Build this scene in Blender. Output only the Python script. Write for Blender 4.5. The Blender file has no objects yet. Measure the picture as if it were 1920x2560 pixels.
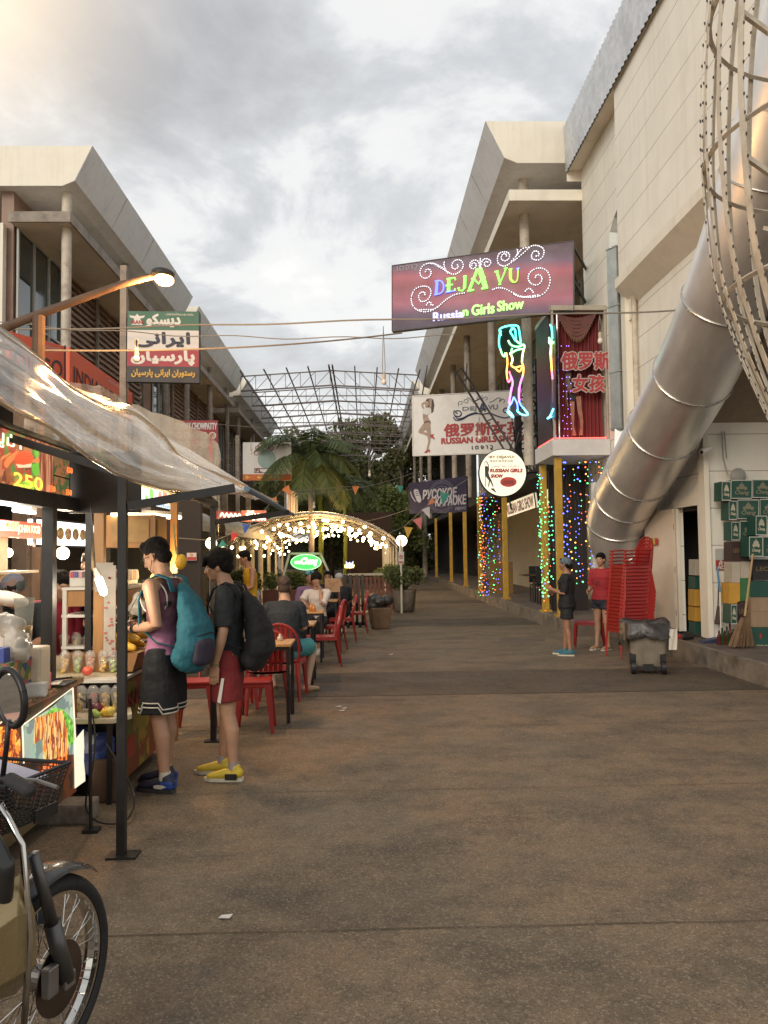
import bpy, bmesh, math, random
import numpy as np
from math import sin, cos, pi, radians, atan2, sqrt, hypot
from mathutils import Vector as V, Matrix, Euler, noise
S = bpy.context.scene
COL = S.collection
random.seed(7)
rng = np.random.default_rng(7)

# ---------------------------------------------------------------- camera
EYE = V((0, 0, 1.62)); FPX = 2050.0
cd = bpy.data.cameras.new('camera'); cam = bpy.data.objects.new('camera', cd); COL.objects.link(cam)
CR = Matrix.Rotation(-radians(1.46), 3, 'Z') @ Matrix.Rotation(radians(90 + 2.915), 3, 'X') @ Matrix.Rotation(-0.012, 3, 'Z')
cam.matrix_world = Matrix.Translation(EYE) @ CR.to_4x4()
cd.sensor_fit = 'VERTICAL'; cd.sensor_height = 24; cd.lens = 24 * FPX / 2560; cd.clip_start = .05; cd.clip_end = 2000
S.camera = cam
S.render.resolution_x = 768; S.render.resolution_y = 1024

# ---------------------------------------------------------------- sky, sun, exposure
wd = bpy.data.worlds.new('World'); S.world = wd; wd.use_nodes = True
nt = wd.node_tree; nt.nodes.clear()
def N(t, k, **kw):
    n = t.nodes.new(k)
    for a, b in kw.items(): setattr(n, a, b)
    return n
def math_node(t, op, a, b=None, c=None):
    n = N(t, 'ShaderNodeMath', operation=op)
    for i, v in enumerate((a, b, c)):
        if v is None: continue
        if isinstance(v, (int, float)): n.inputs[i].default_value = v
        else: t.links.new(v, n.inputs[i])
    return n.outputs[0]
SUN_EL, SUN_AZ = radians(24), radians(-152)
sky = N(nt, 'ShaderNodeTexSky', sky_type='NISHITA'); sky.sun_disc = False; sky.sun_elevation = SUN_EL; sky.sun_rotation = SUN_AZ
bg1 = N(nt, 'ShaderNodeBackground'); bg1.inputs[1].default_value = .08; nt.links.new(sky.outputs[0], bg1.inputs[0])
tc = N(nt, 'ShaderNodeTexCoord'); sp = N(nt, 'ShaderNodeSeparateXYZ'); nt.links.new(tc.outputs['Generated'], sp.inputs[0])
zz = math_node(nt, 'MAXIMUM', math_node(nt, 'ADD', sp.outputs[2], .12), .03)
cx = N(nt, 'ShaderNodeCombineXYZ')
nt.links.new(math_node(nt, 'DIVIDE', sp.outputs[0], zz), cx.inputs[0]); nt.links.new(math_node(nt, 'DIVIDE', sp.outputs[1], zz), cx.inputs[1])
mp = N(nt, 'ShaderNodeMapping'); mp.inputs['Rotation'].default_value = (0, 0, radians(32)); mp.inputs['Scale'].default_value = (1.1, .85, 1); mp.inputs['Location'].default_value = (.8, 3.1, 0)
nt.links.new(cx.outputs[0], mp.inputs[0])
n1 = N(nt, 'ShaderNodeTexNoise'); n1.inputs['Scale'].default_value = 1.5; n1.inputs['Detail'].default_value = 9; n1.inputs['Roughness'].default_value = .6; n1.inputs['Distortion'].default_value = .35
nt.links.new(mp.outputs[0], n1.inputs[0])
cr = N(nt, 'ShaderNodeValToRGB'); e = cr.color_ramp.elements
e[0].position = .33; e[0].color = (.28, .285, .30, 1); e[1].position = .68; e[1].color = (.62, .615, .59, 1)
for p_, c_ in ((.42, (.35, .355, .365)), (.49, (.42, .43, .44)), (.55, (.55, .55, .545)), (.61, (.565, .565, .55))):
    q = e.new(p_); q.color = (*c_, 1)
nt.links.new(n1.outputs[0], cr.inputs[0])
# warmer patch at the upper left of the sky, pale band near the horizon
sd = N(nt, 'ShaderNodeVectorMath', operation='DOT_PRODUCT'); nt.links.new(tc.outputs['Generated'], sd.inputs[0])
gl = V((-.43, .76, .60)).normalized(); sd.inputs[1].default_value = gl
wf = math_node(nt, 'POWER', math_node(nt, 'MAXIMUM', sd.outputs['Value'], 0), 95)
mx = N(nt, 'ShaderNodeMix', data_type='RGBA'); nt.links.new(wf, mx.inputs[0]); nt.links.new(cr.outputs[0], mx.inputs[6]); mx.inputs[7].default_value = (.92, .74, .52, 1)
hf = math_node(nt, 'POWER', math_node(nt, 'SUBTRACT', 1.0, math_node(nt, 'MAXIMUM', sp.outputs[2], 0)), 5)
mx2 = N(nt, 'ShaderNodeMix', data_type='RGBA'); nt.links.new(math_node(nt, 'MULTIPLY', hf, .75), mx2.inputs[0]); nt.links.new(mx.outputs[2], mx2.inputs[6]); mx2.inputs[7].default_value = (.66, .65, .60, 1)
bg2 = N(nt, 'ShaderNodeBackground'); bg2.inputs[1].default_value = .93; nt.links.new(mx2.outputs[2], bg2.inputs[0])
ms = N(nt, 'ShaderNodeMixShader'); ms.inputs[0].default_value = .93
nt.links.new(bg1.outputs[0], ms.inputs[1]); nt.links.new(bg2.outputs[0], ms.inputs[2])
ow = N(nt, 'ShaderNodeOutputWorld'); nt.links.new(ms.outputs[0], ow.inputs[0])
sl = bpy.data.lights.new('sun', 'SUN'); sl.energy = .95; sl.angle = radians(28); sl.color = (1, .91, .79)
so = bpy.data.objects.new('sun', sl); COL.objects.link(so)
sdir = V((sin(SUN_AZ) * cos(SUN_EL), cos(SUN_AZ) * cos(SUN_EL), sin(SUN_EL)))
so.rotation_euler = sdir.to_track_quat('Z', 'Y').to_euler()
S.view_settings.view_transform = 'Standard'; S.view_settings.look = 'None'; S.view_settings.exposure = .88; S.view_settings.gamma = 1
S.cycles.max_bounces = 6; S.cycles.transparent_max_bounces = 12; S.cycles.use_denoising = True
S.cycles.sample_clamp_indirect = 4; S.cycles.caustics_reflective = False; S.cycles.caustics_refractive = False

# ---------------------------------------------------------------- pixel -> world helpers (1920x2560 photo pixels)
def ray(px, py): return CR @ V(((px - 960) / FPX, (1280 - py) / FPX, -1))
def at(px, py, Y): r = ray(px, py); return EYE + r * (Y / r.y)
def atx(px, py, X): r = ray(px, py); return EYE + r * (X / r.x)
def atz(px, py, z=0.): r = ray(px, py); return EYE + r * ((z - 1.62) / r.z)

# ---------------------------------------------------------------- materials
def bsdf(m): return m.node_tree.nodes['Principled BSDF']
MATS = {}
def mat(name, col, rough=.6, metal=0., var=.12, scale=6., bump=.0, bscale=40., em=None, es=0., dirt=None, dirt_amt=.5, dscale=1.2, coat=0., alpha=1., stretch=None, streak=None):
    """principled material with noise variation, optional dirt patches and bump"""
    if name in MATS: return MATS[name]
    m = bpy.data.materials.new(name); m.use_nodes = True; MATS[name] = m
    t = m.node_tree; b = bsdf(m); b.inputs['Roughness'].default_value = rough; b.inputs['Metallic'].default_value = metal
    if coat: b.inputs['Coat Weight'].default_value = coat
    if alpha < 1: b.inputs['Alpha'].default_value = alpha
    co = N(t, 'ShaderNodeTexCoord').outputs['Object']
    if stretch:
        mpp = N(t, 'ShaderNodeMapping'); mpp.inputs['Scale'].default_value = stretch; t.links.new(co, mpp.inputs[0]); co = mpp.outputs[0]
    c = (*col, 1)
    if var:
        nz = N(t, 'ShaderNodeTexNoise'); nz.inputs['Scale'].default_value = scale; nz.inputs['Detail'].default_value = 5; nz.inputs['Roughness'].default_value = .6
        t.links.new(co, nz.inputs[0])
        mr = N(t, 'ShaderNodeMapRange'); mr.inputs[1].default_value = .3; mr.inputs[2].default_value = .7; mr.inputs[3].default_value = 1 - var; mr.inputs[4].default_value = 1 + var
        t.links.new(nz.outputs[0], mr.inputs[0])
        mu = N(t, 'ShaderNodeVectorMath', operation='SCALE'); mu.inputs[0].default_value = col; t.links.new(mr.outputs[0], mu.inputs['Scale'])
        out = mu.outputs[0]
        if dirt:
            n2 = N(t, 'ShaderNodeTexNoise'); n2.inputs['Scale'].default_value = dscale; n2.inputs['Detail'].default_value = 8; n2.inputs['Roughness'].default_value = .7
            t.links.new(co, n2.inputs[0])
            m2 = N(t, 'ShaderNodeMapRange'); m2.inputs[1].default_value = .48; m2.inputs[2].default_value = .68; m2.inputs[4].default_value = dirt_amt
            t.links.new(n2.outputs[0], m2.inputs[0])
            mm = N(t, 'ShaderNodeMix', data_type='RGBA'); t.links.new(m2.outputs[0], mm.inputs[0]); t.links.new(out, mm.inputs[6]); mm.inputs[7].default_value = (*dirt, 1)
            out = mm.outputs[2]
        if streak:
            q3 = N(t, 'ShaderNodeMapping'); q3.inputs['Scale'].default_value = (3.5, 3.5, .22); t.links.new(N(t, 'ShaderNodeNewGeometry').outputs['Position'], q3.inputs[0])
            n4 = N(t, 'ShaderNodeTexNoise'); n4.inputs['Scale'].default_value = 1.6; n4.inputs['Detail'].default_value = 6; n4.inputs['Roughness'].default_value = .7; t.links.new(q3.outputs[0], n4.inputs[0])
            m4 = N(t, 'ShaderNodeMapRange'); m4.inputs[1].default_value = .50; m4.inputs[2].default_value = .76; m4.inputs[4].default_value = streak; t.links.new(n4.outputs[0], m4.inputs[0])
            m5 = N(t, 'ShaderNodeMix', data_type='RGBA'); t.links.new(m4.outputs[0], m5.inputs[0]); t.links.new(out, m5.inputs[6]); m5.inputs[7].default_value = (col[0] * .38, col[1] * .35, col[2] * .31, 1); out = m5.outputs[2]
        t.links.new(out, b.inputs['Base Color'])
        rr = N(t, 'ShaderNodeMapRange'); rr.inputs[1].default_value = .3; rr.inputs[2].default_value = .7; rr.inputs[3].default_value = max(0, rough - .08); rr.inputs[4].default_value = min(1, rough + .1)
        t.links.new(nz.outputs[0], rr.inputs[0]); t.links.new(rr.outputs[0], b.inputs['Roughness'])
    else:
        b.inputs['Base Color'].default_value = c
    if bump:
        n3 = N(t, 'ShaderNodeTexNoise'); n3.inputs['Scale'].default_value = bscale; n3.inputs['Detail'].default_value = 4; t.links.new(co, n3.inputs[0])
        bp = N(t, 'ShaderNodeBump'); bp.inputs['Strength'].default_value = bump; bp.inputs['Distance'].default_value = .02
        t.links.new(n3.outputs[0], bp.inputs['Height']); t.links.new(bp.outputs[0], b.inputs['Normal'])
    if em:
        b.inputs['Emission Color'].default_value = (*em, 1); b.inputs['Emission Strength'].default_value = es
    return m
def emit(name, col, s, sample=False):
    if name in MATS: return MATS[name]
    m = mat(name, tuple(min(.8, c) for c in col), .4, var=0, em=col, es=s)
    m.cycles.emission_sampling = 'AUTO' if sample else 'NONE'
    return m
def voro(name, cols, scale=8., rough=.5, em=0., stretch=(1, 1, 1), rand=1., dist=0.):
    """patches of several colours (voronoi cells), for printed food pictures and mixed goods"""
    if name in MATS: return MATS[name]
    m = bpy.data.materials.new(name); m.use_nodes = True; MATS[name] = m; t = m.node_tree; b = bsdf(m)
    co = N(t, 'ShaderNodeTexCoord').outputs['Object']
    mpp = N(t, 'ShaderNodeMapping'); mpp.inputs['Scale'].default_value = stretch; t.links.new(co, mpp.inputs[0])
    nz = N(t, 'ShaderNodeTexNoise'); nz.inputs['Scale'].default_value = scale * .8; nz.inputs['Detail'].default_value = 3; t.links.new(mpp.outputs[0], nz.inputs[0])
    ad = N(t, 'ShaderNodeVectorMath', operation='MULTIPLY_ADD'); t.links.new(nz.outputs['Color'], ad.inputs[0]); ad.inputs[1].default_value = (dist / scale,) * 3; t.links.new(mpp.outputs[0], ad.inputs[2])
    vo = N(t, 'ShaderNodeTexVoronoi'); vo.inputs['Scale'].default_value = scale; vo.inputs['Randomness'].default_value = rand; t.links.new(ad.outputs[0], vo.inputs[0])
    s3 = N(t, 'ShaderNodeSeparateColor'); t.links.new(vo.outputs['Color'], s3.inputs[0])
    r = N(t, 'ShaderNodeValToRGB'); r.color_ramp.interpolation = 'CONSTANT'; el = r.color_ramp.elements
    el[0].color = (*cols[0], 1); el[1].position = 1 / len(cols); el[1].color = (*cols[1], 1)
    for i, c in enumerate(cols[2:], 2): q = el.new(i / len(cols)); q.color = (*c, 1)
    t.links.new(s3.outputs[0], r.inputs[0])
    mu = N(t, 'ShaderNodeMix', data_type='RGBA', blend_type='MULTIPLY'); mu.inputs[0].default_value = .35; t.links.new(r.outputs[0], mu.inputs[6]); t.links.new(nz.outputs['Color'], mu.inputs[7])
    t.links.new(mu.outputs[2], b.inputs['Base Color']); b.inputs['Roughness'].default_value = rough
    if em: t.links.new(mu.outputs[2], b.inputs['Emission Color']); b.inputs['Emission Strength'].default_value = em
    return m

# ---------------------------------------------------------------- objects
def wloc(o):
    p = V((0, 0, 0))
    while o is not None: p = p + o.location; o = o.parent
    return p
def thing(name, label, cat, loc=(0, 0, 0), group=None, kind=None):
    o = bpy.data.objects.new(name, None); COL.objects.link(o); o.location = loc; o.empty_display_size = .1
    return tag(o, label, cat, group, kind)
def tag(o, label, cat, group=None, kind=None):
    o['label'] = label; o['category'] = cat
    if group: o['group'] = group
    if kind: o['kind'] = kind
    return o
def struct(o, kind='structure'): o['kind'] = kind; return o
def kids(o): return [c for c in bpy.data.objects if c.parent == o]
def dup(root, loc, rotz=0., label=None, scale=None, group=None):
    def cp(o, par):
        c = o.copy(); COL.objects.link(c); c.parent = par
        for ch in CH.get(o.name, []): cp(ch, c)
        CH.setdefault(c.name, [])
        if par is not None: CH.setdefault(par.name, []).append(c)
        return c
    r = cp(root, None); r.location = loc; r.rotation_euler = (0, 0, rotz)
    if scale: r.scale = (scale,) * 3 if isinstance(scale, (int, float)) else scale
    if label: r['label'] = label
    if group: r['group'] = group
    return r
CH = {}
class MB:
    def __init__(s): s.v = []; s.f = []; s.m = []; s.mats = []; s.cm = 0; s.T = None
    def use(s, m):
        if m not in s.mats: s.mats.append(m)
        s.cm = s.mats.index(m); return s
    def add(s, vs, fs):
        b = len(s.v)
        if s.T is not None: vs = [s.T @ V(p) for p in vs]
        s.v += [tuple(p) for p in vs]; s.f += [tuple(b + i for i in f) for f in fs]; s.m += [s.cm] * len(fs); return s
    def box(s, c, d, R=None):
        x, y, z = d[0] / 2, d[1] / 2, d[2] / 2; c = V(c)
        vs = [V((a * x, b_ * y, g * z)) for a in (-1, 1) for b_ in (-1, 1) for g in (-1, 1)]
        if R is not None: vs = [R @ p for p in vs]
        return s.add([c + p for p in vs], [(0, 1, 3, 2), (4, 6, 7, 5), (0, 4, 5, 1), (2, 3, 7, 6), (0, 2, 6, 4), (1, 5, 7, 3)])
    def box2(s, a, b): return s.box([(a[i] + b[i]) / 2 for i in range(3)], [abs(b[i] - a[i]) for i in range(3)])
    def bar(s, a, b, w, h=None, up=V((0, 0, 1))):
        a = V(a); b = V(b); d = (b - a); L = d.length; d.normalize(); h = h or w
        if abs(d.dot(up)) > .99: up = V((0, 1, 0))
        x = d.cross(up).normalized(); z = x.cross(d)
        R = Matrix((x, d, z)).transposed()
        return s.box((a + b) / 2, (w, L, h), R)
    def tube(s, pts, r, n=8, caps=True, ref=None):
        pts = [V(p) for p in pts]; rs = r if isinstance(r, (list, tuple)) else [r] * len(pts)
        vs = []; fs = []; prev = None
        for i, p in enumerate(pts):
            d = (pts[min(i + 1, len(pts) - 1)] - pts[max(i - 1, 0)]).normalized()
            if prev is None:
                u = V(ref) if ref is not None else (V((0, 0, 1)) if abs(d.z) < .9 else V((1, 0, 0)))
            else: u = prev
            x = u - d * u.dot(d)
            if x.length < 1e-6: x = V((1, 0, 0)) - d * d.x
            x.normalize(); y = d.cross(x); prev = x
            ra, rb = rs[i] if isinstance(rs[i], (list, tuple)) else (rs[i], rs[i])
            for k in range(n):
                a = 2 * pi * k / n; vs.append(p + x * cos(a) * ra + y * sin(a) * rb)
        for i in range(len(pts) - 1):
            for k in range(n):
                a = i * n + k; b = i * n + (k + 1) % n; fs.append((a, b, b + n, a + n))
        if caps: fs.append(tuple(range(n - 1, -1, -1))); fs.append(tuple((len(pts) - 1) * n + k for k in range(n)))
        return s.add(vs, fs)
    def limb(s, pts, r, n=12, ref=None):
        """tube with rounded ends; radii may be pairs"""
        pts = [V(p) for p in pts]; rs = [(q if isinstance(q, (list, tuple)) else (q, q)) for q in r]
        P = []; Q = []
        d0 = (pts[0] - pts[1]).normalized(); d1 = (pts[-1] - pts[-2]).normalized()
        m0 = min(rs[0]); m1 = min(rs[-1])
        for t in (1.0, .9, .6, .3): c = sqrt(max(0, 1 - t * t)); P.append(pts[0] + d0 * m0 * t); Q.append((max(.02, c) * rs[0][0], max(.02, c) * rs[0][1]))
        P += pts; Q += rs
        for t in (.3, .6, .9, 1.0): c = sqrt(max(0, 1 - t * t)); P.append(pts[-1] + d1 * m1 * t); Q.append((max(.02, c) * rs[-1][0], max(.02, c) * rs[-1][1]))
        return s.tube(P, Q, n, ref=ref)
    def ell(s, c, r, R=None, n=14, m=9):
        c = V(c); r = (r,) * 3 if isinstance(r, (int, float)) else r; vs = [V((0, 0, -r[2]))]
        for i in range(1, m):
            t = -pi / 2 + pi * i / m
            for k in range(n): a = 2 * pi * k / n; vs.append(V((r[0] * cos(t) * cos(a), r[1] * cos(t) * sin(a), r[2] * sin(t))))
        vs.append(V((0, 0, r[2]))); fs = []
        for k in range(n): fs.append((0, 1 + (k + 1) % n, 1 + k)); fs.append((len(vs) - 1, 1 + (m - 2) * n + k, 1 + (m - 2) * n + (k + 1) % n))
        for i in range(m - 2):
            for k in range(n): a = 1 + i * n + k; b = 1 + i * n + (k + 1) % n; fs.append((a, b, b + n, a + n))
        if R is not None: vs = [R @ p for p in vs]
        return s.add([c + p for p in vs], fs)
    def lathe(s, prof, c=(0, 0, 0), n=16, axis=None):
        c = V(c); vs = []; fs = []
        for (r, z) in prof:
            for k in range(n): a = 2 * pi * k / n; vs.append(V((r * cos(a), r * sin(a), z)))
        for i in range(len(prof) - 1):
            for k in range(n): a = i * n + k; b = i * n + (k + 1) % n; fs.append((a, b, b + n, a + n))
        if prof[0][0] > 1e-4: fs.append(tuple(range(n - 1, -1, -1)))
        if prof[-1][0] > 1e-4: fs.append(tuple((len(prof) - 1) * n + k for k in range(n)))
        if axis is not None:
            q = V((0, 0, 1)).rotation_difference(V(axis)).to_matrix(); vs = [q @ p for p in vs]
        return s.add([c + p for p in vs], fs)
    def prism(s, poly, d):
        """poly: list of 3D points (planar), extruded by vector d"""
        n = len(poly); d = V(d); a = [V(p) for p in poly]
        return s.add(a + [p + d for p in a], [tuple(range(n)), tuple(range(2 * n - 1, n - 1, -1))] + [(i, (i + 1) % n, (i + 1) % n + n, i + n) for i in range(n)])
    def torus(s, c, R, r, axis=(0, 0, 1), n=32, m=8, a0=0., a1=2 * pi, ry=None):
        q = V((0, 0, 1)).rotation_difference(V(axis)).to_matrix(); full = abs(a1 - a0 - 2 * pi) < 1e-6
        pts = [V(c) + q @ V((R * cos(a0 + (a1 - a0) * i / n), (ry or R) * sin(a0 + (a1 - a0) * i / n), 0)) for i in range(n + 1)]
        return s.tube(pts, r, m, caps=not full, ref=q @ V((0, 0, 1)))
    def grid(s, P, thick=0.):
        """P[i][j] points"""
        ni = len(P); nj = len(P[0]); vs = [p for row in P for p in row]
        return s.add(vs, [(i * nj + j, (i + 1) * nj + j, (i + 1) * nj + j + 1, i * nj + j + 1) for i in range(ni - 1) for j in range(nj - 1)])
    def mesh(s, name, mats=None, smooth=False, off=(0, 0, 0)):
        me = bpy.data.meshes.new(name); o = V(off)
        me.from_pydata([(p[0] - o.x, p[1] - o.y, p[2] - o.z) for p in s.v], [], s.f)
        for q in (s.mats or ([mats] if not isinstance(mats, (list, tuple)) else mats)): me.materials.append(q)
        if s.mats: me.polygons.foreach_set('material_index', s.m)
        if smooth: me.shade_smooth()
        me.update(); return me
    def build(s, name, mats=None, parent=None, smooth=False, fix=True, origin=None, bevel=0.):
        if parent is not None: off = wloc(parent)
        elif origin is not None: off = V(origin)
        else:
            a = np.array(s.v); off = V(((a[:, 0].min() + a[:, 0].max()) / 2, (a[:, 1].min() + a[:, 1].max()) / 2, a[:, 2].min()))
        me = s.mesh(name, mats, smooth, off)
        if fix:
            bm = bmesh.new(); bm.from_mesh(me); bmesh.ops.recalc_face_normals(bm, faces=bm.faces)
            if bevel:
                bmesh.ops.remove_doubles(bm, verts=bm.verts, dist=1e-5)
                ed = [e_ for e_ in bm.edges if len(e_.link_faces) == 2 and e_.calc_face_angle(0) > .5]
                bmesh.ops.bevel(bm, geom=ed, offset=bevel, segments=2, affect='EDGES', profile=.6, clamp_overlap=True)
            bm.to_mesh(me); bm.free()
        return link(name, me, parent, (0, 0, 0) if parent is not None else off)
def link(name, me, parent=None, loc=(0, 0, 0)):
    o = bpy.data.objects.new(name, me); COL.objects.link(o); o.location = loc
    if parent is not None: o.parent = parent; CH.setdefault(parent.name, []).append(o)
    return o
def angle_smooth(o, a=40):
    me = o.data; me.shade_smooth()
    try: me.set_sharp_from_angle(angle=radians(a))
    except Exception: pass
    return o
def remesh(mb, name, m, parent, voxel=.01, smooth_it=4, disp=0., dscale=10., off=None, keep=None):
    """one continuous surface out of overlapping closed pieces"""
    off = wloc(parent) if off is None else V(off)
    me = mb.mesh(name + '_raw', m, True, off)
    bm = bmesh.new(); bm.from_mesh(me); bmesh.ops.recalc_face_normals(bm, faces=bm.faces); bm.to_mesh(me); bm.free()
    o = bpy.data.objects.new('tmp', me); COL.objects.link(o)
    r = o.modifiers.new('r', 'REMESH'); r.mode = 'VOXEL'; r.voxel_size = voxel; r.adaptivity = 0
    if smooth_it: q = o.modifiers.new('s', 'SMOOTH'); q.iterations = smooth_it; q.factor = .5
    dg = bpy.context.evaluated_depsgraph_get(); out = bpy.data.meshes.new_from_object(o.evaluated_get(dg))
    bpy.data.objects.remove(o); bpy.data.meshes.remove(me)
    out.name = name
    if disp:
        n = len(out.vertices); co = np.empty(n * 3); out.vertices.foreach_get('co', co); nn = np.empty(n * 3); out.vertices.foreach_get('normal', nn)
        co = co.reshape(-1, 3); nn = nn.reshape(-1, 3)
        d = np.array([noise.fractal(V(p) * dscale, 1, 2, 3) for p in co]) * disp
        out.vertices.foreach_set('co', (co + nn * d[:, None]).ravel())
    out.materials.clear(); out.materials.append(m); out.shade_smooth(); out.update()
    return link(name, out, parent)

# ---------------------------------------------------------------- lettering
def text_mesh(body, size=1., bold=0.):
    cu = bpy.data.curves.new('t', 'FONT'); cu.body = body; cu.size = size; cu.align_x = 'CENTER'; cu.align_y = 'CENTER'; cu.resolution_u = 3
    o = bpy.data.objects.new('t', cu); COL.objects.link(o)
    dg = bpy.context.evaluated_depsgraph_get(); me = bpy.data.meshes.new_from_object(o.evaluated_get(dg))
    vs = [V(v.co) for v in me.vertices]; fs = [tuple(p.vertices) for p in me.polygons]
    bpy.data.objects.remove(o); bpy.data.curves.remove(cu); bpy.data.meshes.remove(me)
    return vs, fs
AR = {'د': 'ﺩﺪ', 'ا': 'ﺍﺎ', 'ر': 'ﺭﺮ', 'ز': 'ﺯﺰ', 'و': 'ﻭﻮ', 'ی': 'ﯼﯽﯾﯿ', 'س': 'ﺱﺲﺳﺴ', 'ک': 'ﮎﮏﮐﮑ', 'ن': 'ﻥﻦﻧﻨ', 'پ': 'ﭖﭗﭘﭙ', 'ت': 'ﺕﺖﺗﺘ', 'خ': 'ﺥﺦﺧﺨ', 'ب': 'ﺏﺐﺑﺒ'}
def arabic(s):
    out = ''
    for i, c in enumerate(s):
        f = AR.get(c)
        if not f: out += c; continue
        pj = i > 0 and len(AR.get(s[i - 1], '')) == 4
        nj = len(f) == 4 and i + 1 < len(s) and s[i + 1] in AR
        out += f[(1 if pj else 0) + (2 if nj else 0)]
    return out[::-1]
class Frame:
    """flat board from four photo corners at the depth of its left and right side"""
    def __init__(s, TL, TR, BR, BL, YL, YR=None):
        YR = YL if YR is None else YR
        s.tl, s.tr, s.br, s.bl = at(*TL, YL), at(*TR, YR), at(*BR, YR), at(*BL, YL)
        s.setup()
    def setup(s):
        s.w = ((s.tr - s.tl).length + (s.br - s.bl).length) / 2; s.h = ((s.tl - s.bl).length + (s.tr - s.br).length) / 2
        s.n = ((s.br - s.bl).cross(s.tl - s.bl)).normalized(); s.ux = ((s.br - s.bl) + (s.tr - s.tl)).normalized(); s.uy = ((s.tl - s.bl) + (s.tr - s.br)).normalized()
    @classmethod
    def world(c, bl, br, tr, tl): f = c.__new__(c); f.bl, f.br, f.tr, f.tl = map(V, (bl, br, tr, tl)); f.setup(); return f
    def p(s, u, v, d=0.): return s.bl.lerp(s.br, u).lerp(s.tl.lerp(s.tr, u), v) + s.n * d
    def board(s, mb, th=.06, d=0.):
        return mb.prism([s.p(0, 0, d), s.p(1, 0, d), s.p(1, 1, d), s.p(0, 1, d)], -s.n * th)
    def rect(s, mb, u0, v0, u1, v1, d=.004, th=.003):
        return mb.prism([s.p(u0, v0, d), s.p(u1, v0, d), s.p(u1, v1, d), s.p(u0, v1, d)], -s.n * th)
    def poly(s, mb, pts, d=.004, th=.003): return mb.prism([s.p(u, v, d) for u, v in pts], -s.n * th)
    def disc(s, mb, u, v, ru, rv, d=.004, th=.003, n=20, a=0., a1=None):
        a1 = 2 * pi if a1 is None else a1
        return s.poly(mb, [(u + ru * cos(a + a1 * k / n), v + rv * sin(a + a1 * k / n)) for k in range(n if a1 > 6.28 else n + 1)], d, th)
    def line(s, mb, pts, w, d=.008, n=5): return mb.tube([s.p(u, v, d) for u, v in pts], w / 2, n)
    def frame(s, mb, w=.03, d=.006, th=.03):
        a, b = w / s.w, w / s.h
        s.rect(mb, -a, -b, 1 + a, 0, d, th); s.rect(mb, -a, 1, 1 + a, 1 + b, d, th); s.rect(mb, -a, 0, 0, 1, d, th); s.rect(mb, 1, 0, 1 + a, 1, d, th)
    def text(s, body, u, v, hgt, m, parent, bold=0., fit=None, d=.006, name='lettering', slant=0., th=0., mb=None):
        """hgt: text size in metres; fit: width as fraction of the board"""
        vs, fs = text_mesh(body)
        xs = [p.x for p in vs]; ys = [p.y for p in vs]; cx_, cy_ = (min(xs) + max(xs)) / 2, (min(ys) + max(ys)) / 2
        hy = max(ys) - min(ys); k = hgt / hy; kx = k if fit is None else fit * s.w / (max(xs) - min(xs))
        own = mb is None; mb = mb or MB(); c = s.p(u, v)
        sh = [(0, 0)] if not bold else [(bold * cos(a), bold * sin(a)) for a in [i * pi / 4 for i in range(8)]] + [(0, 0)]
        for i, (dx, dy) in enumerate(sh):
            mb.add([c + s.ux * ((p.x - cx_ + slant * (p.y - cy_)) * kx + dx) + s.uy * ((p.y - cy_) * k + dy) + s.n * (d + i * .0004) for p in vs], fs)
        if own: return mb.build(name, m, parent, fix=False)
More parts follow.
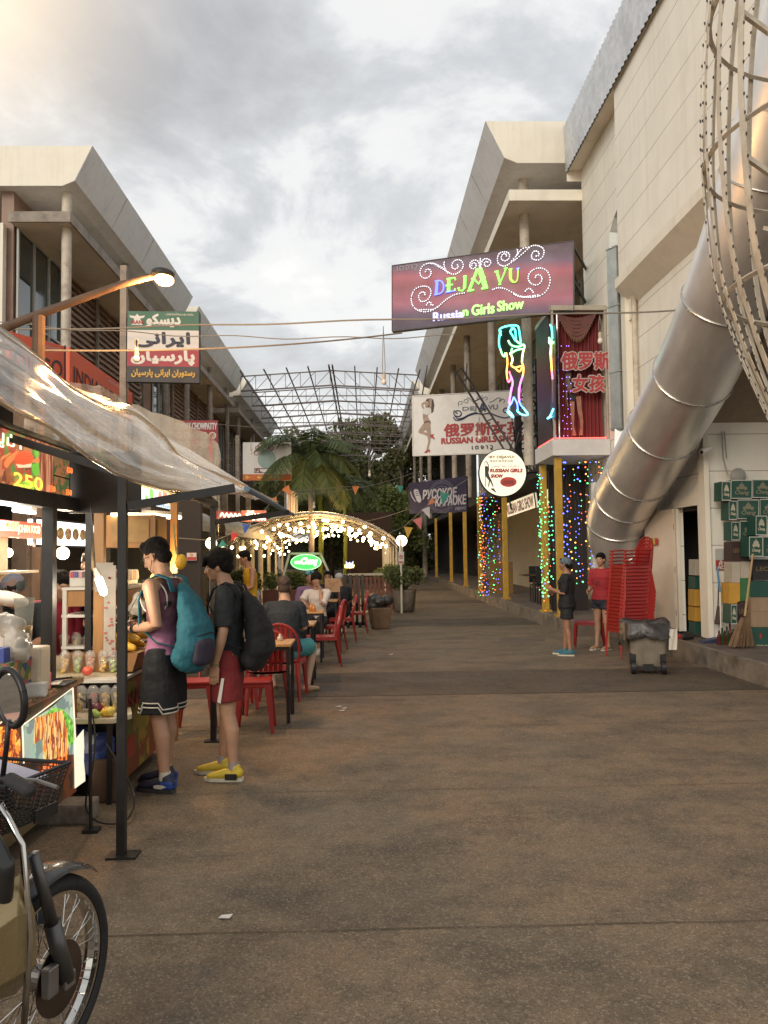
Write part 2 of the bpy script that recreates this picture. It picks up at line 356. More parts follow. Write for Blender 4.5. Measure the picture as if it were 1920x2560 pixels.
# ================================================================ SETTING
def ground_mat(name, base, dark, warm, speck=1.):
    m = bpy.data.materials.new(name); m.use_nodes = True; t = m.node_tree; b = bsdf(m)
    co = N(t, 'ShaderNodeTexCoord').outputs['Object']
    def nz(sc, det=6, ro=.65, st=None):
        n = N(t, 'ShaderNodeTexNoise'); n.inputs['Scale'].default_value = sc; n.inputs['Detail'].default_value = det; n.inputs['Roughness'].default_value = ro
        if st: q = N(t, 'ShaderNodeMapping'); q.inputs['Scale'].default_value = st; t.links.new(co, q.inputs[0]); t.links.new(q.outputs[0], n.inputs[0])
        else: t.links.new(co, n.inputs[0])
        return n.outputs[0]
    def mrange(x, a, b_, c=0., d=1.):
        r = N(t, 'ShaderNodeMapRange'); r.inputs[1].default_value = a; r.inputs[2].default_value = b_; r.inputs[3].default_value = c; r.inputs[4].default_value = d; t.links.new(x, r.inputs[0]); return r.outputs[0]
    def mix(f, a, c, mode='MIX'):
        q = N(t, 'ShaderNodeMix', data_type='RGBA', blend_type=mode); t.links.new(f, q.inputs[0])
        for i, x in ((6, a), (7, c)):
            if isinstance(x, tuple): q.inputs[i].default_value = (*x, 1)
            else: t.links.new(x, q.inputs[i])
        return q.outputs[2]
    c = mix(mrange(nz(.55, 7), .38, .62), base, warm)
    c = mix(mrange(nz(1.7, 8, .7, (.75, 1, 1)), .44, .64, 0, .85), c, dark)
    c = mix(mrange(nz(5., 6, .75), .48, .68, 0, .6), c, dark)
    c = mix(mrange(nz(2.6, 7, .8), .56, .70, 0, .5), c, (.32, .235, .14))
    vo = N(t, 'ShaderNodeTexVoronoi'); vo.inputs['Scale'].default_value = 120; t.links.new(co, vo.inputs[0])
    s3 = N(t, 'ShaderNodeSeparateColor'); t.links.new(vo.outputs['Color'], s3.inputs[0])
    c = mix(mrange(s3.outputs[0], .80, .86, 0, .55 * speck), c, (.50, .40, .29))
    c = mix(mrange(s3.outputs[1], .62, .80, 0, .6 * speck), c, (.035, .028, .022))
    fine = nz(160, 2, .5)
    c = mix(mrange(fine, .35, .65, .0, .35), c, (.05, .04, .03))
    t.links.new(c, b.inputs['Base Color'])
    t.links.new(mrange(nz(1.1, 5), .35, .65, .55, .85), b.inputs['Roughness'])
    b.inputs['Specular IOR Level'].default_value = .35
    h = math_node(t, 'ADD', vo.outputs['Distance'], math_node(t, 'MULTIPLY', fine, .6))
    bp = N(t, 'ShaderNodeBump'); bp.inputs['Strength'].default_value = .55; bp.inputs['Distance'].default_value = .008; t.links.new(h, bp.inputs['Height']); t.links.new(bp.outputs[0], b.inputs['Normal'])
    return m
GROUND = ground_mat('aggregate_concrete', (.200, .152, .098), (.090, .073, .051), (.255, .172, .102), .6)
BAND = ground_mat('dark_paving_strip', (.090, .070, .048), (.052, .042, .031), (.115, .083, .054), .5)
CURB = mat('weathered_concrete', (.20, .165, .125), .85, var=.25, scale=5, bump=.5, bscale=30, dirt=(.04, .03, .022), dirt_amt=.85, dscale=1.8)
TERR = mat('terrace_floor', (.12, .09, .07), .8, var=.2, scale=4, dirt=(.04, .03, .025), dirt_amt=.6, bump=.2)
g = MB(); g.grid([[V((x, y, 0)) for y in (-30, 0, 10, 20, 40, 80, 200, 900)] for x in (-500, -60, -10, 0, 10, 60, 500)])
o = g.build('ground', GROUND, fix=False, origin=(0, 0, 0)); struct(o)
for (y0, y1, x0, x1) in ((9.45, 11.3, -3.5, 4.74), (18.3, 20.2, -.6, 3.95), (26.3, 28.2, -.4, 3.95), (35.5, 37.5, -1, 3.95)):
    m_ = MB(); m_.grid([[V((x0 + (x1 - x0) * i / 8, y, .004)) for y in (y0, y1)] for i in range(9)]); struct(m_.build('pavement_strip', BAND, fix=False))
JOINT = mat('joint_dirt', (.085, .062, .042), .95, var=.3, scale=8)
for (y, sx) in ((3.62, -2.6), (5.7, -3.5), (7.75, -3.0), (14.9, -.5)):
    m_ = MB(); m_.grid([[V((sx + (4.7 - sx) * i / 40, y + .003 * sin(i * 1.3) + d, .0045)) for d in (0, .006 + .006 * noise.noise(V((i * .35, y, 0))))] for i in range(41)])
    struct(m_.build('pavement_joint', JOINT, fix=False))

PANEL = mat('ivory_panel', (.80, .74, .61), .55, var=.06, scale=1.2, streak=.2, dirt=(.5, .43, .33), dirt_amt=.2, dscale=.7)
FASC = mat('fascia_panel', (.70, .69, .67), .5, var=.05, scale=.8, streak=.35, dirt=(.34, .32, .29), dirt_amt=.35, dscale=.5)
SOFF = mat('soffit_board', (.82, .75, .64), .7, var=.06, scale=1.5, dirt=(.4, .34, .27), dirt_amt=.3, dscale=.8)
DARKSTEEL = mat('dark_steel', (.05, .045, .042), .5, .6, var=.2, scale=12)
BLACKP = mat('black_paint', (.018, .016, .016), .4, .2, var=.2, scale=20)
COLW = mat('column_paint', (.55, .48, .38), .6, var=.15, scale=4, dirt=(.17, .12, .09), dirt_amt=.7, dscale=2.2)
COLG = mat('grimy_column', (.30, .25, .20), .7, var=.25, scale=3, dirt=(.06, .045, .035), dirt_amt=.7, dscale=2)
GLASS = mat('window_glass', (.05, .07, .065), .08, .0, var=.2, scale=.6, coat=.5)
MULL = mat('window_frame', (.42, .42, .38), .5, var=.1)
LOUV = mat('brown_louvre', (.28, .18, .13), .6, var=.2, scale=2)
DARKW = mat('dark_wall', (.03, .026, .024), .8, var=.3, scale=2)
REDW = mat('dark_red_wall', (.09, .022, .018), .75, var=.3, scale=1.5)

def siding(name, col, pitch, lw=.012, off=0.):
    m = mat(name, col, .6, var=.05, scale=1.5, streak=.2, dirt=(.5, .42, .3), dirt_amt=.12, dscale=.9)
    t = m.node_tree; b = bsdf(m); src = b.inputs['Base Color'].links[0].from_socket
    s = N(t, 'ShaderNodeSeparateXYZ'); t.links.new(N(t, 'ShaderNodeNewGeometry').outputs['Position'], s.inputs[0])
    f = math_node(t, 'FRACT', math_node(t, 'DIVIDE', math_node(t, 'ADD', s.outputs[2], off), pitch))
    k = math_node(t, 'LESS_THAN', f, lw / pitch)
    mm = N(t, 'ShaderNodeMix', data_type='RGBA'); t.links.new(math_node(t, 'MULTIPLY', k, .72), mm.inputs[0]); t.links.new(src, mm.inputs[6]); mm.inputs[7].default_value = (.16, .12, .08, 1)
    t.links.new(mm.outputs[2], b.inputs['Base Color'])
    return m
SID = siding('siding_boards', (.84, .79, .68), .56)

# ---------------------------------------------------------------- gallery wings with slanted fascia roofs
def wing(sx, Y0, Y1, label, name='shop_building', colY=(), wallX=8.6, fx=6.57, wall=LOUV, wins=(), slab=True, wall_z=10.0, back=15.):
    t = thing(name, label, 'building', (sx * wallX, Y0, 0))
    q = MB(); pr = [(fx, 11.75), (fx + .43, 10.87), (fx + .73, 10.74), (back, 10.74), (back, 11.75)]
    # end panels stand 3 mm proud, ivory against grey fascia: their brighter light put into the colour
    q.prism([(sx * x, Y0, z) for x, z in pr], (0, Y1 - Y0, 0)); r = q.build('roof', FASC, t)
    e_ = MB(); e_.use(PANEL); e_.prism([(sx * x, Y0 - .004, z) for x, z in [(fx + .01, 11.745), (fx + .435, 10.875), (fx + .735, 10.745), (back, 10.745), (back, 11.745)]], (0, .003, 0)); e_.build('end_panel', None, r)
    n = int((Y1 - Y0) / 2.4)
    for i in range(1, n):
        j = MB(); y = Y0 + (Y1 - Y0) * i / n; j.bar((sx * (fx - .002), y, 11.74), (sx * (fx + .428), y, 10.88), .012, .006, up=V((0, 1, 0))); j.build('panel_joint', COLG, r)
    if slab:
        s_ = MB(); s_.box2((sx * (fx + .57), Y0 + .02, 9.87), (sx * wallX, Y1 - .5, 10.07)); s_.build('balcony_slab', SOFF, t)
        s_ = MB(); s_.box2((sx * (fx + .52), Y0 + .015, 9.83), (sx * (fx + .567), Y1 - .5, 10.09)); s_.box2((sx * (fx + .52), Y0 - .035, 9.83), (sx * wallX, Y0 + .012, 10.09)); s_.build('slab_edge', COLG if sx < 0 else PANEL, t)
    w = MB(); w.box2((sx * wallX, Y0 + .3, 0), (sx * (wallX + .3), Y1, 10.74)); wl = w.build('wall', wall, t)
    if wall is LOUV:
        v = MB(); z = 3.6
        while z < 9.8: v.box2((sx * (wallX - .02), Y0 + 3.5, z), (sx * (wallX - .09), Y1 - .2, z + .09)); z += .2
        v.build('louvre_screen', LOUV, t)
        v = MB()
        for y in np.arange(Y0 + 3.5, Y1, 2.7): v.box2((sx * (wallX - .12), y, 3.6), (sx * (wallX - .2), y + .1, 9.86))
        v.build('louvre_post', COLG, t)
    for (y0, y1, z0, z1) in wins:
        g_ = MB(); g_.box2((sx * (wallX - .03), y0, z0), (sx * (wallX - .045), y1, z1)); wn = g_.build('window', GLASS, t)
        f_ = MB(); k = max(1, int(round((y1 - y0) / .9)))
        for i in range(k + 1): y = y0 + (y1 - y0) * i / k; f_.box2((sx * (wallX - .05), y - .035, z0), (sx * (wallX - .1), y + .035, z1))
        for z in (z0, (z0 * .45 + z1 * .55), z1): f_.box2((sx * (wallX - .055), y0, z - .03), (sx * (wallX - .095), y1, z + .03))
        f_.build('frame', MULL, wn)
    for i, y in enumerate(colY):
        c_ = MB(); c_.tube([(sx * (fx + (.78 if sx < 0 else 1.05)), y, .2 if sx < 0 else 3.7), (sx * (fx + (.78 if sx < 0 else 1.05)), y, 10.74)], .12, 16, ref=(1, 0, 0)); angle_smooth(c_.build('column', COLW if y < 21 else COLG, t))
    return t
lb = wing(-1, 19.9, 31.8, 'long shop building on the left with slanted white fascia roof, nearest of three', colY=(20.35, 25.4, 30.6), wins=((20.3, 23.3, 5.0, 9.84),))
w_ = MB(); w_.box2((-14, 19.95, 0), (-8.75, 20.15, 9.84)); w_.build('end_wall', PANEL, lb)
w_ = MB(); w_.box2((-12, 19.9, 5.6), (-9.2, 19.944, 9.0)); ww = w_.build('window', GLASS, lb)
wing(-1, 33.0, 45.7, 'middle shop building on the left behind the flag coloured sign, slanted roof', colY=(34.3, 39.5, 44.5), wins=((33.4, 36.2, 5.0, 9.6),))
wing(-1, 47.0, 63.4, 'farthest shop building on the left with slanted roof beside the trees', colY=(48.5, 55), wins=((47.5, 55, 5.0, 9.4),), slab=True)
wing(1, 18.72, 45., 'show bar building on the right with slanted white fascia roof and columns', name='bar_building', colY=(19.6, 24.9, 30.8, 35.6, 41), wallX=6.4, fx=2.97, wall=mat('upper_wall', (.36, .33, .26), .7, var=.15, scale=1), wins=((20, 24, 4.2, 9.4), (25.5, 30, 4.2, 9.4), (31, 36, 4.2, 9.4), (37, 44, 4.2, 9.4)), back=12)
wing(1, 47.6, 76., 'far building on the right with grey slanted roof beyond the white billboard', name='bar_building', colY=(49, 56, 63), wallX=6.4, fx=2.97, wall=DARKW, back=12)
# first floor deck and ground floor of the right building
t = thing('bar_terrace', 'low concrete terrace with yellow pillars and dark red bar front, right of the alley', 'terrace', (5, 17, 0))
q = MB(); q.prism([(4.0, 15.9, 0), (4.0, 76, 0), (12, 76, 0), (12, 15.9, 0)], (0, 0, .26)); q.build('floor', TERR, t)
q = MB()
for i in range(22): q.box2((3.93, 16.0 + i * 2.7, 0), (3.997, 16.0 + i * 2.7 + 2.68, .272 + .004 * (i % 3)))
q.build('kerb', CURB, t)
q = MB(); q.box2((6.6, 19, .26), (6.8, 75, 3.6)); q.build('back_wall', REDW, t)
q = MB(); q.box2((4.25, 19.2, 3.45), (9, 75, 3.68)); q.build('ceiling', DARKW, t)
q = MB()
for i in range(12): q.box2((6.5, 19.6 + i * 3.1, .6), (6.596, 21.6 + i * 3.1, 2.7))
q.build('door_panel', mat('brown_door', (.07, .03, .02), .5, var=.3, scale=2), t)
YEL = mat('yellow_paint', (.46, .27, .03), .5, var=.12, scale=5, dirt=(.14, .08, .02), dirt_amt=.5, dscale=2)
pil = thing('yellow_pillar', 'yellow square pillar at the corner of the curtained booth, in front of the rest', 'pillar', (4.12, 17.15, .26), group='yellow pillars along the bar terrace')
q = MB(); q.box2((4.05, 17.08, .30), (4.19, 17.22, 3.6)); q.build('shaft', YEL, pil, bevel=.008); q = MB(); q.box2((4.0, 17.03, .26), (4.24, 17.27, .31)); q.build('foot', YEL, pil)
for i, (y, l) in enumerate(((18.6, 'yellow pillar wrapped by green light strings right of the round sign'), (23.8, 'yellow pillar directly under the round white sign'), (29.0, 'yellow pillar left of the mixed colour light strings'), (33.2, 'yellow pillar under the right end of the dark blue karaoke sign'), (38.6, 'yellow pillar under the middle of the dark blue karaoke sign'), (46.5, 'farthest and thinnest yellow pillar near the white post'))):
    dup(pil, (4.12, y, .26), label=l)
q = MB(); q.tube([(3.9, 52, 0), (3.9, 52, 4.2)], .16, 12); tag(q.build('white_post', COLW), 'grimy white post standing at the far end of the terrace', 'post')

# ---------------------------------------------------------------- big ivory hall on the right
t = thing('ivory_hall', 'tall ivory boarded hall with grey corrugated coping and open store door, far right', 'building', (5.2, 12.2, 0))
q = MB()
q.box2((5.2, 12.2, .3), (9, 12.42, 4.2))                       # store wall facing the camera
q.box2((5.2, 12.45, 6.8), (5.5, 18.7, 10.7)); q.box2((5.2, 13.35, 2.32), (5.5, 18.7, 6.8)); q.box2((5.2, 13.35, .3), (5.26, 18.7, 2.32))
q.box2((5.2, 12.45, 2.32), (5.5, 13.35, 6.8)); q.box2((5.2, 12.42, .3), (5.26, 12.5, 2.32))
q.box2((5.2, 6.0, 5.2), (5.5, 12.45, 10.7))
q.build('wall', SID, t)
q = MB(); q.box2((4.93, 6, 6.8), (5.197, 15.3, 10.7)); q.build('upper_wall', SID, t)
q = MB(); q.prism([(4.86, 6, 6.62), (4.86, 6, 6.797), (5.197, 6, 6.797), (5.197, 6, 6.30)], (0, 9.33, 0)); q.build('ledge', PANEL, t)
q = MB(); q.box2((5.03, 15.3, 2.2), (5.197, 15.55, 10.66)); q.box2((5.10, 15.1, 6.0), (5.197, 15.3, 6.62)); q.build('pilaster', PANEL, t)
q = MB(); q.prism([(5.21, 12.2, 3.54), (5.21, 11.5, 4.3), (5.21, 6, 4.3), (5.21, 6, 5.19), (5.21, 12.2, 5.19)], (4, 0, 0)); q.build('overhang', mat('overhang_board', (.30, .24, .17), .8, var=.15), t)
q = MB(); q.box2((4.9, 6, 10.55), (5.5, 18.7, 10.7)); 
q.build('eave', SOFF, t)
q = MB(); pts = []; y = 18.76; k = 0
while y > 5: pts.append((4.86 - .035 * (k % 2), y)); y -= .09; k += 1
q.grid([[V((x, y_, 10.5)), V((x - .02, y_, 11.62))] for x, y_ in pts]); q.grid([[V((x + .03, y_, 10.5)), V((x + .01, y_, 11.6))] for x, y_ in pts])
cp = q.build('coping', mat('zinc_sheet', (.58, .59, .60), .45, .5, var=.15, scale=6, dirt=(.2, .2, .2), dirt_amt=.4), t, fix=False)
q = MB(); q.box2((4.87, 18.71, 10.3), (12, 18.75, 11.58)); q.build('end_cap', PANEL, t)
DOORP = mat('door_paint', (.72, .60, .47), .5, var=.05, scale=2, dirt=(.4, .3, .2), dirt_amt=.25)
q = MB()
q.box2((5.14, 12.36, .3), (5.197, 12.47, 2.44)); q.box2((5.14, 13.33, .3), (5.197, 13.45, 2.44)); q.box2((5.14, 12.47, 2.31), (5.197, 13.33, 2.44)); q.box2((5.12, 12.14, .3), (5.195, 12.36, 5.1)); q.build('door_frame', PANEL, t)
q = MB(); q.prism([(5.13, 13.36, .34), (4.95, 14.2, .34), (4.95, 14.2, 2.30), (5.13, 13.36, 2.30)], (-.045, -.01, 0)); dl = q.build('door', DOORP, t, bevel=.004)
q = MB(); q.bar((4.90, 14.12, 1.28), (4.84, 14.08, 1.28), .03); q.bar((4.84, 14.10, 1.28), (4.85, 13.98, 1.27), .022); q.build('handle', DARKSTEEL, dl)
q = MB()
for i, c in enumerate((0, 1, 2)):
    q.use(emit(['flag_blue', 'flag_yellow', 'flag_red'][i], [(.04, .06, .2), (.6, .45, .08), (.5, .06, .04)][i], 0)); y0 = 13.72 + (2 - i) * .075; q.prism([(5.045 - (y0 - 13.36) * .214 - .006 + .0, y0, 1.72), (5.045 - (y0 - 13.36) * .214 - .006 - .016, y0 + .075, 1.72), (5.045 - (y0 - 13.36) * .214 - .006 - .016, y0 + .075, 1.83), (5.045 - (y0 - 13.36) * .214 - .006, y0, 1.83)], (-.003, 0, 0))
# sticker sits on the leaf
q.build('flag_sticker', None, dl)
q = MB()
for z in (.6, 1.3, 2.0): q.tube([(5.10, 13.37, z - .05), (5.10, 13.37, z + .05)], .018, 8)
q.build('hinge', DARKSTEEL, dl)
q = MB(); q.box2((4.78, 4, 0), (5.2, 15.85, .255)); q.box2((5.2, 4, 0), (9, 12.2, .255)); struct(q.build('store_step', TERR))
q = MB()
for i, y in enumerate(np.arange(4, 15.8, 2.4)): q.box2((4.70, y, 0), (4.777, min(15.85, y + 2.38), .268 + .005 * (i % 2)))
struct(q.build('kerb', CURB))
# store interior glimpsed through the door
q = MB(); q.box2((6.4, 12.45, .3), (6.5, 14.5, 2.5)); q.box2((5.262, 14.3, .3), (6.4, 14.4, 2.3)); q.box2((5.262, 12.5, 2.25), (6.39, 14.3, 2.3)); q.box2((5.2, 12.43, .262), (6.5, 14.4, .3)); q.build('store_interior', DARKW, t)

# white screen wall under the big duct
q = MB(); q.box2((4.42, 15.62, .26), (5.19, 15.75, 2.95)); tag(q.build('screen_wall', siding('painted_boards', (.68, .66, .62), .42, .01)), 'short white boarded wall behind the woman in the red shirt', 'wall')

# ---------------------------------------------------------------- open steel truss roof spanning the alley
STEEL = mat('rusty_truss_steel', (.15, .12, .11), .6, .3, var=.25, scale=3)
t = thing('steel_roof_frame', 'open steel truss roof skeleton spanning the alley under the sky', 'roof frame', (-1.6, 42, 10))
xs_ = np.linspace(-6.3, 3.0, 13)
zt = lambda x: 11.22 - abs(x + 1.6) * .06
for k in range(8):
    y = 42.5 + k * 4.3; q = MB(); zb = lambda x: zt(x) - .78
    q.bar((-6.3, y, zt(-6.3)), (-1.6, y, zt(-1.6)), .055); q.bar((-1.6, y, zt(-1.6)), (3, y, zt(3)), .055)
    q.bar((-6.3, y, zb(-6.3)), (-1.6, y, zb(-1.6)), .07); q.bar((-1.6, y, zb(-1.6)), (3, y, zb(3)), .07)
    q.bar((-6.3, y, zb(-6.3) - .28), (3, y, zb(3) - .28), .05)
    for i, x in enumerate(xs_):
        q.bar((x, y, zt(x)), (x, y, zb(x)), .028)
        if i < 12: a, b = (x, xs_[i + 1]) if (i < 6) else (xs_[i + 1], x); q.bar((a, y, zb(a)), (b, y, zt(b)), .026)
    q.build('truss', STEEL, t)
for i, x in enumerate([-6.2, -5.0, -3.85, -2.75, -1.68, -1.5, -.35, .8, 1.9, 3.0]):
    q = MB(); q.bar((x, 41.6, zt(x) + .09), (x, 73.5, zt(x) + .09), .06 if abs(x + 1.6) > .3 else .08); q.build('purlin', STEEL, t)
for x in (-6.3, 3.0):
    q = MB()
    for k in range(8): q.bar((x, 42.5 + k * 4.3, 9.9), (x - .4 * (1 if x < 0 else -1), 42.5 + k * 4.3, 9.9), .06)
    q.build('bracket', STEEL, t)

# ---------------------------------------------------------------- far end of the alley
q = MB(); q.box2((-9, 92, 0), (14, 92.3, 3.1)); tag(q.build('boundary_wall', mat('far_wall', (.05, .045, .035), .9, var=.3, scale=.6)), 'dark boundary wall closing the far end of the alley', 'wall')
LEAFM = {}
def leaf_mat(name, c1, c2):
    if name in LEAFM: return LEAFM[name]
    m = bpy.data.materials.new(name); m.use_nodes = True; t = m.node_tree; b = bsdf(m); LEAFM[name] = m
    g_ = N(t, 'ShaderNodeNewGeometry'); mx_ = N(t, 'ShaderNodeMix', data_type='RGBA'); t.links.new(g_.outputs['Random Per Island'], mx_.inputs[0]); mx_.inputs[6].default_value = (*c1, 1); mx_.inputs[7].default_value = (*c2, 1)
    t.links.new(mx_.outputs[2], b.inputs['Base Color']); b.inputs['Roughness'].default_value = .55
    b.inputs['Subsurface Weight'].default_value = 0
    tr = N(t, 'ShaderNodeBsdfTranslucent'); t.links.new(mx_.outputs[2], tr.inputs[0]); ms_ = N(t, 'ShaderNodeMixShader'); ms_.inputs[0].default_value = .3
    t.links.new(b.outputs[0], ms_.inputs[1]); t.links.new(tr.outputs[0], ms_.inputs[2]); t.links.new(ms_.outputs[0], t.nodes['Material Output'].inputs[0])
    return m
BARK = mat('bark', (.13, .10, .075), .9, var=.3, scale=3, bump=.6, bscale=8)
def leaves(name, centers, radii, n, size, m, parent, seed=0, flat=.8):
    """leaf-sized quads scattered through clumps"""
    r = np.random.default_rng(seed); k = r.integers(0, len(centers), n); C_ = np.array(centers)[k]; R_ = np.array(radii)[k]
    d = r.normal(size=(n, 3)); d /= np.linalg.norm(d, axis=1)[:, None]; rad = r.random(n) ** .45
    P = C_ + d * (R_ * rad)[:, None] * np.array([1, 1, flat])
    a = r.normal(size=(n, 3)); a /= np.linalg.norm(a, axis=1)[:, None]; b = np.cross(a, r.normal(size=(n, 3))); b /= np.linalg.norm(b, axis=1)[:, None]
    s = size * (.6 + .8 * r.random(n))[:, None]
    vs = np.stack([P - a * s * .5, P + b * s * .28, P + a * s * .5, P - b * s * .28], 1).reshape(-1, 3) - np.array(wloc(parent))
    me = bpy.data.meshes.new(name); me.vertices.add(4 * n); me.vertices.foreach_set('co', vs.ravel()); me.loops.add(4 * n); me.loops.foreach_set('vertex_index', np.arange(4 * n, dtype=np.int32))
    me.polygons.add(n); me.polygons.foreach_set('loop_start', np.arange(0, 4 * n, 4, dtype=np.int32)); me.polygons.foreach_set('loop_total', np.full(n, 4, dtype=np.int32)); me.materials.append(m); me.update(calc_edges=True)
    return link(name, me, parent)
def tree(label, x, y, h, cr, n, size, m, seed, lean=0., group='trees beyond the end of the alley', crown_lo=.35):
    t = thing('broadleaf_tree', label, 'tree', (x, y, 0), group); r = random.Random(seed); q = MB()
    top = V((x + lean, y, h * .72)); q.tube([(x, y, 0), (x + lean * .3, y, h * .25), (x + lean * .7, y, h * .5), top], [h * .028, h * .022, h * .015, h * .008], 8)
    cs = []; rs = []
    for i in range(26):
        a = r.random() * 2 * pi; zz_ = h * (crown_lo + (.93 - crown_lo) * r.random()); k = cr * (.25 + .7 * r.random()) * (1 - .45 * abs(zz_ / h - .6) / .4)
        c = V((x + lean * zz_ / h + k * cos(a), y + k * sin(a), zz_)); cs.append(c); rs.append(cr * (.22 + .22 * r.random()))
        q.tube([(x + lean * .6 * zz_ / h, y, zz_ * .75), c], [h * .008, h * .002], 5)
    q.build('trunk', BARK, t, smooth=True); leaves('crown', [tuple(c) for c in cs], rs, n, size, m, t, seed)
    return t
LD = leaf_mat('dark_leaf', (.075, .10, .034), (.18, .19, .065)); LL = leaf_mat('light_leaf', (.11, .15, .035), (.22, .24, .07)); LO = leaf_mat('olive_leaf', (.085, .09, .030), (.17, .165, .06))
tree('dense dark tree rising behind the palm in the middle', -4.2, 74, 13.2, 4.6, 9000, .42, LD, 1)
tree('dark broad tree left of the middle behind the palm crown', -8.6, 78, 12.6, 4.8, 8000, .42, LD, 2)
tree('tall olive tree with airy top below the truss ridge', .2, 80, 15.2, 4.4, 8000, .42, LO, 3)
tree('tall pale tree beside the far grey roof on the right', 3.4, 66, 12.6, 2.7, 6500, .34, LO, 4, lean=-.3)
tree('bushy dark tree filling the gap left of the truss foot', -11.5, 88, 13.5, 5, 7000, .45, LD, 5)
tree('light green small tree right of the palm trunk', 2.0, 50, 6.2, 1.9, 5200, .2, LL, 6, crown_lo=.2)
tree('low dark tree in front of the far wall at the alley end', 3.6, 58, 6.0, 2.2, 5000, .25, LD, 7, crown_lo=.1)
tree('shaded bushy tree behind the arched light tunnel', -2.2, 56, 7.5, 3.4, 8000, .28, LD, 8, crown_lo=.1)
tree('dark hedge like tree left of the light tunnel', -7.0, 52, 6.0, 2.6, 5000, .26, LD, 9, crown_lo=.08)
tree('sparse pale tree on the right behind the dark karaoke sign', 5.2, 84, 13, 3.2, 4000, .4, LO, 10)

tree('wide dark tree closing the view behind the truss foot, left of centre', -3, 86, 11.5, 5.5, 8000, .5, LD, 31, crown_lo=.08)
tree('wide dark tree closing the view behind the small light green one', 1.5, 88, 12.0, 5.0, 8000, .5, LD, 32, crown_lo=.08)
tree('low bushy tree in the shade at the far left of the alley end', -8.5, 66, 7.5, 3.6, 6000, .32, LD, 33, crown_lo=.08)
tree('low bushy tree in the shade at the far right of the alley end', 2.4, 70, 7.0, 3.2, 6000, .32, LO, 34, crown_lo=.08)
def palm(label, x, y, h, L, nf, seed, trunkm):
    t = thing('palm_tree', label, 'palm tree', (x, y, 0), 'palm trees by the light tunnel'); r = random.Random(seed)
    q = MB(); q.tube([(x, y, 0), (x + .05, y, h * .5), (x, y, h)], [.11, .09, .08], 10); q.build('trunk', trunkm, t, smooth=True)
    q = MB()
    for i in range(nf):
        a = 2 * pi * i / nf + r.random() * .4; up = -.2 + 1.25 * r.random(); Lf = L * (.75 + .35 * r.random()); pts = []
        p = V((x, y, h)); d = V((cos(a) * cos(up), sin(a) * cos(up), sin(up)))
        for k in range(12):
            pts.append(p.copy()); p = p + d * Lf / 11; d = (d + V((0, 0, -.17))).normalized()
        q.tube(pts, [.022 - .0015 * k for k in range(12)], 4)
        for k in range(1, 11):
            for f in (0, .33, .66):
                c = pts[k].lerp(pts[k + 1 if k < 11 else k], f); ax = (pts[min(k + 1, 11)] - pts[k]).normalized(); sd_ = ax.cross(V((0, 0, 1))).normalized(); ll = .62 * sin(pi * (k + f + 1.5) / 13.5) * (L / 2.2)
                for sg in (-1, 1):
                    e1 = c + (sd_ * sg * .8 + ax * .55 + V((0, 0, -.35 - .3 * r.random()))) * ll; w = ax * .028
                    q.add([c - w, c + w, c.lerp(e1, .55) + w, e1, c.lerp(e1, .55) - w], [(0, 1, 2, 3, 4)])
    q.build('crown', leaf_mat('palm_leaf', (.040, .062, .018), (.095, .125, .035)), t, fix=False)
    return t
palm('dark palm tree with grey trunk left of the middle', -1.78, 27.5, 4.85, 2.3, 22, 3, COLG)
palm('smaller palm behind with bright yellow green trunk', -1.75, 33, 4.7, 2.0, 15, 9, mat('green_palm_stem', (.26, .30, .05), .5, var=.15))
palm('far palm with yellowish hanging fronds behind the tunnel', -.9, 39, 4.9, 2.1, 14, 12, mat('green_palm_stem', (.26, .30, .05)))
# ================================================================ SIGNS
def fq(F, pts):
    out = []
    for px, py in pts:
        r = ray(px, py); k = (F.bl - EYE).dot(F.n) / r.dot(F.n); P = EYE + r * k - F.bl
        out.append((P.dot(F.ux) / F.w, P.dot(F.uy) / F.h))
    return out
Frame.q = fq
def zq(F, pts, ox, oy, sc): return fq(F, [(ox + x / sc, oy + y / sc) for x, y in pts])
def spline(pts, n=5):
    out = []
    for i in range(len(pts) - 1):
        p0, p1, p2, p3 = (pts[max(i - 1, 0)], pts[i], pts[i + 1], pts[min(i + 2, len(pts) - 1)])
        for k in range(n):
            t = k / n; out.append(tuple(.5 * ((2 * b) + (-a + c) * t + (2 * a - 5 * b + 4 * c - d) * t * t + (-a + 3 * b - 3 * c + d) * t ** 3) for a, b, c, d in zip(p0, p1, p2, p3)))
    return out + [tuple(pts[-1])]
WHITEB = mat('white_board', (.76, .72, .66), .5, var=.04, dirt=(.36, .32, .27), dirt_amt=.3, dscale=1.2)
REDL = mat('red_lettering', (.38, .03, .03), .5, var=.1); NAVY = mat('navy_lettering', (.03, .045, .11), .5, var=.1); GREYL = mat('grey_scroll', (.22, .23, .26), .5, var=.1); BLK = mat('black_lettering', (.015, .015, .015), .5, var=.1)
SKIN_P = mat('printed_skin', (.35, .24, .17), .5, var=.25, scale=14); HAIR_P = mat('printed_hair', (.07, .045, .03), .6, var=.3, scale=20); WHT_P = mat('printed_white', (.62, .60, .55), .5, var=.08)

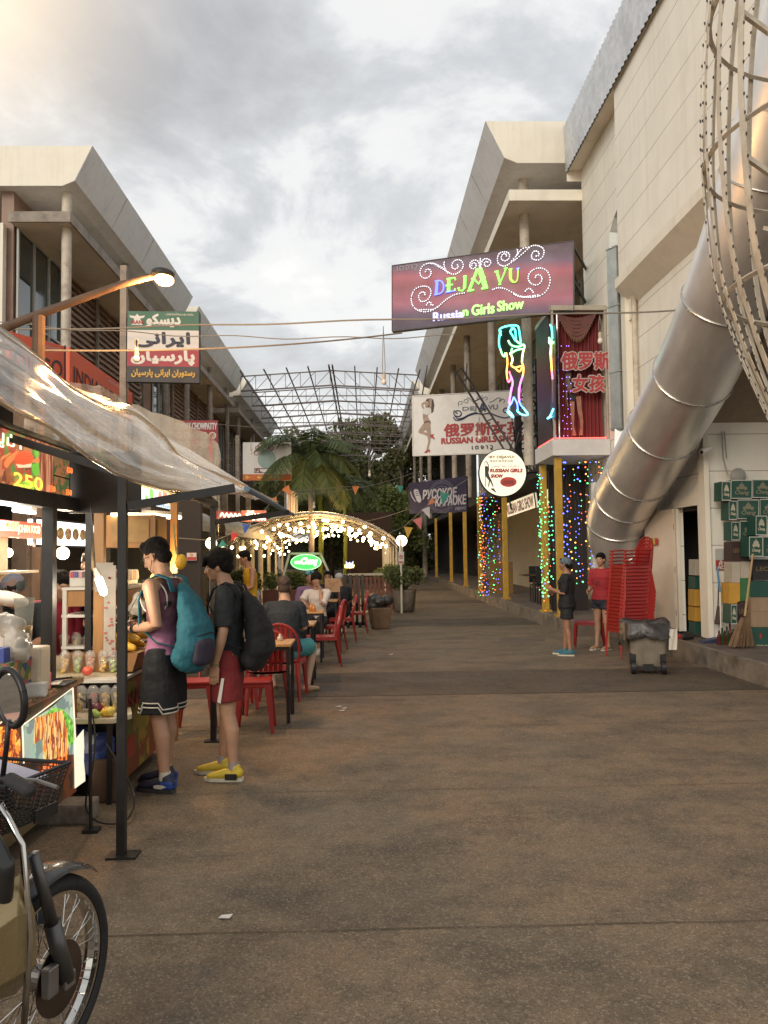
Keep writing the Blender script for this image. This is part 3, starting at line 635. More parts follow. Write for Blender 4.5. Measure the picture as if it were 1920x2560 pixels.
# ---- big violet show board
PRINT = mat('violet_print', (.2, .1, .12), .5, var=.1, scale=2, dirt=(.07, .05, .06), dirt_amt=.5, dscale=.9)
t_ = PRINT.node_tree; b_ = bsdf(PRINT); src = b_.inputs['Base Color'].links[0].from_socket
s_ = N(t_, 'ShaderNodeSeparateXYZ'); t_.links.new(N(t_, 'ShaderNodeTexCoord').outputs['Object'], s_.inputs[0])
r_ = N(t_, 'ShaderNodeValToRGB'); el = r_.color_ramp.elements; el[0].position = 0; el[0].color = (.045, .035, .07, 1); el[1].position = 1; el[1].color = (.07, .04, .06, 1)
for p_, c_ in ((.13, (.13, .085, .15)), (.3, (.42, .13, .19)), (.55, (.30, .09, .11)), (.72, (.46, .12, .16)), (.88, (.16, .10, .17))):
    q = el.new(p_); q.color = (*c_, 1)
t_.links.new(math_node(t_, 'ADD', math_node(t_, 'DIVIDE', s_.outputs[2], 1.45), math_node(t_, 'MULTIPLY', s_.outputs[0], .05)), r_.inputs[0])
mm = N(t_, 'ShaderNodeMix', data_type='RGBA'); mm.inputs[0].default_value = .16; t_.links.new(r_.outputs[0], mm.inputs[6]); t_.links.new(src, mm.inputs[7]); t_.links.new(mm.outputs[2], b_.inputs['Base Color'])
F = Frame((981, 665), (1432, 603), (1433, 775), (981, 827), 18.3, 17.0)
t = thing('show_sign', 'large violet and pink show billboard with lit silver scrolls and green letters', 'sign', F.p(.5, 0))
q = MB(); F.board(q, .12); q.build('board', PRINT, t, origin=None)
q = MB(); F.rect(q, -.003, -.015, 1.003, 0, .01, .14); F.rect(q, -.003, 1, 1.003, 1.012, .01, .14); F.rect(q, -.004, 0, 0, 1, .01, .14); F.rect(q, 1, 0, 1.006, 1, .01, .14); q.build('frame', DARKSTEEL, t)
zz4 = lambda pts: zq(F, pts, 980, 600, 3.606)
scr = [
 [(275, 515), (292, 505), (285, 485), (255, 485), (235, 515), (250, 560), (290, 565), (330, 535), (345, 480), (320, 440), (265, 430), (200, 455), (168, 530), (190, 610), (260, 655), (340, 655), (410, 620), (480, 560), (560, 515), (660, 500)],
 [(1300, 393), (1285, 380), (1300, 358), (1335, 370), (1345, 410), (1310, 448), (1255, 440), (1222, 395), (1230, 345), (1275, 308), (1335, 300), (1395, 335), (1420, 410), (1400, 490), (1340, 545), (1240, 560), (1150, 545), (1080, 510), (1010, 475), (950, 465), (895, 482)],
 [(305, 308), (290, 300), (300, 280), (330, 285), (342, 315), (320, 350), (280, 358), (245, 330), (245, 280), (275, 240), (330, 225), (390, 240), (450, 275), (510, 320), (560, 330), (610, 300), (630, 250), (605, 208), (560, 205), (530, 235), (530, 270), (560, 285), (585, 265), (575, 245)],
 [(1003, 193), (1020, 175), (1000, 160), (975, 175), (975, 210), (1010, 225), (1042, 200), (1040, 160), (1000, 143), (955, 155), (937, 200), (950, 250), (1000, 272), (1050, 250), (1120, 200), (1180, 150), (1240, 100), (1300, 98), (1350, 130), (1350, 190), (1310, 225), (1255, 215), (1245, 175), (1270, 145), (1305, 155), (1310, 185), (1285, 190)],
 [(720, 268), (705, 255), (715, 235), (740, 240), (745, 270), (715, 287), (690, 265), (695, 230), (730, 210), (765, 225), (782, 285), (800, 220), (830, 200), (870, 215), (876, 245), (850, 270), (825, 262), (822, 235), (845, 225), (855, 240)],
 [(782, 180), (782, 230), (782, 290)], [(330, 240), (360, 228), (400, 255), (460, 290), (500, 325)], [(465, 205), (455, 235), (465, 275)], [(1105, 112), (1118, 140), (1112, 185)], [(1050, 245), (1100, 190), (1160, 120), (1230, 110)],
 [(300, 615), (320, 580), (345, 575), (350, 600), (375, 600)], [(1195, 520), (1200, 500), (1225, 480), (1250, 490), (1270, 515)], [(420, 610), (370, 640), (300, 640), (240, 640)], [(1080, 520), (1160, 553), (1250, 548), (1330, 540)]]
BEAD = emit('silver_led', (.85, .83, .95), 1.0); q = MB(); qb = MB()
for sc_ in scr:
    qb.use(mat('scroll_strip', (.30, .25, .26), .4, var=.1)); pts = zz4(spline(sc_, 10)); F.line(qb, pts, .035, .006, 4); acc = 0
    for i in range(1, len(pts)):
        a = F.p(*pts[i - 1], .02); b = F.p(*pts[i], .02); L = (b - a).length; acc += L
        if acc > .042: acc = 0; qb.use(BEAD); qb.box(b, (.019, .02, .019))
qb.build('scroll_strip', None, t)
def strokes(F, tr, segs, w, m, name, t, d=.03):
    q = MB()
    for sg in segs: q.tube([F.p(u, v, d) for u, v in tr(sg)], w, 6)
    return q.build(name, m, t)
GRN = emit('green_led', (.22, 1.0, .12), 1.1); BLU = emit('blue_led', (.12, .16, .95), 1.5); OLV = emit('olive_led', (.35, .62, .10), .8)
strokes(F, zz4, [[(392, 388), (388, 505)], [(406, 388), (402, 503)], spline([(380, 390), (430, 388), (458, 425), (455, 475), (430, 500), (378, 512)], 5), [(480, 492), (562, 480)]], .017, BLU, 'letter_D', t)
strokes(F, zz4, [[(498, 372), (498, 490)], [(512, 370), (512, 486)], [(486, 373), (562, 364), (563, 384)], [(478, 432), (542, 424)], [(563, 462), (562, 478)]], .018, GRN, 'letter_E', t)
strokes(F, zz4, [[(657, 352), (655, 455), (630, 482), (600, 478), (592, 455)], [(644, 356), (642, 470)], [(634, 356), (664, 350)], [(588, 460), (606, 456)]], .017, GRN, 'letter_J', t)
strokes(F, zz4, [[(766, 292), (696, 478)], [(756, 296), (690, 470)], [(782, 290), (842, 462)], [(796, 290), (852, 458)], [(768, 300), (828, 466)], [(708, 378), (740, 388), (775, 425), (808, 372), (835, 368)], [(678, 486), (734, 478)], [(800, 470), (860, 462)], [(744, 298), (798, 286)]], .021, GRN, 'letter_A', t)
strokes(F, zz4, [[(930, 320), (966, 434), (1020, 294)], [(942, 320), (970, 422)], [(916, 322), (950, 316)], [(1000, 296), (1030, 290)], [(956, 436), (978, 433)]], .016, GRN, 'letter_V', t)
strokes(F, zz4, [spline([(1052, 302), (1056, 385), (1085, 420), (1122, 402), (1128, 296)], 5), [(1066, 300), (1070, 395), (1090, 410)], [(1042, 305), (1076, 298)]], .016, OLV, 'letter_U', t)
q = MB(); q.tube([F.p(*p_, .03) for p_ in zz4([(1110, 300), (1140, 294)])], .016, 5); q.tube([F.p(*p_, .03) for p_ in zz4([(1127, 296), (1126, 320)])], .016, 5); q.build('letter_tip', BLU, t)
def ztext(F, tr, body, x0, x1, yc, hgt, m, t, bold=0., slant=0., sc=1., name='lettering', d=.006):
    a, b = tr([(x0, yc), (x1, yc)]); c = tr([((x0 + x1) / 2, yc)])[0]; c0, c1 = tr([((x0 + x1) / 2, yc + hgt / 2), ((x0 + x1) / 2, yc - hgt / 2)])
    return F.text(body, c[0], c[1], (c1[1] - c0[1]) * F.h, m, t, bold, fit=b[0] - a[0], slant=slant, name=name, d=d)
ztext(F, zz4, 'Russia', 372, 640, 697, 72, emit('pale_led', (.42, .40, .75), .75), t, .012, d=.02); ztext(F, zz4, 'n', 642, 684, 681, 46, GRN, t, .012, d=.02)
ztext(F, zz4, 'Girls', 720, 922, 652, 92, emit('lime_led', (.30, .72, .16), .8), t, .012, d=.02); ztext(F, zz4, 'Show', 950, 1185, 622, 88, MATS['lime_led'], t, .012, d=.02)
ztext(F, zz4, 'เดจาวู', 30, 215, 265, 62, mat('grey_paint', (.30, .26, .28), .6), t, .006)
q = MB()
for (px, py) in ((1240, 640), (1240, 690), (1195, 830)):
    pass
q.bar(F.p(1, .95, -.1), F.p(1, .95, -.1) + V((.75, 1.6, 0)), .05); q.bar(F.p(1, .45, -.1), F.p(1, .45, -.1) + V((.75, 1.7, 0)), .05); q.bar(F.p(1, .62, -.1), F.p(1, .45, -.1) + V((.4, 1.0, 0)), .04); q.bar(F.p(.3, 1.0, -.1), F.p(.3, 1.0, -.1) + V((.9, 2, .5)), .03)
q.build('wall_bracket', DARKSTEEL, t)

# ---- white billboard
F = Frame((1032, 992), (1326, 975), (1328, 1128), (1034, 1138), 22.7, 22.0); z5 = lambda pts: zq(F, pts, 1020, 960, 5.184)
t = thing('billboard', 'wide white billboard with red Chinese characters and a posing woman print', 'sign', F.p(.5, 0))
q = MB(); F.board(q, .08); q.build('board', WHITEB, t); q = MB(); F.frame(q, .03, .012, .1); q.build('frame', mat('alu_edge', (.35, .33, .3), .4, .5), t)
ztext(F, z5, '俄罗斯女孩', 465, 1475, 585, 165, REDL, t, .018); ztext(F, z5, 'RUSSIAN GIRLS SHOW', 430, 1505, 722, 72, REDL, t, .014)
ztext(F, z5, 'เ ด จ า วู', 830, 1100, 833, 62, BLK, t, .008)
ztext(F, z5, 'DEJ', 705, 882, 328, 62, GREYL, t, .008); ztext(F, z5, 'A', 915, 1005, 308, 100, NAVY, t, .014); ztext(F, z5, 'VU', 1035, 1160, 305, 60, GREYL, t, .008)
q = MB()
for sc_ in ([(655, 290), (650, 240), (690, 225), (695, 255), (670, 265)], [(720, 240), (730, 205), (775, 210), (760, 245), (735, 240)], [(760, 180), (800, 195), (850, 245), (905, 255)], [(905, 215), (890, 185), (920, 170), (950, 200), (955, 240)], [(955, 240), (965, 195), (1005, 170), (1025, 195), (1000, 215)], [(955, 150), (955, 240)], [(1050, 245), (1110, 220), (1150, 190), (1190, 190), (1180, 230)], [(1180, 240), (1220, 200), (1250, 225), (1230, 250)]):
    F.line(q, z5(spline(sc_, 5)), .022, .006)
q.build('thin_scroll', GREYL, t); q = MB()
for sc_ in ([(640, 385), (615, 370), (625, 350), (665, 350), (690, 385), (665, 420), (615, 415), (590, 380), (600, 340)], [(585, 430), (620, 470), (700, 460), (790, 410), (890, 385), (960, 395), (1060, 385), (1150, 420), (1250, 445), (1330, 425)], [(600, 405), (640, 450), (710, 440), (800, 395), (890, 372)], [(1280, 320), (1245, 325), (1235, 360), (1265, 380), (1290, 355)]):
    F.line(q, z5(spline(sc_, 5)), .035, .006)
q.build('blue_scroll', NAVY, t)
def pieces(F, tr, t, name, lst, dd=.003):
    """layered flat colour shapes of a printed figure, one part"""
    q = MB()
    for i, (m, pts) in enumerate(lst): q.use(m); F.poly(q, tr(pts), .006 + i * .0012, .001)
    return q.build(name, None, t)
pieces(F, z5, t, 'printed_woman', [
 (HAIR_P, [(215, 235), (240, 190), (290, 180), (325, 200), (340, 270), (325, 360), (300, 380), (295, 300), (225, 300)]),
 (SKIN_P, [(170, 250), (205, 225), (235, 235), (215, 255), (190, 270), (225, 330), (205, 340), (172, 285)]),
 (SKIN_P, [(275, 185), (305, 190), (300, 300), (275, 320)]),
 (SKIN_P, [(217, 225), (262, 215), (270, 260), (245, 298), (222, 280)]),
 (WHT_P, [(180, 345), (215, 300), (262, 305), (285, 330), (280, 378), (240, 405), (182, 385)]),
 (SKIN_P, [(188, 385), (255, 400), (262, 440), (290, 480), (295, 520), (205, 505), (190, 430)]),
 (SKIN_P, [(205, 500), (290, 515), (270, 560), (190, 620), (290, 640), (330, 690), (300, 700), (250, 668), (135, 628), (140, 595)]),
 (SKIN_P, [(230, 560), (290, 540), (295, 640), (290, 740), (262, 850), (240, 850), (262, 740), (245, 640)]),
 (HAIR_P, [(205, 497), (232, 480), (262, 475), (292, 488), (294, 505), (262, 490), (232, 498), (212, 508)]),
 (REDL, [(208, 890), (250, 848), (285, 850), (287, 892), (279, 892), (276, 868), (240, 895)]),
 (REDL, [(275, 660), (320, 650), (345, 655), (320, 665), (350, 712), (340, 718), (300, 690)])])
for u in (.08, .45, .85): q = MB(); q.tube([F.p(u, 1.02, -.05), F.p(u, 1.05, -.05) + V((.3, 1.8, 1.2))], .02, 5); q.build('stay', DARKSTEEL, t)

# ---- round light box
F = Frame((1199, 1124), (1315, 1124), (1315, 1240), (1199, 1240), 19.8, 19.6); zr = lambda pts: zq(F, pts, 1020, 960, 5.184)
t = thing('round_sign', 'round white sign in black rim with red show lettering, above yellow pillar', 'sign', F.p(.5, 0))
LIT = emit('cream_lightbox', (.80, .74, .56), .42, True); q = MB(); F.disc(q, .5, .5, .5, .5, 0, .16, 48); q.build('face', LIT, t)
q = MB(); F_n = F.n; q.torus(F.p(.5, .5, -.07), F.w * .505, .035, axis=F_n, n=48); q.build('rim', BLACKP, t, smooth=True)
GOLDL = mat('gold_lettering', (.30, .20, .06), .5); REDD = mat('deep_red_lettering', (.42, .03, .02), .5)
ztext(F, zr, '•BY DEJAVU•', 1045, 1385, 950, 42, GOLDL, t, .004); ztext(F, zr, '美丽的俄罗斯姑娘', 1065, 1365, 998, 36, mat('brown_lettering', (.12, .09, .06), .6), t)
ztext(F, zr, arabic('دختران زیبا روسی'), 1078, 1445, 1060, 46, MATS['brown_lettering'], t); ztext(F, zr, 'RUSSIAN GIRLS', 1070, 1484, 1120, 44, REDD, t, .008, .18); ztext(F, zr, 'SHOW', 1080, 1228, 1193, 42, REDD, t, .008, .18)
q = MB(); c = zr([(1303, 1268)])[0]; F.disc(q, c[0], c[1], .178, .107, .006, .004, 28); q.build('red_oval', mat('red_oval', (.5, .03, .02), .4), t)
q = MB()
for (a, b, c_, d_) in ((1235, 1252, 1372, 1266), (1228, 1278, 1380, 1292)):
    n = 13
    for i in range(n):
        x0 = a + (c_ - a) * i / n; (p0, p1) = zr([(x0, d_ + (i % 3) * 2), (x0 + (c_ - a) / n * .7, b - (i % 2) * 5)]); F.rect(q, p0[0], p0[1], p1[0], p1[1], .009)
q.build('dark_script', mat('oval_script', (.10, .01, .01), .5), t)
pieces(F, zr, t, 'dancer_silhouette', [(BLK, [(998, 1010), (1004, 1010), (1010, 1330), (1002, 1330)]), (BLK, [(1000, 1075), (1020, 1060), (1040, 1075), (1035, 1040), (1020, 1015), (1002, 1005), (1000, 998), (1030, 1008), (1048, 1040), (1055, 1110), (1045, 1150), (1060, 1200), (1085, 1250), (1112, 1330), (1100, 1332), (1065, 1260), (1050, 1330), (1038, 1332), (1050, 1250), (1010, 1200), (1000, 1150)]), (BLK, [(1070, 1355), (1110, 1350), (1135, 1385), (1150, 1410), (1120, 1395), (1085, 1370)])])
q = MB(); q.tube([F.p(.62, -.02, -.08), F.p(.62, -.02, -.08) + V((.1, .1, -.3))], .02, 6); q.tube([F.p(1.0, .5, -.08), F.p(1.0, .5, -.08) + V((.9, .6, .1))], .025, 6); q.build('bracket', DARKSTEEL, t)

# ---- karaoke board
F = Frame((1021, 1209), (1166, 1190), (1168, 1279), (1023, 1285), 27.4, 26.0); zk = lambda pts: zq(F, pts, 1020, 960, 5.184)
t = thing('karaoke_sign', 'dark blue karaoke sign with white slanted Cyrillic letters and a microphone', 'sign', F.p(.5, 0))
q = MB(); F.board(q, .08); q.build('board', mat('dark_blue_print', (.022, .018, .05), .5, var=.25, scale=2), t)
GREYW = mat('pale_lettering', (.42, .40, .42), .5)
a = MB(); F.text('РУССКОЕ', *zk([(408, 1412)])[0], .30, GREYW, t, .012, fit=.57, slant=.15); F.text('КАРАОКЕ', *zk([(552, 1505)])[0], .30, GREYW, t, .012, fit=.51, slant=.15); F.text('DEJAVU', *zk([(684, 1607)])[0], .12, GREYL, t, .004, fit=.17, slant=.2)
q = MB(); c = zk([(435, 1455)])[0]
for r in (.235, .215, .195, .15): F.line(q, [(c[0] + r * cos(k * pi / 16) , c[1] + r * F.w / F.h * sin(k * pi / 16)) for k in range(33)], .010, .007, 4)
q.build('ring_print', GREYL, t)
pieces(F, zk, t, 'printed_microphone', [(GREYW, [(70, 1365), (95, 1345), (130, 1360), (140, 1395), (160, 1440), (175, 1500), (150, 1535), (115, 1510), (90, 1440), (75, 1400)]), (MATS['dark_blue_print'], [(90, 1385), (125, 1375), (128, 1382), (92, 1393)]), (MATS['dark_blue_print'], [(95, 1410), (135, 1398), (137, 1405), (98, 1418)]), (MATS['dark_blue_print'], [(102, 1435), (145, 1422), (147, 1430), (105, 1443)]), (GREYW, [(25, 1385), (35, 1375), (60, 1450), (100, 1515), (92, 1520), (50, 1460)])])

# ---- small lit boards under the deck
F = Frame((1264, 1260), (1334, 1232), (1339, 1269), (1269, 1293), 25.0, 22.3)
t = thing('lit_sign', 'small tilted lit cream board reading show in red, right of the round sign', 'sign', F.p(.5, 0)); q = MB(); F.board(q, .08); q.build('board', emit('cream_board', (.80, .70, .50), .42, True), t); F.text('RUSSIAN GIRLS SHOW', .5, .5, F.h * .72, mat('brown_red_lettering', (.20, .03, .03), .5), t, .008, fit=.92); q = MB(); F.frame(q, .02); q.build('frame', DARKSTEEL, t)
F = Frame((1366, 1224), (1403, 1206), (1403, 1249), (1366, 1264), 20.2, 18.9)
t = thing('lit_sign', 'small glowing yellowish board half hidden behind the corner pillar', 'sign', F.p(.5, 0)); q = MB(); F.board(q, .06); q.build('board', emit('yellow_board', (.66, .66, .36), .5, True), t); q = MB(); F.line(q, spline([(.12, .3), (.25, .7), (.35, .3), (.45, .6), (.5, .3), (.62, .55), (.8, .5), (.92, .7)], 5), .02); q.build('script', GOLDL, t)

# ---- curtained booth with red poster and white deck edge
t = thing('glass_booth', 'glass fronted booth with dark red curtain, pink Chinese characters and dancer, above pillar', 'booth', (4.6, 17, 3.6))
BX0, BX1, BY0, BY1, BZ0, BZ1 = 4.03, 5.17, 17.02, 18.6, 3.99, 6.72
q = MB(); q.box2((3.97, 16.95, 3.63), (5.19, 18.68, 3.97)); q.build('deck_edge', mat('deck_white', (.62, .60, .58), .5, var=.06, dirt=(.4, .37, .33), dirt_amt=.3), t)
CURT = mat('red_curtain', (.17, .018, .018), .7, var=.3, scale=3, stretch=(10, 10, .3)); q = MB()
P = [[V((BX0 + .05 + (BX1 - BX0 - .1) * i / 70, BY0 + .25 + .035 * sin(i * 1.15), z)) for z in (BZ0, 5.3, BZ1)] for i in range(71)]; q.grid(P)
q.build('curtain', CURT, t, smooth=True, fix=False)
q = MB(); q.box2((BX0 - .02, BY0 - .03, BZ1), (BX1 + .02, BY1, BZ1 + .10)); q.box2((BX1 - .03, BY0 - .01, BZ0), (BX1 + .015, BY0 + .04, BZ1)); q.box2((BX0 - .01, BY0 - .01, BZ0), (BX0 + .03, BY0 + .04, BZ1)); q.build('frame', mat('booth_frame', (.40, .36, .28), .5, var=.15, dirt=(.2, .15, .1)), t)
q = MB(); q.box2((BX0, BY0 + .3, BZ0), (BX0 + .04, BY1, BZ1)); q.build('side_wall', mat('booth_side', (.035, .02, .022), .7, var=.5, scale=5), t)
q = MB(); SW = mat('swag_cloth', (.13, .045, .035), .7, var=.3, scale=8)
for x0, x1 in ((BX0 + .02, BX0 + .18), (BX0 + .14, BX1 - .18)):
    for k in range(6):
        P = [[V((x0 + (x1 - x0) * i / 14, BY0 + .10 - .01 * k + .03 * sin(pi * i / 14), BZ1 - .02 - (.10 + .085 * k) * sin(pi * i / 14) * (1 if x1 - x0 > .3 else 2.2) - d)) for d in (0, .07)] for i in range(15)]; q.grid(P)
q.build('swag', SW, t, smooth=True, fix=False)
q = MB()
for k in range(26):
    u = k / 25; x = BX0 + .16 + (BX1 - .2 - BX0 - .16) * u; z = BZ1 - .02 - .52 * sin(pi * u) - .06; q.tube([(x, BY0 + .07, z), (x, BY0 + .07, z - .07)], .006, 4)
q.build('fringe', mat('fringe_gold', (.25, .17, .08), .6), t)
FB = Frame.world((BX0, BY0 - .012, BZ0), (BX1, BY0 - .012, BZ0), (BX1, BY0 - .012, BZ1), (BX0, BY0 - .012, BZ1)); z3 = lambda pts: zq(FB, pts, 1400, 780, 5.184)
PALE = mat('pale_outline', (.50, .42, .38), .5); REDC = mat('dark_red_characters', (.40, .05, .05), .5)
for i, (tx, x0, x1, yc, h) in enumerate((('俄罗斯', 22, 640, 635, 225), ('女孩', 165, 572, 925, 215))):
    ztext(FB, z3, tx, x0, x1, yc, h, PALE, t, .032, name='outline_characters'); ztext(FB, z3, tx, x0, x1, yc, h, REDC, t, .012, d=.014)
q = MB(); q.tube([(4.17, BY0 + .12, BZ0), (4.17, BY0 + .12, BZ1)], .022, 8); q.build('dance_pole', mat('steel_pole', (.4, .38, .36), .25, .9), t)
FD = Frame.world((BX0, BY0 + .09, BZ0), (BX1, BY0 + .09, BZ0), (BX1, BY0 + .09, BZ1), (BX0, BY0 + .09, BZ1)); z3d = lambda pts: zq(FD, pts, 1400, 780, 5.184)
SKD = mat('dancer_print', (.34, .14, .09), .5, var=.2, scale=10)
pieces(FD, z3d, t, 'dancer_cutout', [(mat('dim_hair', (.10, .075, .05), .6), [(70, 800), (100, 775), (150, 790), (140, 850), (110, 900), (80, 990), (70, 930)]), (mat('dim_skin', (.16, .12, .09), .6), [(90, 820), (135, 830), (145, 860), (120, 885), (160, 930), (150, 1000), (90, 1010), (100, 930)]), (mat('dim_pink', (.22, .05, .07), .6), [(95, 1000), (150, 985), (165, 1040), (120, 1060)]), (MATS['dim_skin'], [(75, 1000), (95, 1030), (90, 1150), (110, 1230), (90, 1220), (78, 1130)]), (BLK, [(115, 1055), (170, 1065), (230, 1090), (190, 1160), (120, 1140)]),
 (SKD, [(125, 1160), (185, 1160), (185, 1330), (180, 1480), (210, 1600), (160, 1605), (160, 1500), (140, 1320)]), (SKD, [(205, 1100), (270, 1090), (280, 1240), (300, 1420), (292, 1600), (245, 1595), (262, 1500), (255, 1400), (225, 1280)])])
q = MB(); q.box2((BX0, BY0 + .0, BZ0 + .004), (BX1 - .04, BY0 + .02, BZ0 + .02)); q.box2((BX0 - .01, BY0, BZ0 + .004), (BX0 + .008, BY1, BZ0 + .02)); q.build('red_neon_tube', emit('red_neon', (1, .05, .04), 5.0, True), t)
# people-free balcony rail post on top of booth is left out; string of violet beads behind the glass
LEDV = emit('violet_led', (.30, .18, 1.0), 4.0)
for k, x in enumerate((4.06, 4.25, 4.33, 4.40)):
    q = MB(); r = random.Random(k); z = BZ1 - .75
    while z > BZ0 + .05: q.ell((x + r.uniform(-.02, .02), BY0 + .05, z), .0075, n=5, m=4); z -= r.uniform(.11, .22)
    q.build('violet_beads', LEDV, t, fix=False)
# rear of the booth: fixings box and clutter tower of dark ladders and cables
t = thing('cable_tower', 'dark scaffold mast tangled with cables and ladders behind the neon figures', 'mast', (4.25, 20.6, 3.6))
for (x, y) in ((3.95, 20.6), (4.55, 20.9)):
    q = MB(); q.box2((x - .08, y - .08, 3.7), (x + .08, y + .08, 6.6)); q.build('mast', BLACKP, t)
q = MB()
q.bar((2.6, 21, 6.4), (4.0, 20.8, 4.0), .05); q.bar((2.45, 21, 6.3), (3.8, 20.8, 3.95), .05)
for k in range(9): a = k / 9; q.bar(V((2.6, 21, 6.4)).lerp(V((4.0, 20.8, 4.0)), a), V((2.45, 21, 6.3)).lerp(V((3.8, 20.8, 3.95)), a), .03)
q.build('ladder', DARKSTEEL, t)
for k in range(8): z = 3.9 + k * .33; q = MB(); q.bar((3.95, 20.55, z), (4.6, 20.8, z + .02), .04); q.build('rung', DARKSTEEL, t)
r = random.Random(4)
for k in range(16):
    x = r.uniform(3.9, 4.6); pts = [V((x + r.uniform(-.3, .3), 20.4 + r.uniform(-.1, .2), 3.6 + 2.9 * i / 6 + r.uniform(-.1, .1))) for i in range(7)]; q = MB(); q.tube([V(p) for p in spline([tuple(p) for p in pts], 4)], .014, 5); q.build('cable', BLACKP, t)

# ---- neon women
for c_, v_ in {'aqua': (.1, .9, .75), 'green': (.25, 1, .35), 'yellow': (.9, .9, .3), 'orange': (1, .35, .08), 'red': (1, .12, .2), 'pink': (1, .15, .75), 'blue': (.1, .2, 1), 'cyan': (.15, .75, 1)}.items(): emit('neon_' + c_, v_, 2.6, True)
def neon(label, F, tr, segs, sticks):
    t = thing('neon_figure', label, 'neon sign', F.p(.5, 0), 'neon dancing figures')
    for i, (c, s, pts) in enumerate(segs):
        q = MB(); q.tube([F.p(u, v, .04) for u, v in tr(spline(pts, 5))], .019, 6); q.build('neon_tube', MATS['neon_' + c], t)
    q = MB(); F.poly(q, tr(sticks), 0, .02); q.build('back_plate', mat('neon_plate', (.012, .016, .012), .5, var=.3), t)
    return t
F = Frame((1243, 810), (1322, 810), (1322, 1046), (1243, 1046), 19.0, 18.9); zn = lambda pts: zq(F, pts, 940, 250, 2.592)
segs = [('aqua', 1, [(905, 1480), (880, 1500), (895, 1530), (915, 1560), (910, 1490), (885, 1480)]), ('aqua', 1, [(820, 1530), (812, 1490), (850, 1470), (900, 1462), (930, 1468), (938, 1500), (945, 1560), (948, 1590)]), ('aqua', 1, [(820, 1500), (808, 1540), (806, 1590), (815, 1620)]), ('green', 1, [(815, 1620), (825, 1650), (840, 1665), (845, 1640)]), ('green', 1, [(865, 1560), (885, 1590), (930, 1600), (965, 1585), (968, 1610), (940, 1615), (910, 1625), (885, 1640), (890, 1610)]), ('green', 1, [(915, 1560), (940, 1580)]), ('yellow', 1, [(875, 1640), (888, 1665), (890, 1690), (880, 1715)]), ('yellow', 1, [(965, 1615), (955, 1660), (952, 1700)]), ('orange', 1, [(852, 1640), (858, 1700), (852, 1760), (855, 1810)]), ('orange', 1, [(880, 1720), (905, 1735), (950, 1725), (935, 1760), (905, 1735)]), ('orange', 1, [(952, 1700), (962, 1740), (955, 1790)]), ('red', 1, [(855, 1810), (865, 1830), (878, 1800), (868, 1760)]), ('pink', 1, [(878, 1790), (890, 1830), (880, 1880), (870, 1930), (868, 1975)]), ('pink', 1, [(955, 1790), (938, 1840), (930, 1900), (930, 1960)]),
        ('blue', 1, [(868, 1975), (862, 1990)])]
zn6 = lambda pts: zq(F, pts, 940, 900, 2.592)
t = neon('neon outline of a dancing woman in rainbow colours, fully visible under the violet board', F, zn, segs, [(815, 1480), (935, 1470), (960, 1600), (955, 1780), (930, 1990), (985, 2040), (870, 2050), (880, 1830), (850, 1660), (812, 1620)])
for c, pts in (('blue', [(895, 240), (880, 280), (862, 305), (855, 330)]), ('cyan', [(855, 330), (875, 345), (890, 370), (878, 365), (850, 335)]), ('blue', [(895, 240), (915, 280), (920, 320)]), ('blue', [(930, 260), (938, 290), (955, 310)]), ('cyan', [(955, 310), (985, 352), (950, 355), (920, 335), (918, 320)]), ('pink', [(880, 180), (872, 240), (862, 280)]), ('pink', [(930, 180), (928, 240), (932, 262)])):
    q = MB(); q.tube([F.p(u, v, .04) for u, v in zn6(spline(pts, 5))], .019, 6); q.build('neon_tube', MATS['neon_' + c], t)
F = Frame((1372, 812), (1390, 812), (1390, 1046), (1372, 1046), 17.5, 16.7)
neon('second neon woman seen nearly edge on, left of the curtained booth', F, lambda p: p, [('aqua', 1, [(.5, 1), (.7, .95), (.75, .85)]), ('green', 1, [(.3, .86), (.5, .83), (.9, .81), (.4, .80), (.3, .83)]), ('yellow', 1, [(.6, .8), (.55, .72), (.5, .68)]), ('orange', 1, [(.5, .68), (.6, .6), (.7, .5)]), ('red', 1, [(.7, .5), (.8, .42)]), ('cyan', 1, [(.9, .1), (.5, .03), (.1, .0), (.6, .02)]), ], [(.2, 0), (.9, 0), (.9, 1), (.2, 1)])

# ---- left side signs
F = Frame((318, 777), (498, 779), (498, 957), (316, 954), 13, 13)
t = thing('flag_sign', 'hanging sign in green, white and red bands with Persian lettering', 'sign', F.p(.5, 0))
q = MB(); F.board(q, .12); q.build('board', mat('sign_black', (.03, .03, .032), .5), t)
for nm, c, v0, v1 in (('red', (.30, .03, .045), .22, .455), ('white', (.60, .57, .53), .455, .73), ('green', (.04, .13, .075), .73, .995)):
    q = MB(); F.rect(q, .006, v0, .994, v1, .003); q.build('band', mat('band_' + nm, c, .5, var=.06), t)
F.text(arabic('دیسکو'), .505, .865, F.h * .18, WHT_P, t, .012, fit=.46); F.text(arabic('ایرانی'), .49, .595, F.h * .20, mat('ink_blue', (.02, .02, .04), .5), t, .014, fit=.75); F.text(arabic('پارسیان'), .50, .345, F.h * .20, WHT_P, t, .014, fit=.86); F.text(arabic('رستوران ایرانی پارسیان'), .505, .12, F.h * .12, mat('gold_paint', (.55, .34, .05), .5), t, .005, fit=.87)
F.text('IRANI', .145, .84, F.h * .05, mat('logo_red', (.3, .03, .03), .5), t, .003, fit=.17, d=.011); F.text('บริษัทดิสโก้พลาซ่า จำกัด', .73, .955, F.h * .03, WHT_P, t, .001, fit=.38)
q = MB(); F.poly(q, [(.03, .935), (.11, .925), (.14, .96), (.17, .925), (.25, .935), (.235, .905), (.18, .89), (.22, .80), (.06, .80), (.10, .89), (.045, .905)], .006); q.build('wing_logo', WHT_P, t)
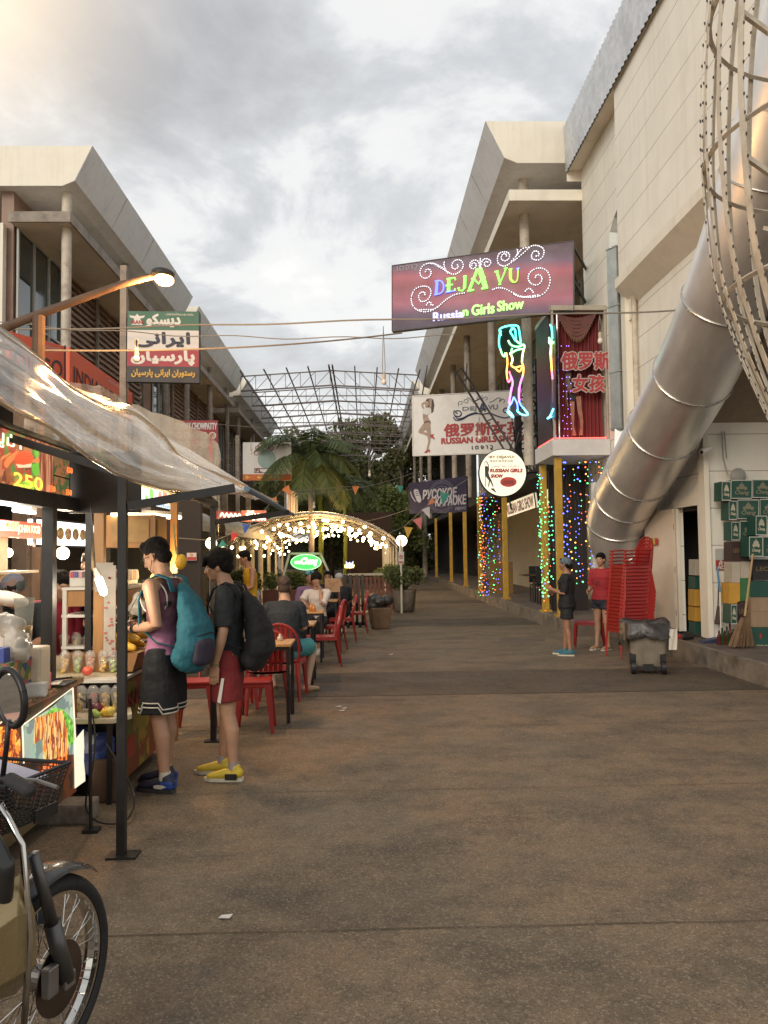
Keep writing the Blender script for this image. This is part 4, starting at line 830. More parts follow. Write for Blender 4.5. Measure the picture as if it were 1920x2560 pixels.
q = MB(); q.box2((-3.86, 13.05, 0), (-3.76, 13.15, 6.3)); q.bar((-3.8, 13.1, 5.45), (-2.6, 13.1, 5.45), .05); q.build('pole', COLG, t)
ORG = mat('orange_board', (.72, .10, .02), .5, var=.05, dirt=(.4, .06, .02), dirt_amt=.3)
for nm, lab, c, body, u, fit in (('disco', 'bright orange board ending in letters of disco, left of the other orange board', ((23, 828), (164, 866), (164, 985), (23, 972), 12.7, 15.1), 'DISCO', .5, .86), ('indian', 'bright orange board reading Indian in thin black letters', ((174, 868), (335, 985), (335, 1079), (174, 988), 15.3, 19.6), 'INDIAN DISCO', .5, .9)):
    F = Frame(*c); t = thing('orange_sign', lab, 'sign', F.p(.5, 0), 'orange shop boards'); q = MB(); F.board(q, .06); q.build('board', ORG, t); F.text(body, u, .5, .30, BLK, t, .006, fit=fit); F.text('บริษัทดิสโก้ พลาซ่า จำกัด', .72, .9, .07, WHT_P, t, .0, fit=.35)
    q = MB(); F.rect(q, .97, -.02, 1.0, 1.02, .008); q.build('edge', BLK, t)
F = Frame((434, 1051), (544, 1051), (545, 1120), (434, 1118), 19, 19); t = thing('food_sign', 'red food sign with white hand lettering and two rows of dishes', 'sign', F.p(.5, 0))
q = MB(); F.board(q, .08); q.build('board', mat('crimson_board', (.30, .02, .025), .5, var=.1), t); F.text('BOMBAY CHOWPATTY', .51, .79, .15, WHT_P, t, .006, fit=.94, slant=.05)
DISH = voro('dish_colours', [(.5, .35, .12), (.6, .5, .35), (.45, .15, .06), (.3, .3, .1), (.65, .6, .5)], 22, dist=2)
q = MB()
for j in range(2):
    for i in range(5): F.disc(q, .12 + .19 * i, .45 - .33 * j, .085, .13, .006)
q.build('dish_print', mat('plate_white', (.62, .58, .5), .5), t); q = MB()
for j in range(2):
    for i in range(5): F.disc(q, .12 + .19 * i, .45 - .33 * j, .06, .09, .009)
q.build('dish_food', DISH, t)
F = Frame((607, 1106), (728, 1105), (728, 1201), (607, 1201), 27, 27); zf = lambda pts: zq(F, pts, 400, 1040, 4.366)
t = thing('logo_sign', 'white sign with pale teal round logo above an orange arrow strip', 'sign', F.p(.5, 0)); q = MB(); F.board(q, .08); q.build('board', WHITEB, t); q = MB(); F.rect(q, 0, 0, 1, .16, .004); q.build('arrow_strip', mat('arrow_orange', (.62, .14, .03), .5), t)
F.text('←   ←   ←', .35, .08, .10, mat('arrow_yellow', (.75, .55, .05), .5), t, .01, fit=.6); q = MB(); c = zf([(1165, 470)])[0]; F.disc(q, c[0], c[1], .19, .25, .005); q.build('teal_logo', mat('logo_teal', (.30, .40, .36), .6), t)
q = MB()
for (x, y) in ((1050, 400), (1065, 350), (1100, 322), (1145, 315), (1185, 330), (1215, 350)): c = zf([(x, y)])[0]; F.line(q, [(c[0] + .045 * cos(k * pi / 6), c[1] + .06 * sin(k * pi / 6)) for k in range(13)], .025, .009)
q.build('petal_print', mat('petal_red', (.34, .12, .12), .6), t); ztext(F, zf, 'FL', 1045, 1110, 595, 34, mat('box_red', (.2, .04, .04), .5), t, .008); q = MB()
for p in ([(1030, 572), (1200, 572)], [(1030, 618), (1200, 618)], [(1032, 572), (1032, 618)]): F.line(q, zf(p), .02, .007)
q.build('logo_box', MATS['box_red'], t); q = MB(); q.box2((-4.2, 27.1, 0), (-4.08, 27.2, 5.6)); q.box2((-2.6, 27.1, 3.0), (-2.55, 27.2, 4.3)); q.build('post', COLG, t)
F = Frame((720, 1222), (745, 1233), (745, 1292), (720, 1290), 26, 29); t = thing('striped_sign', 'narrow white board with thin red stripes left of the palm trunk', 'sign', F.p(.5, 0)); q = MB(); F.board(q, .05); q.build('board', WHITEB, t); q = MB()
for u in (.2, .45, .7): F.rect(q, u, .02, u + .04, .98)
q.build('stripe', REDL, t)
F = Frame((610, 1276), (666, 1276), (666, 1304), (610, 1304), 17, 17.6); t = thing('neon_sign', 'glowing pink and amber bar sign reading DUOK under the plastic awning tip', 'neon sign', F.p(.5, 0)); q = MB(); F.board(q, .08); q.build('board', mat('amber_panel', (.25, .07, .04), .5, em=(.9, .25, .12), es=.5), t); F.text('DUOK', .5, .42, F.h * .55, emit('warm_white_letters', (1, .78, .55), 2.6), t, .012, fit=.85, d=.02); F.text('THE', .25, .86, F.h * .18, MATS['warm_white_letters'], t, .002, fit=.3, d=.02)
F = Frame((545, 1277), (604, 1280), (604, 1300), (545, 1298), 15.6, 17); t = thing('script_sign', 'long red sign with cream script left of the glowing bar sign', 'sign', F.p(.5, 0)); q = MB(); F.board(q, .08); q.build('board', mat('red_glow_panel', (.30, .03, .03), .5, em=(.5, .05, .04), es=.3), t); q = MB(); F.line(q, spline([(.06 + .09 * i, .3 + .45 * (i % 2)) for i in range(11)], 4), .035, .01); q.build('script', emit('cream_script', (.9, .7, .5), 1.2), t)
# ================================================================ FIXTURES
# ---- ground floor shops on the left
t = thing('shop_row', 'dark open fronted ground floor shops behind the food stalls', 'building', (-5.6, 7, 0))
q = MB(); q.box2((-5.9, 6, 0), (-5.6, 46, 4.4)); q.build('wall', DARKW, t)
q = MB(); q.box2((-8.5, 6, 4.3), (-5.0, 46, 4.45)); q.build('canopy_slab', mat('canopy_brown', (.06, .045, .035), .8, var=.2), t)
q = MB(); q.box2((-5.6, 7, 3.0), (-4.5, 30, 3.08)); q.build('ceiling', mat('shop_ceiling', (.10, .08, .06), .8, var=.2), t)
for y in (11.8, 15.5, 19.5, 24, 29, 35): q = MB(); q.box2((-5.0, y, 0), (-4.8, y + .2, 4.3)); q.build('pillar', COLG, t)
for i, (y, c) in enumerate(((8.2, (.30, .17, .08)), (9.6, (.15, .10, .07)), (11, (.25, .15, .06)), (14, (.12, .08, .06)), (17, (.18, .11, .07)))): q = MB(); q.box2((-5.595, y, .4), (-5.55, y + .9, 2.4)); q.build('shelf_panel', mat('shelf_tone_%s' % 'abcde'[i], c, .6, var=.4, scale=9), t)
CORR = mat('corrugated_cream', (.50, .46, .38), .6, var=.15, scale=4, dirt=(.2, .17, .13), dirt_amt=.5)
for lab, x, y0, y1, z in (('ribbed cream roller awning above the dark shop, nearer one', -3.9, 13.0, 19.6, 2.28), ('ribbed cream awning farther along, under the glowing bar sign', -3.75, 20.3, 31, 2.25)):
    t = thing('awning', lab, 'awning', (x, y0, z)); q = MB(); P = []
    n = int((y1 - y0) / .07)
    for i in range(n + 1):
        rr = .36 + .012 * (i % 2); P.append([V((x + rr * cos(a), y0 + (y1 - y0) * i / n, z + rr * sin(a))) for a in np.linspace(-.3, pi * .75, 9)])
    q.grid(P); q.build('cover', CORR, t, fix=False)
    for yy in (y0 + .3, y1 - .3): q = MB(); q.bar((x, yy, z), (-5.6, yy, z + .2), .04); q.build('arm', DARKSTEEL, t)

def globe(label, p, r, e_, post=True, name='globe_lamp', col=(1, .82, .52)):
    t = thing(name, label, 'lamp', (p[0], p[1], 0 if post else p[2] - r), 'glowing globe lamps')
    q = MB(); q.ell(p, r, n=20, m=12); q.build('globe', emit('globe_glow_%d' % int(e_ * 10), col, e_, True), t, smooth=True)
    if not post: pl_ = bpy.data.lights.new('bulb_light', 'POINT'); pl_.energy = 16; pl_.color = (1, .80, .52); pl_.shadow_soft_size = .06; o_ = bpy.data.objects.new('bulb_light', pl_); COL.objects.link(o_); o_.location = V(p) + V((.09, -.12, 0))
    if post: q = MB(); q.tube([(p[0], p[1], 0), (p[0], p[1], p[2] - r * .9)], .035, 8); q.build('post', mat('cream_post', (.55, .48, .36), .5, var=.1), t)
    return t
globe('glowing globe lamp on a post at the right foot of the light tunnel', at(1004, 1352, 24.6), .165, 4)
globe('glowing globe lamp left of the young man in black, by the far stall post', at(528, 1358, 14.5), .10, 5)
globe('glowing bulb in the dark shop left of the thick black stall post', at(20, 1382, 8.0), .045, 9, False)
globe('bright round bulb just right of the thick black stall post', at(157, 1383, 7.6), .058, 9, False)
globe('dim small globe lamp left inside the light tunnel entrance', at(553, 1375, 23), .12, 1.2)

# ---- arched light tunnel
FOIL = bpy.data.materials.new('clear_film'); FOIL.use_nodes = True; t_ = FOIL.node_tree; b_ = bsdf(FOIL); b_.inputs['Base Color'].default_value = (.55, .50, .42, 1); b_.inputs['Roughness'].default_value = .25; b_.inputs['Alpha'].default_value = .38
TX0, TX1, TY0, TY1 = -4.23, 1.12, 25., 43.; TC = (TX0 + TX1) / 2; TW = (TX1 - TX0) / 2
def hoop(y, dz=0., n=24, k=1.): return [V((TC + TW * k * sin(a), y, 1.88 + dz + 1.02 * (cos(a) - cos(1.35)) / (1 - cos(1.35)) )) if False else V((TC + TW * k * (i / n * 2 - 1), y, 1.86 + dz + 1.03 * (1 - (i / n * 2 - 1) ** 2) ** .8)) for i in range(n + 1) for a in (0,)]
t = thing('arched_tunnel', 'arched walkway with clear film roof and white posts, full of warm bulbs', 'tunnel', (TC, TY0, 0))
for i in range(7):
    y = TY0 + (TY1 - TY0) * i / 6; q = MB(); q.tube(hoop(y), .035, 6); q.build('hoop', mat('hoop_paint', (.42, .36, .28), .5, var=.1), t)
    for x in (TX0, TX1): q = MB(); q.box2((x - .035, y - .035, 0), (x + .035, y + .035, 1.9)); q.build('post', mat('white_post_paint', (.62, .56, .44), .5, var=.1), t)
for i in range(4):
    for x in (TX0 + .5, TX0 + 1.0, TX1 - .35): q = MB(); y = TY0 + .5 + 2.4 * i; q.box2((x - .03, y - .03, 0), (x + .03, y + .03, 2.1)); q.build('inner_post', MATS['white_post_paint'], t)
q = MB(); q.grid([hoop(TY0 + (TY1 - TY0) * i / 6, .05) for i in range(7)]); q.build('film_roof', FOIL, t, smooth=True, fix=False)
BULB = emit('warm_bulb', (1, .72, .32), 14); SPROTO = MB(); SPROTO.ell((0, 0, 0), .05, n=10, m=7); BME = SPROTO.mesh('bulb', BULB, True)
GROWS = ['nearest, on the front arch', 'second arch from the front', 'third arch from the front', 'fourth arch from the front', 'fifth arch from the front', 'middle of the tunnel', 'seventh arch from the front', 'eighth arch from the front', 'second last arch', 'rearmost arch']
r = random.Random(11)
for i in range(10):
    y = TY0 + .15 + (TY1 - TY0 - .3) * i / 9; t = thing('string_lights', 'row of warm glowing bulbs in the light tunnel, ' + GROWS[i], 'string lights', (TC, y, 1.9), 'bulb rows in the light tunnel')
    hp = hoop(y, -.15, 40, .97); q = MB(); q.tube([p + V((0, 0, .03)) for p in hp], .008, 4); q.build('cable', BLK, t)
    k = 1
    while k < 40:
        p = hp[int(k)] + V((r.uniform(-.05, .05), r.uniform(-.7, .7), r.uniform(-.30, .02))); link('bulb', BME, t, p - t.location); k += r.uniform(1.9, 3.3)
pl = bpy.data.lights.new('tunnel_light', 'POINT'); pl.energy = 170; pl.color = (1, .62, .28); pl.shadow_soft_size = .6
for y in (27.5, 33.5):
    o = bpy.data.objects.new('tunnel_light', pl); COL.objects.link(o); o.location = (TC, y, 2.45)
# pavilion furniture
WOODR = mat('red_brown_wood', (.17, .06, .035), .6, var=.25, scale=5)
t = thing('wooden_fence', 'low red brown wooden fence with pale top rail beside the folded tables', 'fence', (.1, 23, 0))
q = MB(); q.box2((-.45, 22.96, 1.02), (.55, 23.06, 1.08)); q.build('top_rail', mat('pale_rail', (.50, .42, .30), .5, var=.1), t)
q = MB()
for k in range(11): q.box2((-.42 + k * .115, 22.98, .05), (-.34 + k * .115, 23.02, .98))
for z in (.15, .4, .65, .9): q.box2((-.45, 23.025, z), (.95, 23.05, z + .06))
q.build('lattice', WOODR, t)
def pot_shrub(label, x, y, pr, ph, cr, cz, m, n, seed, size=.10, potm=CURB):
    t = thing('potted_shrub', label, 'potted plant', (x, y, 0), None); q = MB(); q.lathe([(pr * .7, 0), (pr * .85, ph * .1), (pr, ph * .9), (pr * 1.05, ph), (pr * .85, ph), (pr * .8, ph * .8), (0, ph * .8)], (x, y, 0), 20); q.build('pot', potm, t, smooth=True)
    r = random.Random(seed); cs = [(x + r.uniform(-.6, .6) * cr, y + r.uniform(-.6, .6) * cr, cz + r.uniform(-.4, .45) * cr * .8) for _ in range(22)]
    q = MB(); [q.tube([(x, y, ph * .8), c], [.025, .006], 5) for c in cs[:10]]; q.build('stem', BARK, t); leaves('foliage', cs, [cr * r.uniform(.3, .5) for _ in cs], n, size, m, t, seed)
pot_shrub('round dark green shrub in a grey concrete pot at the alley edge', 1.12, 22.9, .33, .62, .58, .95, LD, 5200, 21, .085)
pot_shrub('shrub behind the round potted one, lit yellow by the bulbs', .75, 24.6, .25, .5, .5, 1.0, LL, 3000, 22, .08)
pot_shrub('dark leafy shrub between the two young men at the stall', -3.3, 12.6, .28, .5, .55, .95, LD, 5200, 23, .08)
for i, (x, lab) in enumerate(((-3.6, 'long wooden planter with hedge, left in front of the light tunnel'), (-2.3, 'wooden planter with hedge, behind the man in the yellow vest'))):
    t = thing('hedge_planter', lab, 'planter', (x, 23.8, 0), 'hedge planters by the tunnel'); q = MB(); q.box2((x - .6, 23.6, 0), (x + .6, 24.0, .62)); q.build('box', WOODR, t, bevel=.01); r = random.Random(40 + i); cs = [(x + r.uniform(-.55, .55), 23.8 + r.uniform(-.12, .12), .8 + r.uniform(-.1, .3)) for _ in range(16)]; leaves('foliage', cs, [.2] * 16, 3600, .075, LL if i else LD, t, 50 + i)
t = thing('steps_block', 'low brick red wall block behind the light tunnel', 'wall', (.2, 45, 0)); q = MB(); q.box2((-.9, 45, 0), (1.6, 45.4, 3.9)); q.build('block', mat('brick_red', (.055, .03, .022), .8, var=.3, scale=6), t)
# beer sign on its frame
t = thing('beer_sign', 'glowing green oval beer sign reading Chang on a white trapezoid frame', 'sign', at(765, 1445, 19))
FR = mat('frame_cream', (.55, .50, .38), .5, var=.1)
q = MB(); pts = [at(700, 1470, 19), at(724, 1384, 19), at(801, 1384, 19), at(838, 1466, 19)]
for a, b in zip(pts, pts[1:]): q.bar(a, b, .055, .05)
for p in (pts[0], pts[3]): q.bar(p, (p.x, p.y, 0), .05)
q.build('stand', FR, t)
F = Frame((727, 1386), (803, 1386), (803, 1425), (727, 1425), 18.9, 18.9); q = MB(); F.disc(q, .5, .5, .5, .5, .0, .09, 40); q.build('face', mat('green_lightbox', (.04, .30, .06), .4, em=(.06, .62, .10), es=.9, var=.0), t)
q = MB(); q.torus(F.p(.5, .5), F.w * .5, .014, axis=F.n, n=48, ry=F.h * .5) if False else F.line(q, [(.5 + .49 * cos(k * pi / 20), .5 + .48 * sin(k * pi / 20)) for k in range(41)], .022, .01); q.build('rim', emit('rim_green', (.35, 1, .35), 1.2), t)
F.text('Chang', .60, .52, F.h * .50, emit('cream_sign_letters', (.95, .9, .68), 1.5), t, .008, fit=.52, slant=.25, d=.02)
q = MB()
for sx, c0 in ((1, .17), (-1, .29)):
    F.disc(q, c0, .50, .045, .075, .015, .003, 14); F.disc(q, c0 - sx * -.035, .53, .025, .05, .017, .003, 12); F.poly(q, [(c0 + sx * .05, .52), (c0 + sx * .065, .50), (c0 + sx * .062, .40), (c0 + sx * .05, .42)], .017); F.rect(q, c0 - .035, .38, c0 - .018, .48, .016); F.rect(q, c0 + .012, .38, c0 + .03, .48, .016)
q.build('elephant_emblem', MATS['cream_sign_letters'], t)
F = Frame((862, 1404), (886, 1404), (886, 1421), (862, 1421), 23.4, 23.4); t = thing('neon_sign', 'tiny glowing gold word sign on a thin pole, right of the green oval', 'neon sign', F.p(.5, 0)); q = MB(); F.board(q, .03); q.build('plate', BLK, t); F.text('KULOV', .5, .3, F.h * .45, emit('gold_glow', (1, .72, .25), 3), t, .006, fit=.95, d=.02); q = MB(); F.poly(q, [(.15, .55), (.1, 1.1), (.35, .7), (.5, .95), (.65, .7), (.9, 1.1), (.85, .55)], .01); q.build('crown_glow', emit('bluewhite_glow', (.6, .65, 1), 1.5), t); q = MB(); p = F.p(.5, 0); q.tube([p, (p.x, p.y, 0)], .015, 6); q.build('pole', DARKSTEEL, t)
F = Frame((996, 1379), (1010, 1379), (1010, 1409), (996, 1409), 22.4, 22.4); t = thing('notice_sign', 'small white notice with red circle on the tunnel corner post', 'sign', F.p(.5, 0)); q = MB(); F.board(q, .02); q.build('plate', mat('notice_white', (.60, .52, .45), .5), t); q = MB(); F.line(q, [(.5 + .28 * cos(k * pi / 10), .56 + .13 * sin(k * pi / 10)) for k in range(21)], .018); F.line(q, [(.3, .65), (.7, .47)], .015); F.rect(q, .1, .06, .9, .18); q.build('red_mark', REDL, t); q = MB(); p = F.p(.5, 0); q.tube([(p.x, p.y + .03, 0), (p.x, p.y + .03, 2.0)], .03, 8); q.build('post', FR, t)
F = Frame((467, 1382), (491, 1382), (491, 1401), (467, 1401), 11.6, 11.6); t = thing('notice_sign', 'small white and red notice on the dark column behind the yellow balloon fruit', 'sign', F.p(.5, 0)); q = MB(); F.board(q, .02); q.build('plate', MATS['notice_white'], t); q = MB(); F.rect(q, .03, .05, .97, .45); F.line(q, [(.5 + .1 * cos(k * pi / 8), .72 + .14 * sin(k * pi / 8)) for k in range(17)], .006); q.build('red_mark', REDL, t)
q = MB(); q.box2((-3.0, 11.65, 0), (-2.3, 11.8, 3.0)); tag(q.build('dark_column', DARKW), 'black column carrying the small red and white notice', 'column')

# ---- coloured light strings on the right
ORDL = ['first', 'second', 'third', 'fourth', 'fifth', 'sixth', 'seventh', 'eighth', 'ninth', 'tenth', 'eleventh', 'twelfth']
def lstring(label, x, y, z0, z1, cols, seed, amp=.03, step=.075, group='coloured light strings under the bar deck'):
    t = thing('light_string', label, 'light string', (x, y, z0), group); r = random.Random(seed); pts = []; z = z1
    while z > z0: pts.append(V((x + r.uniform(-amp, amp), y + r.uniform(-amp, amp), z))); z -= step * r.uniform(.8, 1.25)
    q = MB(); q.tube(pts, .004, 3); q.build('cable', BLACKP, t)
    for c in cols:
        q = MB(); [q.ell(p, .017 if r.random() < .3 else .010, n=6, m=4) for p in pts if r.random() < .8 / len(cols)]
        if q.v: q.build('beads', MATS['bead_' + c], t, fix=False)
for c, v, s_ in (('green', (.12, 1, .25), 2.6), ('blue', (.10, .13, 1), 3.6), ('red', (1, .12, .04), 2.4), ('orange', (1, .42, .06), 2.4), ('aqua', (.1, .8, .7), 2.4)): emit('bead_' + c, v, s_)
for i in range(3): lstring('green light string spiralling down the pillar right of the cream board, %s from left' % ORDL[i], 3.98 + .05 * i, 18.45 + .05 * i, .5, 3.45, ('green', 'aqua', 'green') if i < 2 else ('red', 'blue', 'green'), i, .035)
for i in range(4): lstring('green light string hanging just left of the corner pillar, %s from left' % ORDL[i], 3.86 + .09 * i, 17.5 + .1 * i, .35 + .2 * i, 2.9 - .1 * i, ('green', 'green', 'aqua') if i % 2 else ('green', 'red'), 10 + i, .02, .10)
for i in range(12): lstring('mixed light string in the curtain right of the corner pillar, %s from left' % ORDL[i], 4.27 + .078 * i, 17.3 + .05 * (i % 3), .9, 3.52, [('blue', 'blue'), ('blue', 'red', 'green'), ('red', 'orange'), ('green', 'orange', 'blue')][i % 4 if i > 1 else 0], 20 + i, .02, .125)
for i in range(4): lstring('orange light string at the left edge of the mixed group, %s from left' % ORDL[i], 3.80 + .035 * i, 26.6, .35, 3.4, ('orange', 'red', 'orange'), 40 + i, .03, .11)
for i in range(7): lstring('green, blue or red light string under the round sign, %s from left' % ORDL[i], 3.52 + .10 * i - (.0), 24.9 + .1 * (i % 2), .32, 3.5, [('green', 'aqua'), ('green', 'blue', 'red'), ('blue', 'red'), ('green', 'blue')][i % 4], 50 + i, .04, .10)
q = MB(); q.box2((4.3, 18.8, .26), (5.15, 18.9, 3.5)); tag(q.build('bar_screen', mat('black_slats', (.02, .014, .013), .7, var=.4, scale=8, stretch=(8, 1, .2))), 'black slatted screen behind the curtain of coloured lights', 'screen')
t = thing('low_wall', 'ochre lower wall panel behind the mixed light strings', 'wall', (4.3, 26.9, .26)); q = MB(); q.box2((4.12, 26.9, .26), (4.9, 27.0, 1.3)); q.build('panel', mat('ochre_panel', (.20, .11, .03), .7, var=.2), t)
def barchair(label, x, y, rz):
    t = thing('bar_chair', label, 'chair', (x, y, .26), 'dark chairs in the bar'); q = MB(); q.box((x, y, .72), (.4, .4, .04)); q.build('seat', BLACKP, t); q = MB(); q.box((x, y + .19, 1.0), (.4, .03, .45)); q.build('backrest', BLACKP, t)
    for a in (-.17, .17):
        for b in (-.17, .17): q = MB(); q.tube([(x + a, y + b, .26), (x + a, y + b, .71)], .018, 6); q.build('leg', BLACKP, t)
for i, (x, y) in enumerate(((4.7, 21.2), (5.2, 22.0), (4.8, 22.6), (5.4, 23.4))): barchair(['dark chair nearest the cream board pillar inside the bar', 'second dark chair inside the bar', 'third dark chair inside the bar beside the table', 'dark chair farthest inside the bar'][i], x, y, 0)
t = thing('bar_table', 'dark square table between chairs inside the bar', 'table', (5.0, 21.7, .26)); q = MB(); q.box((4.6, 22.1, 1.0), (.7, .6, .04)); q.build('tabletop', mat('dark_wood', (.06, .035, .02), .4, var=.2), t); q = MB(); q.tube([(4.6, 22.1, .26), (4.6, 22.1, .98)], .04, 8); q.build('leg', BLACKP, t)
q = MB(); q.lathe([(.14, .26), (.17, .75), (.15, .75), (.13, .3)], (5.0, 20.2, 0), 16); tag(q.build('waste_bin', BLACKP), 'small black bin inside the bar behind the green lit pillar', 'bin')

# ---- big shiny duct and the square flue
STEELD = mat('brushed_duct_steel', (.82, .81, .79), .38, .78, var=.18, scale=2.5, bump=.12, bscale=2.2, stretch=(1, .3, .3))
t = thing('ventilation_duct', 'huge curved shiny steel ventilation duct sloping up along the ivory wall', 'duct', (4.6, 14.8, 1.0))
ctl = [(5.3, 15.0, 1.62), (4.95, 14.98, 1.62), (4.68, 14.88, 1.80), (4.58, 14.55, 2.25), (4.56, 13.9, 2.66), (4.56, 13.1, 3.02), (4.56, 11.9, 3.60), (4.56, 10.8, 4.18), (4.56, 9.7, 4.95), (4.56, 8.5, 6.05), (4.56, 7.6, 7.2)]
pts = [V(p) for p in spline(ctl, 8)]; q = MB(); q.tube(pts, .54, 40, ref=(1, 0, 0)); q.build('tube', STEELD, t, smooth=True, fix=True)
for k in (6, 14, 22, 30, 38, 46, 54, 62, 70):
    d = (pts[k + 1] - pts[k - 1]).normalized(); q = MB(); q.torus(pts[k], .546, .015, axis=d, n=40, m=6); q.build('seam_ring', mat('seam_steel', (.55, .52, .47), .25, 1.), t, smooth=True)
t = thing('square_flue', 'upright square shiny flue with black mouth on the ivory wall', 'flue', (5.0, 15.9, 3.6))
FLX, FLY = 5.02, 15.72
FLU = mat('flue_zinc', (.45, .47, .45), .45, .6, var=.2, scale=3, bump=.2, bscale=1.4); R_ = Matrix.Rotation(radians(28), 3, 'Z')
q = MB(); z0 = 3.95
for z1 in (5.1, 6.4, 7.55): q.box((FLX, FLY, (z0 + z1) / 2), (.25, .25, z1 - z0 - .01), R_); z0 = z1
q.build('shaft', FLU, t); 
for z in (4.0, 5.1, 6.4, 7.55): q = MB(); q.box((FLX, FLY, z), (.28, .28, .03), R_); q.build('flange', FLU, t)
q = MB(); q.tube([(FLX, FLY, 7.55), (FLX, FLY - .05, 7.85), (FLX + .05, FLY - .2, 8.1), (FLX + .08, FLY - .4, 8.25)], .165, 4, ref=(1, .5, 0)); q.build('elbow', FLU, t); q = MB(); q.box((FLX + .07, FLY - .45, 8.22), (.3, .03, .55)); q.build('mouth', BLACKP, t)
q = MB(); q.tube([(FLX, FLY, 3.95), (FLX - .05, FLY - .1, 3.5), (FLX - .2, FLY - .5, 2.9)], .15, 4, ref=(1, .5, 0)); q.build('lower_bend', FLU, t)
for z in (4.4, 5.75, 7.0): q = MB(); q.bar((FLX, FLY, z), (5.2, 15.4, z), .035); q.build('clamp', PANEL, t)
t = thing('drain_pipe', 'thin grimy drain pipe beside the square flue', 'pipe', (5.1, 15.0, .3)); q = MB(); q.tube([(5.12, 15.05, 3.2), (5.12, 15.05, 6.4)], .05, 10); q.build('pipe', COLW, t)

# ---- cage of curved ribs
RIB = mat('cream_rib_steel', (.55, .49, .39), .5, .1, var=.15, scale=5, dirt=(.2, .14, .09), dirt_amt=.5, dscale=3); KNOB = mat('dark_bulb_socket', (.06, .045, .035), .5, var=.2)
prof = [(.40, 0), (.42, 1.2), (.55, 1.8), (.79, 2.4), (1.05, 3.09), (1.12, 3.32), (1.207, 3.62), (1.265, 3.92), (1.30, 4.34), (1.318, 4.81), (1.31, 5.17), (1.28, 5.65), (1.22, 6.2), (1.1, 6.8), (.92, 7.4), (.7, 7.9)]
AX = V((4.02, 6.0, 0)); pf = spline(prof, 3); t = thing('rib_cage', 'tall vase shaped cage of curved cream steel ribs edged with small bulbs, right edge', 'light sculpture', AX)
NR = 30
for k in range(NR):
    a = 2 * pi * k / NR + .05; c, s = cos(a), sin(a); q = MB(); R_ = [V((AX.x + r * c, AX.y + r * s, z)) for r, z in pf]; tn = V((-s, c, 0))
    vs = []; fs = []
    for p in R_: o_ = V((c, s, 0)); vs += [p - tn * .028 - o_ * .004, p + tn * .028 - o_ * .004, p + tn * .028 + o_ * .004, p - tn * .028 + o_ * .004]
    for i in range(len(R_) - 1):
        for j in range(4): fs.append((i * 4 + j, i * 4 + (j + 1) % 4, i * 4 + 4 + (j + 1) % 4, i * 4 + 4 + j))
    q.use(RIB); q.add(vs, fs); q.use(KNOB)
    for i in range(1, len(R_)):
        n_ = max(1, int((R_[i] - R_[i - 1]).length / .115))
        for j in range(n_):
            p = R_[i - 1].lerp(R_[i], (j + .5) / n_)
            if p.z > 1.5: q.box(p + tn * .034 + V((c, s, 0)) * .004, (.010, .010, .020))
    q.build('rib', None, t, fix=False)
for z in (.0 + .02, 2.4, 3.62, 4.70, 5.9, 7.0):
    r = [p for p in pf if p[1] >= z][0][0]; q = MB(); q.torus(AX + V((0, 0, z)), r - .02, .022, n=48, m=4); q.build('ring', RIB, t)
q = MB(); q.tube([AX, AX + V((0, 0, 7.6))], .07, 10); q.build('mast', RIB, t)
for a in (.4, 1.9, 3.3, 4.6):
    for z in (4.5, 5.6): q = MB(); q.bar(AX + V((0, 0, z - .7)), AX + V((1.2 * cos(a), 1.2 * sin(a), z)), .035); q.build('strut', RIB, t)

# ---- security cameras and small things on the corner
for lab, p, d in (('round white security camera facing the alley, upper of two', at(1768, 1064, 11.95), V((-.6, -.8, .0))), ('white security camera pointing down left, lower of two', at(1772, 1122, 11.95), V((-.85, -.4, -.35)))):
    t = thing('security_camera', lab, 'camera', p); d.normalize(); q = MB(); q.tube([p - d * .02, p + d * .16], .045, 14); q.build('housing', mat('camera_white', (.65, .62, .56), .4), t, smooth=False); q = MB(); q.tube([p + d * .161, p + d * .166], .03, 12); q.build('lens', BLACKP, t); q = MB(); q.tube([p - d * .02, (5.18, 12.13, p.z + .03)], .014, 6); q.build('bracket', PANEL, t)
q = MB(); q.ell((5.62, 12.1, 2.72), (.12, .07, .12)); q.tube([(5.42, 12.16, 3.4), (5.42, 12.14, 3.0), (5.46, 12.1, 2.75)], .01, 5); q.tube([(5.46, 12.16, 3.4), (5.47, 12.14, 3.0)], .01, 5); tag(q.build('junction_box', mat('pale_grey_plastic', (.30, .29, .26), .5)), 'pale round junction box with dangling wires beside the lower camera', 'junction box')

# ---- street lamp on the left
t = thing('street_lamp', 'rusty street lamp arm with glowing orange head over the left stalls', 'street lamp', (-3.55, 9, 0))
RUST = mat('rusty_arm', (.13, .075, .045), .7, .2, var=.3, scale=6)
lp = at(402, 697, 9); q = MB(); q.tube([at(-60, 850, 9), at(60, 800, 9), at(200, 748, 9), at(300, 712, 9), at(385, 690, 9)], [.055, .05, .045, .04, .035], 10); q.build('arm', RUST, t, smooth=True)
q = MB(); b = at(97, 790, 9); q.tube([(b.x, 9, 0), (b.x, 9, b.z)], .07, 10); q.build('pole', RUST, t); q = MB(); b2 = at(-60, 850, 9); q.bar(b2, (b.x, 9, b2.z - .15), .06) ; q.build('brace', RUST, t)
q = MB(); a = at(382, 686, 9); d = (at(428, 700, 9) - a); q.ell(a + d * .55 + V((0, 0, .045)), (d.length * .62, .10, .062), Matrix.Rotation(radians(8), 3, 'Y')); q.build('hood', DARKSTEEL, t, smooth=True)
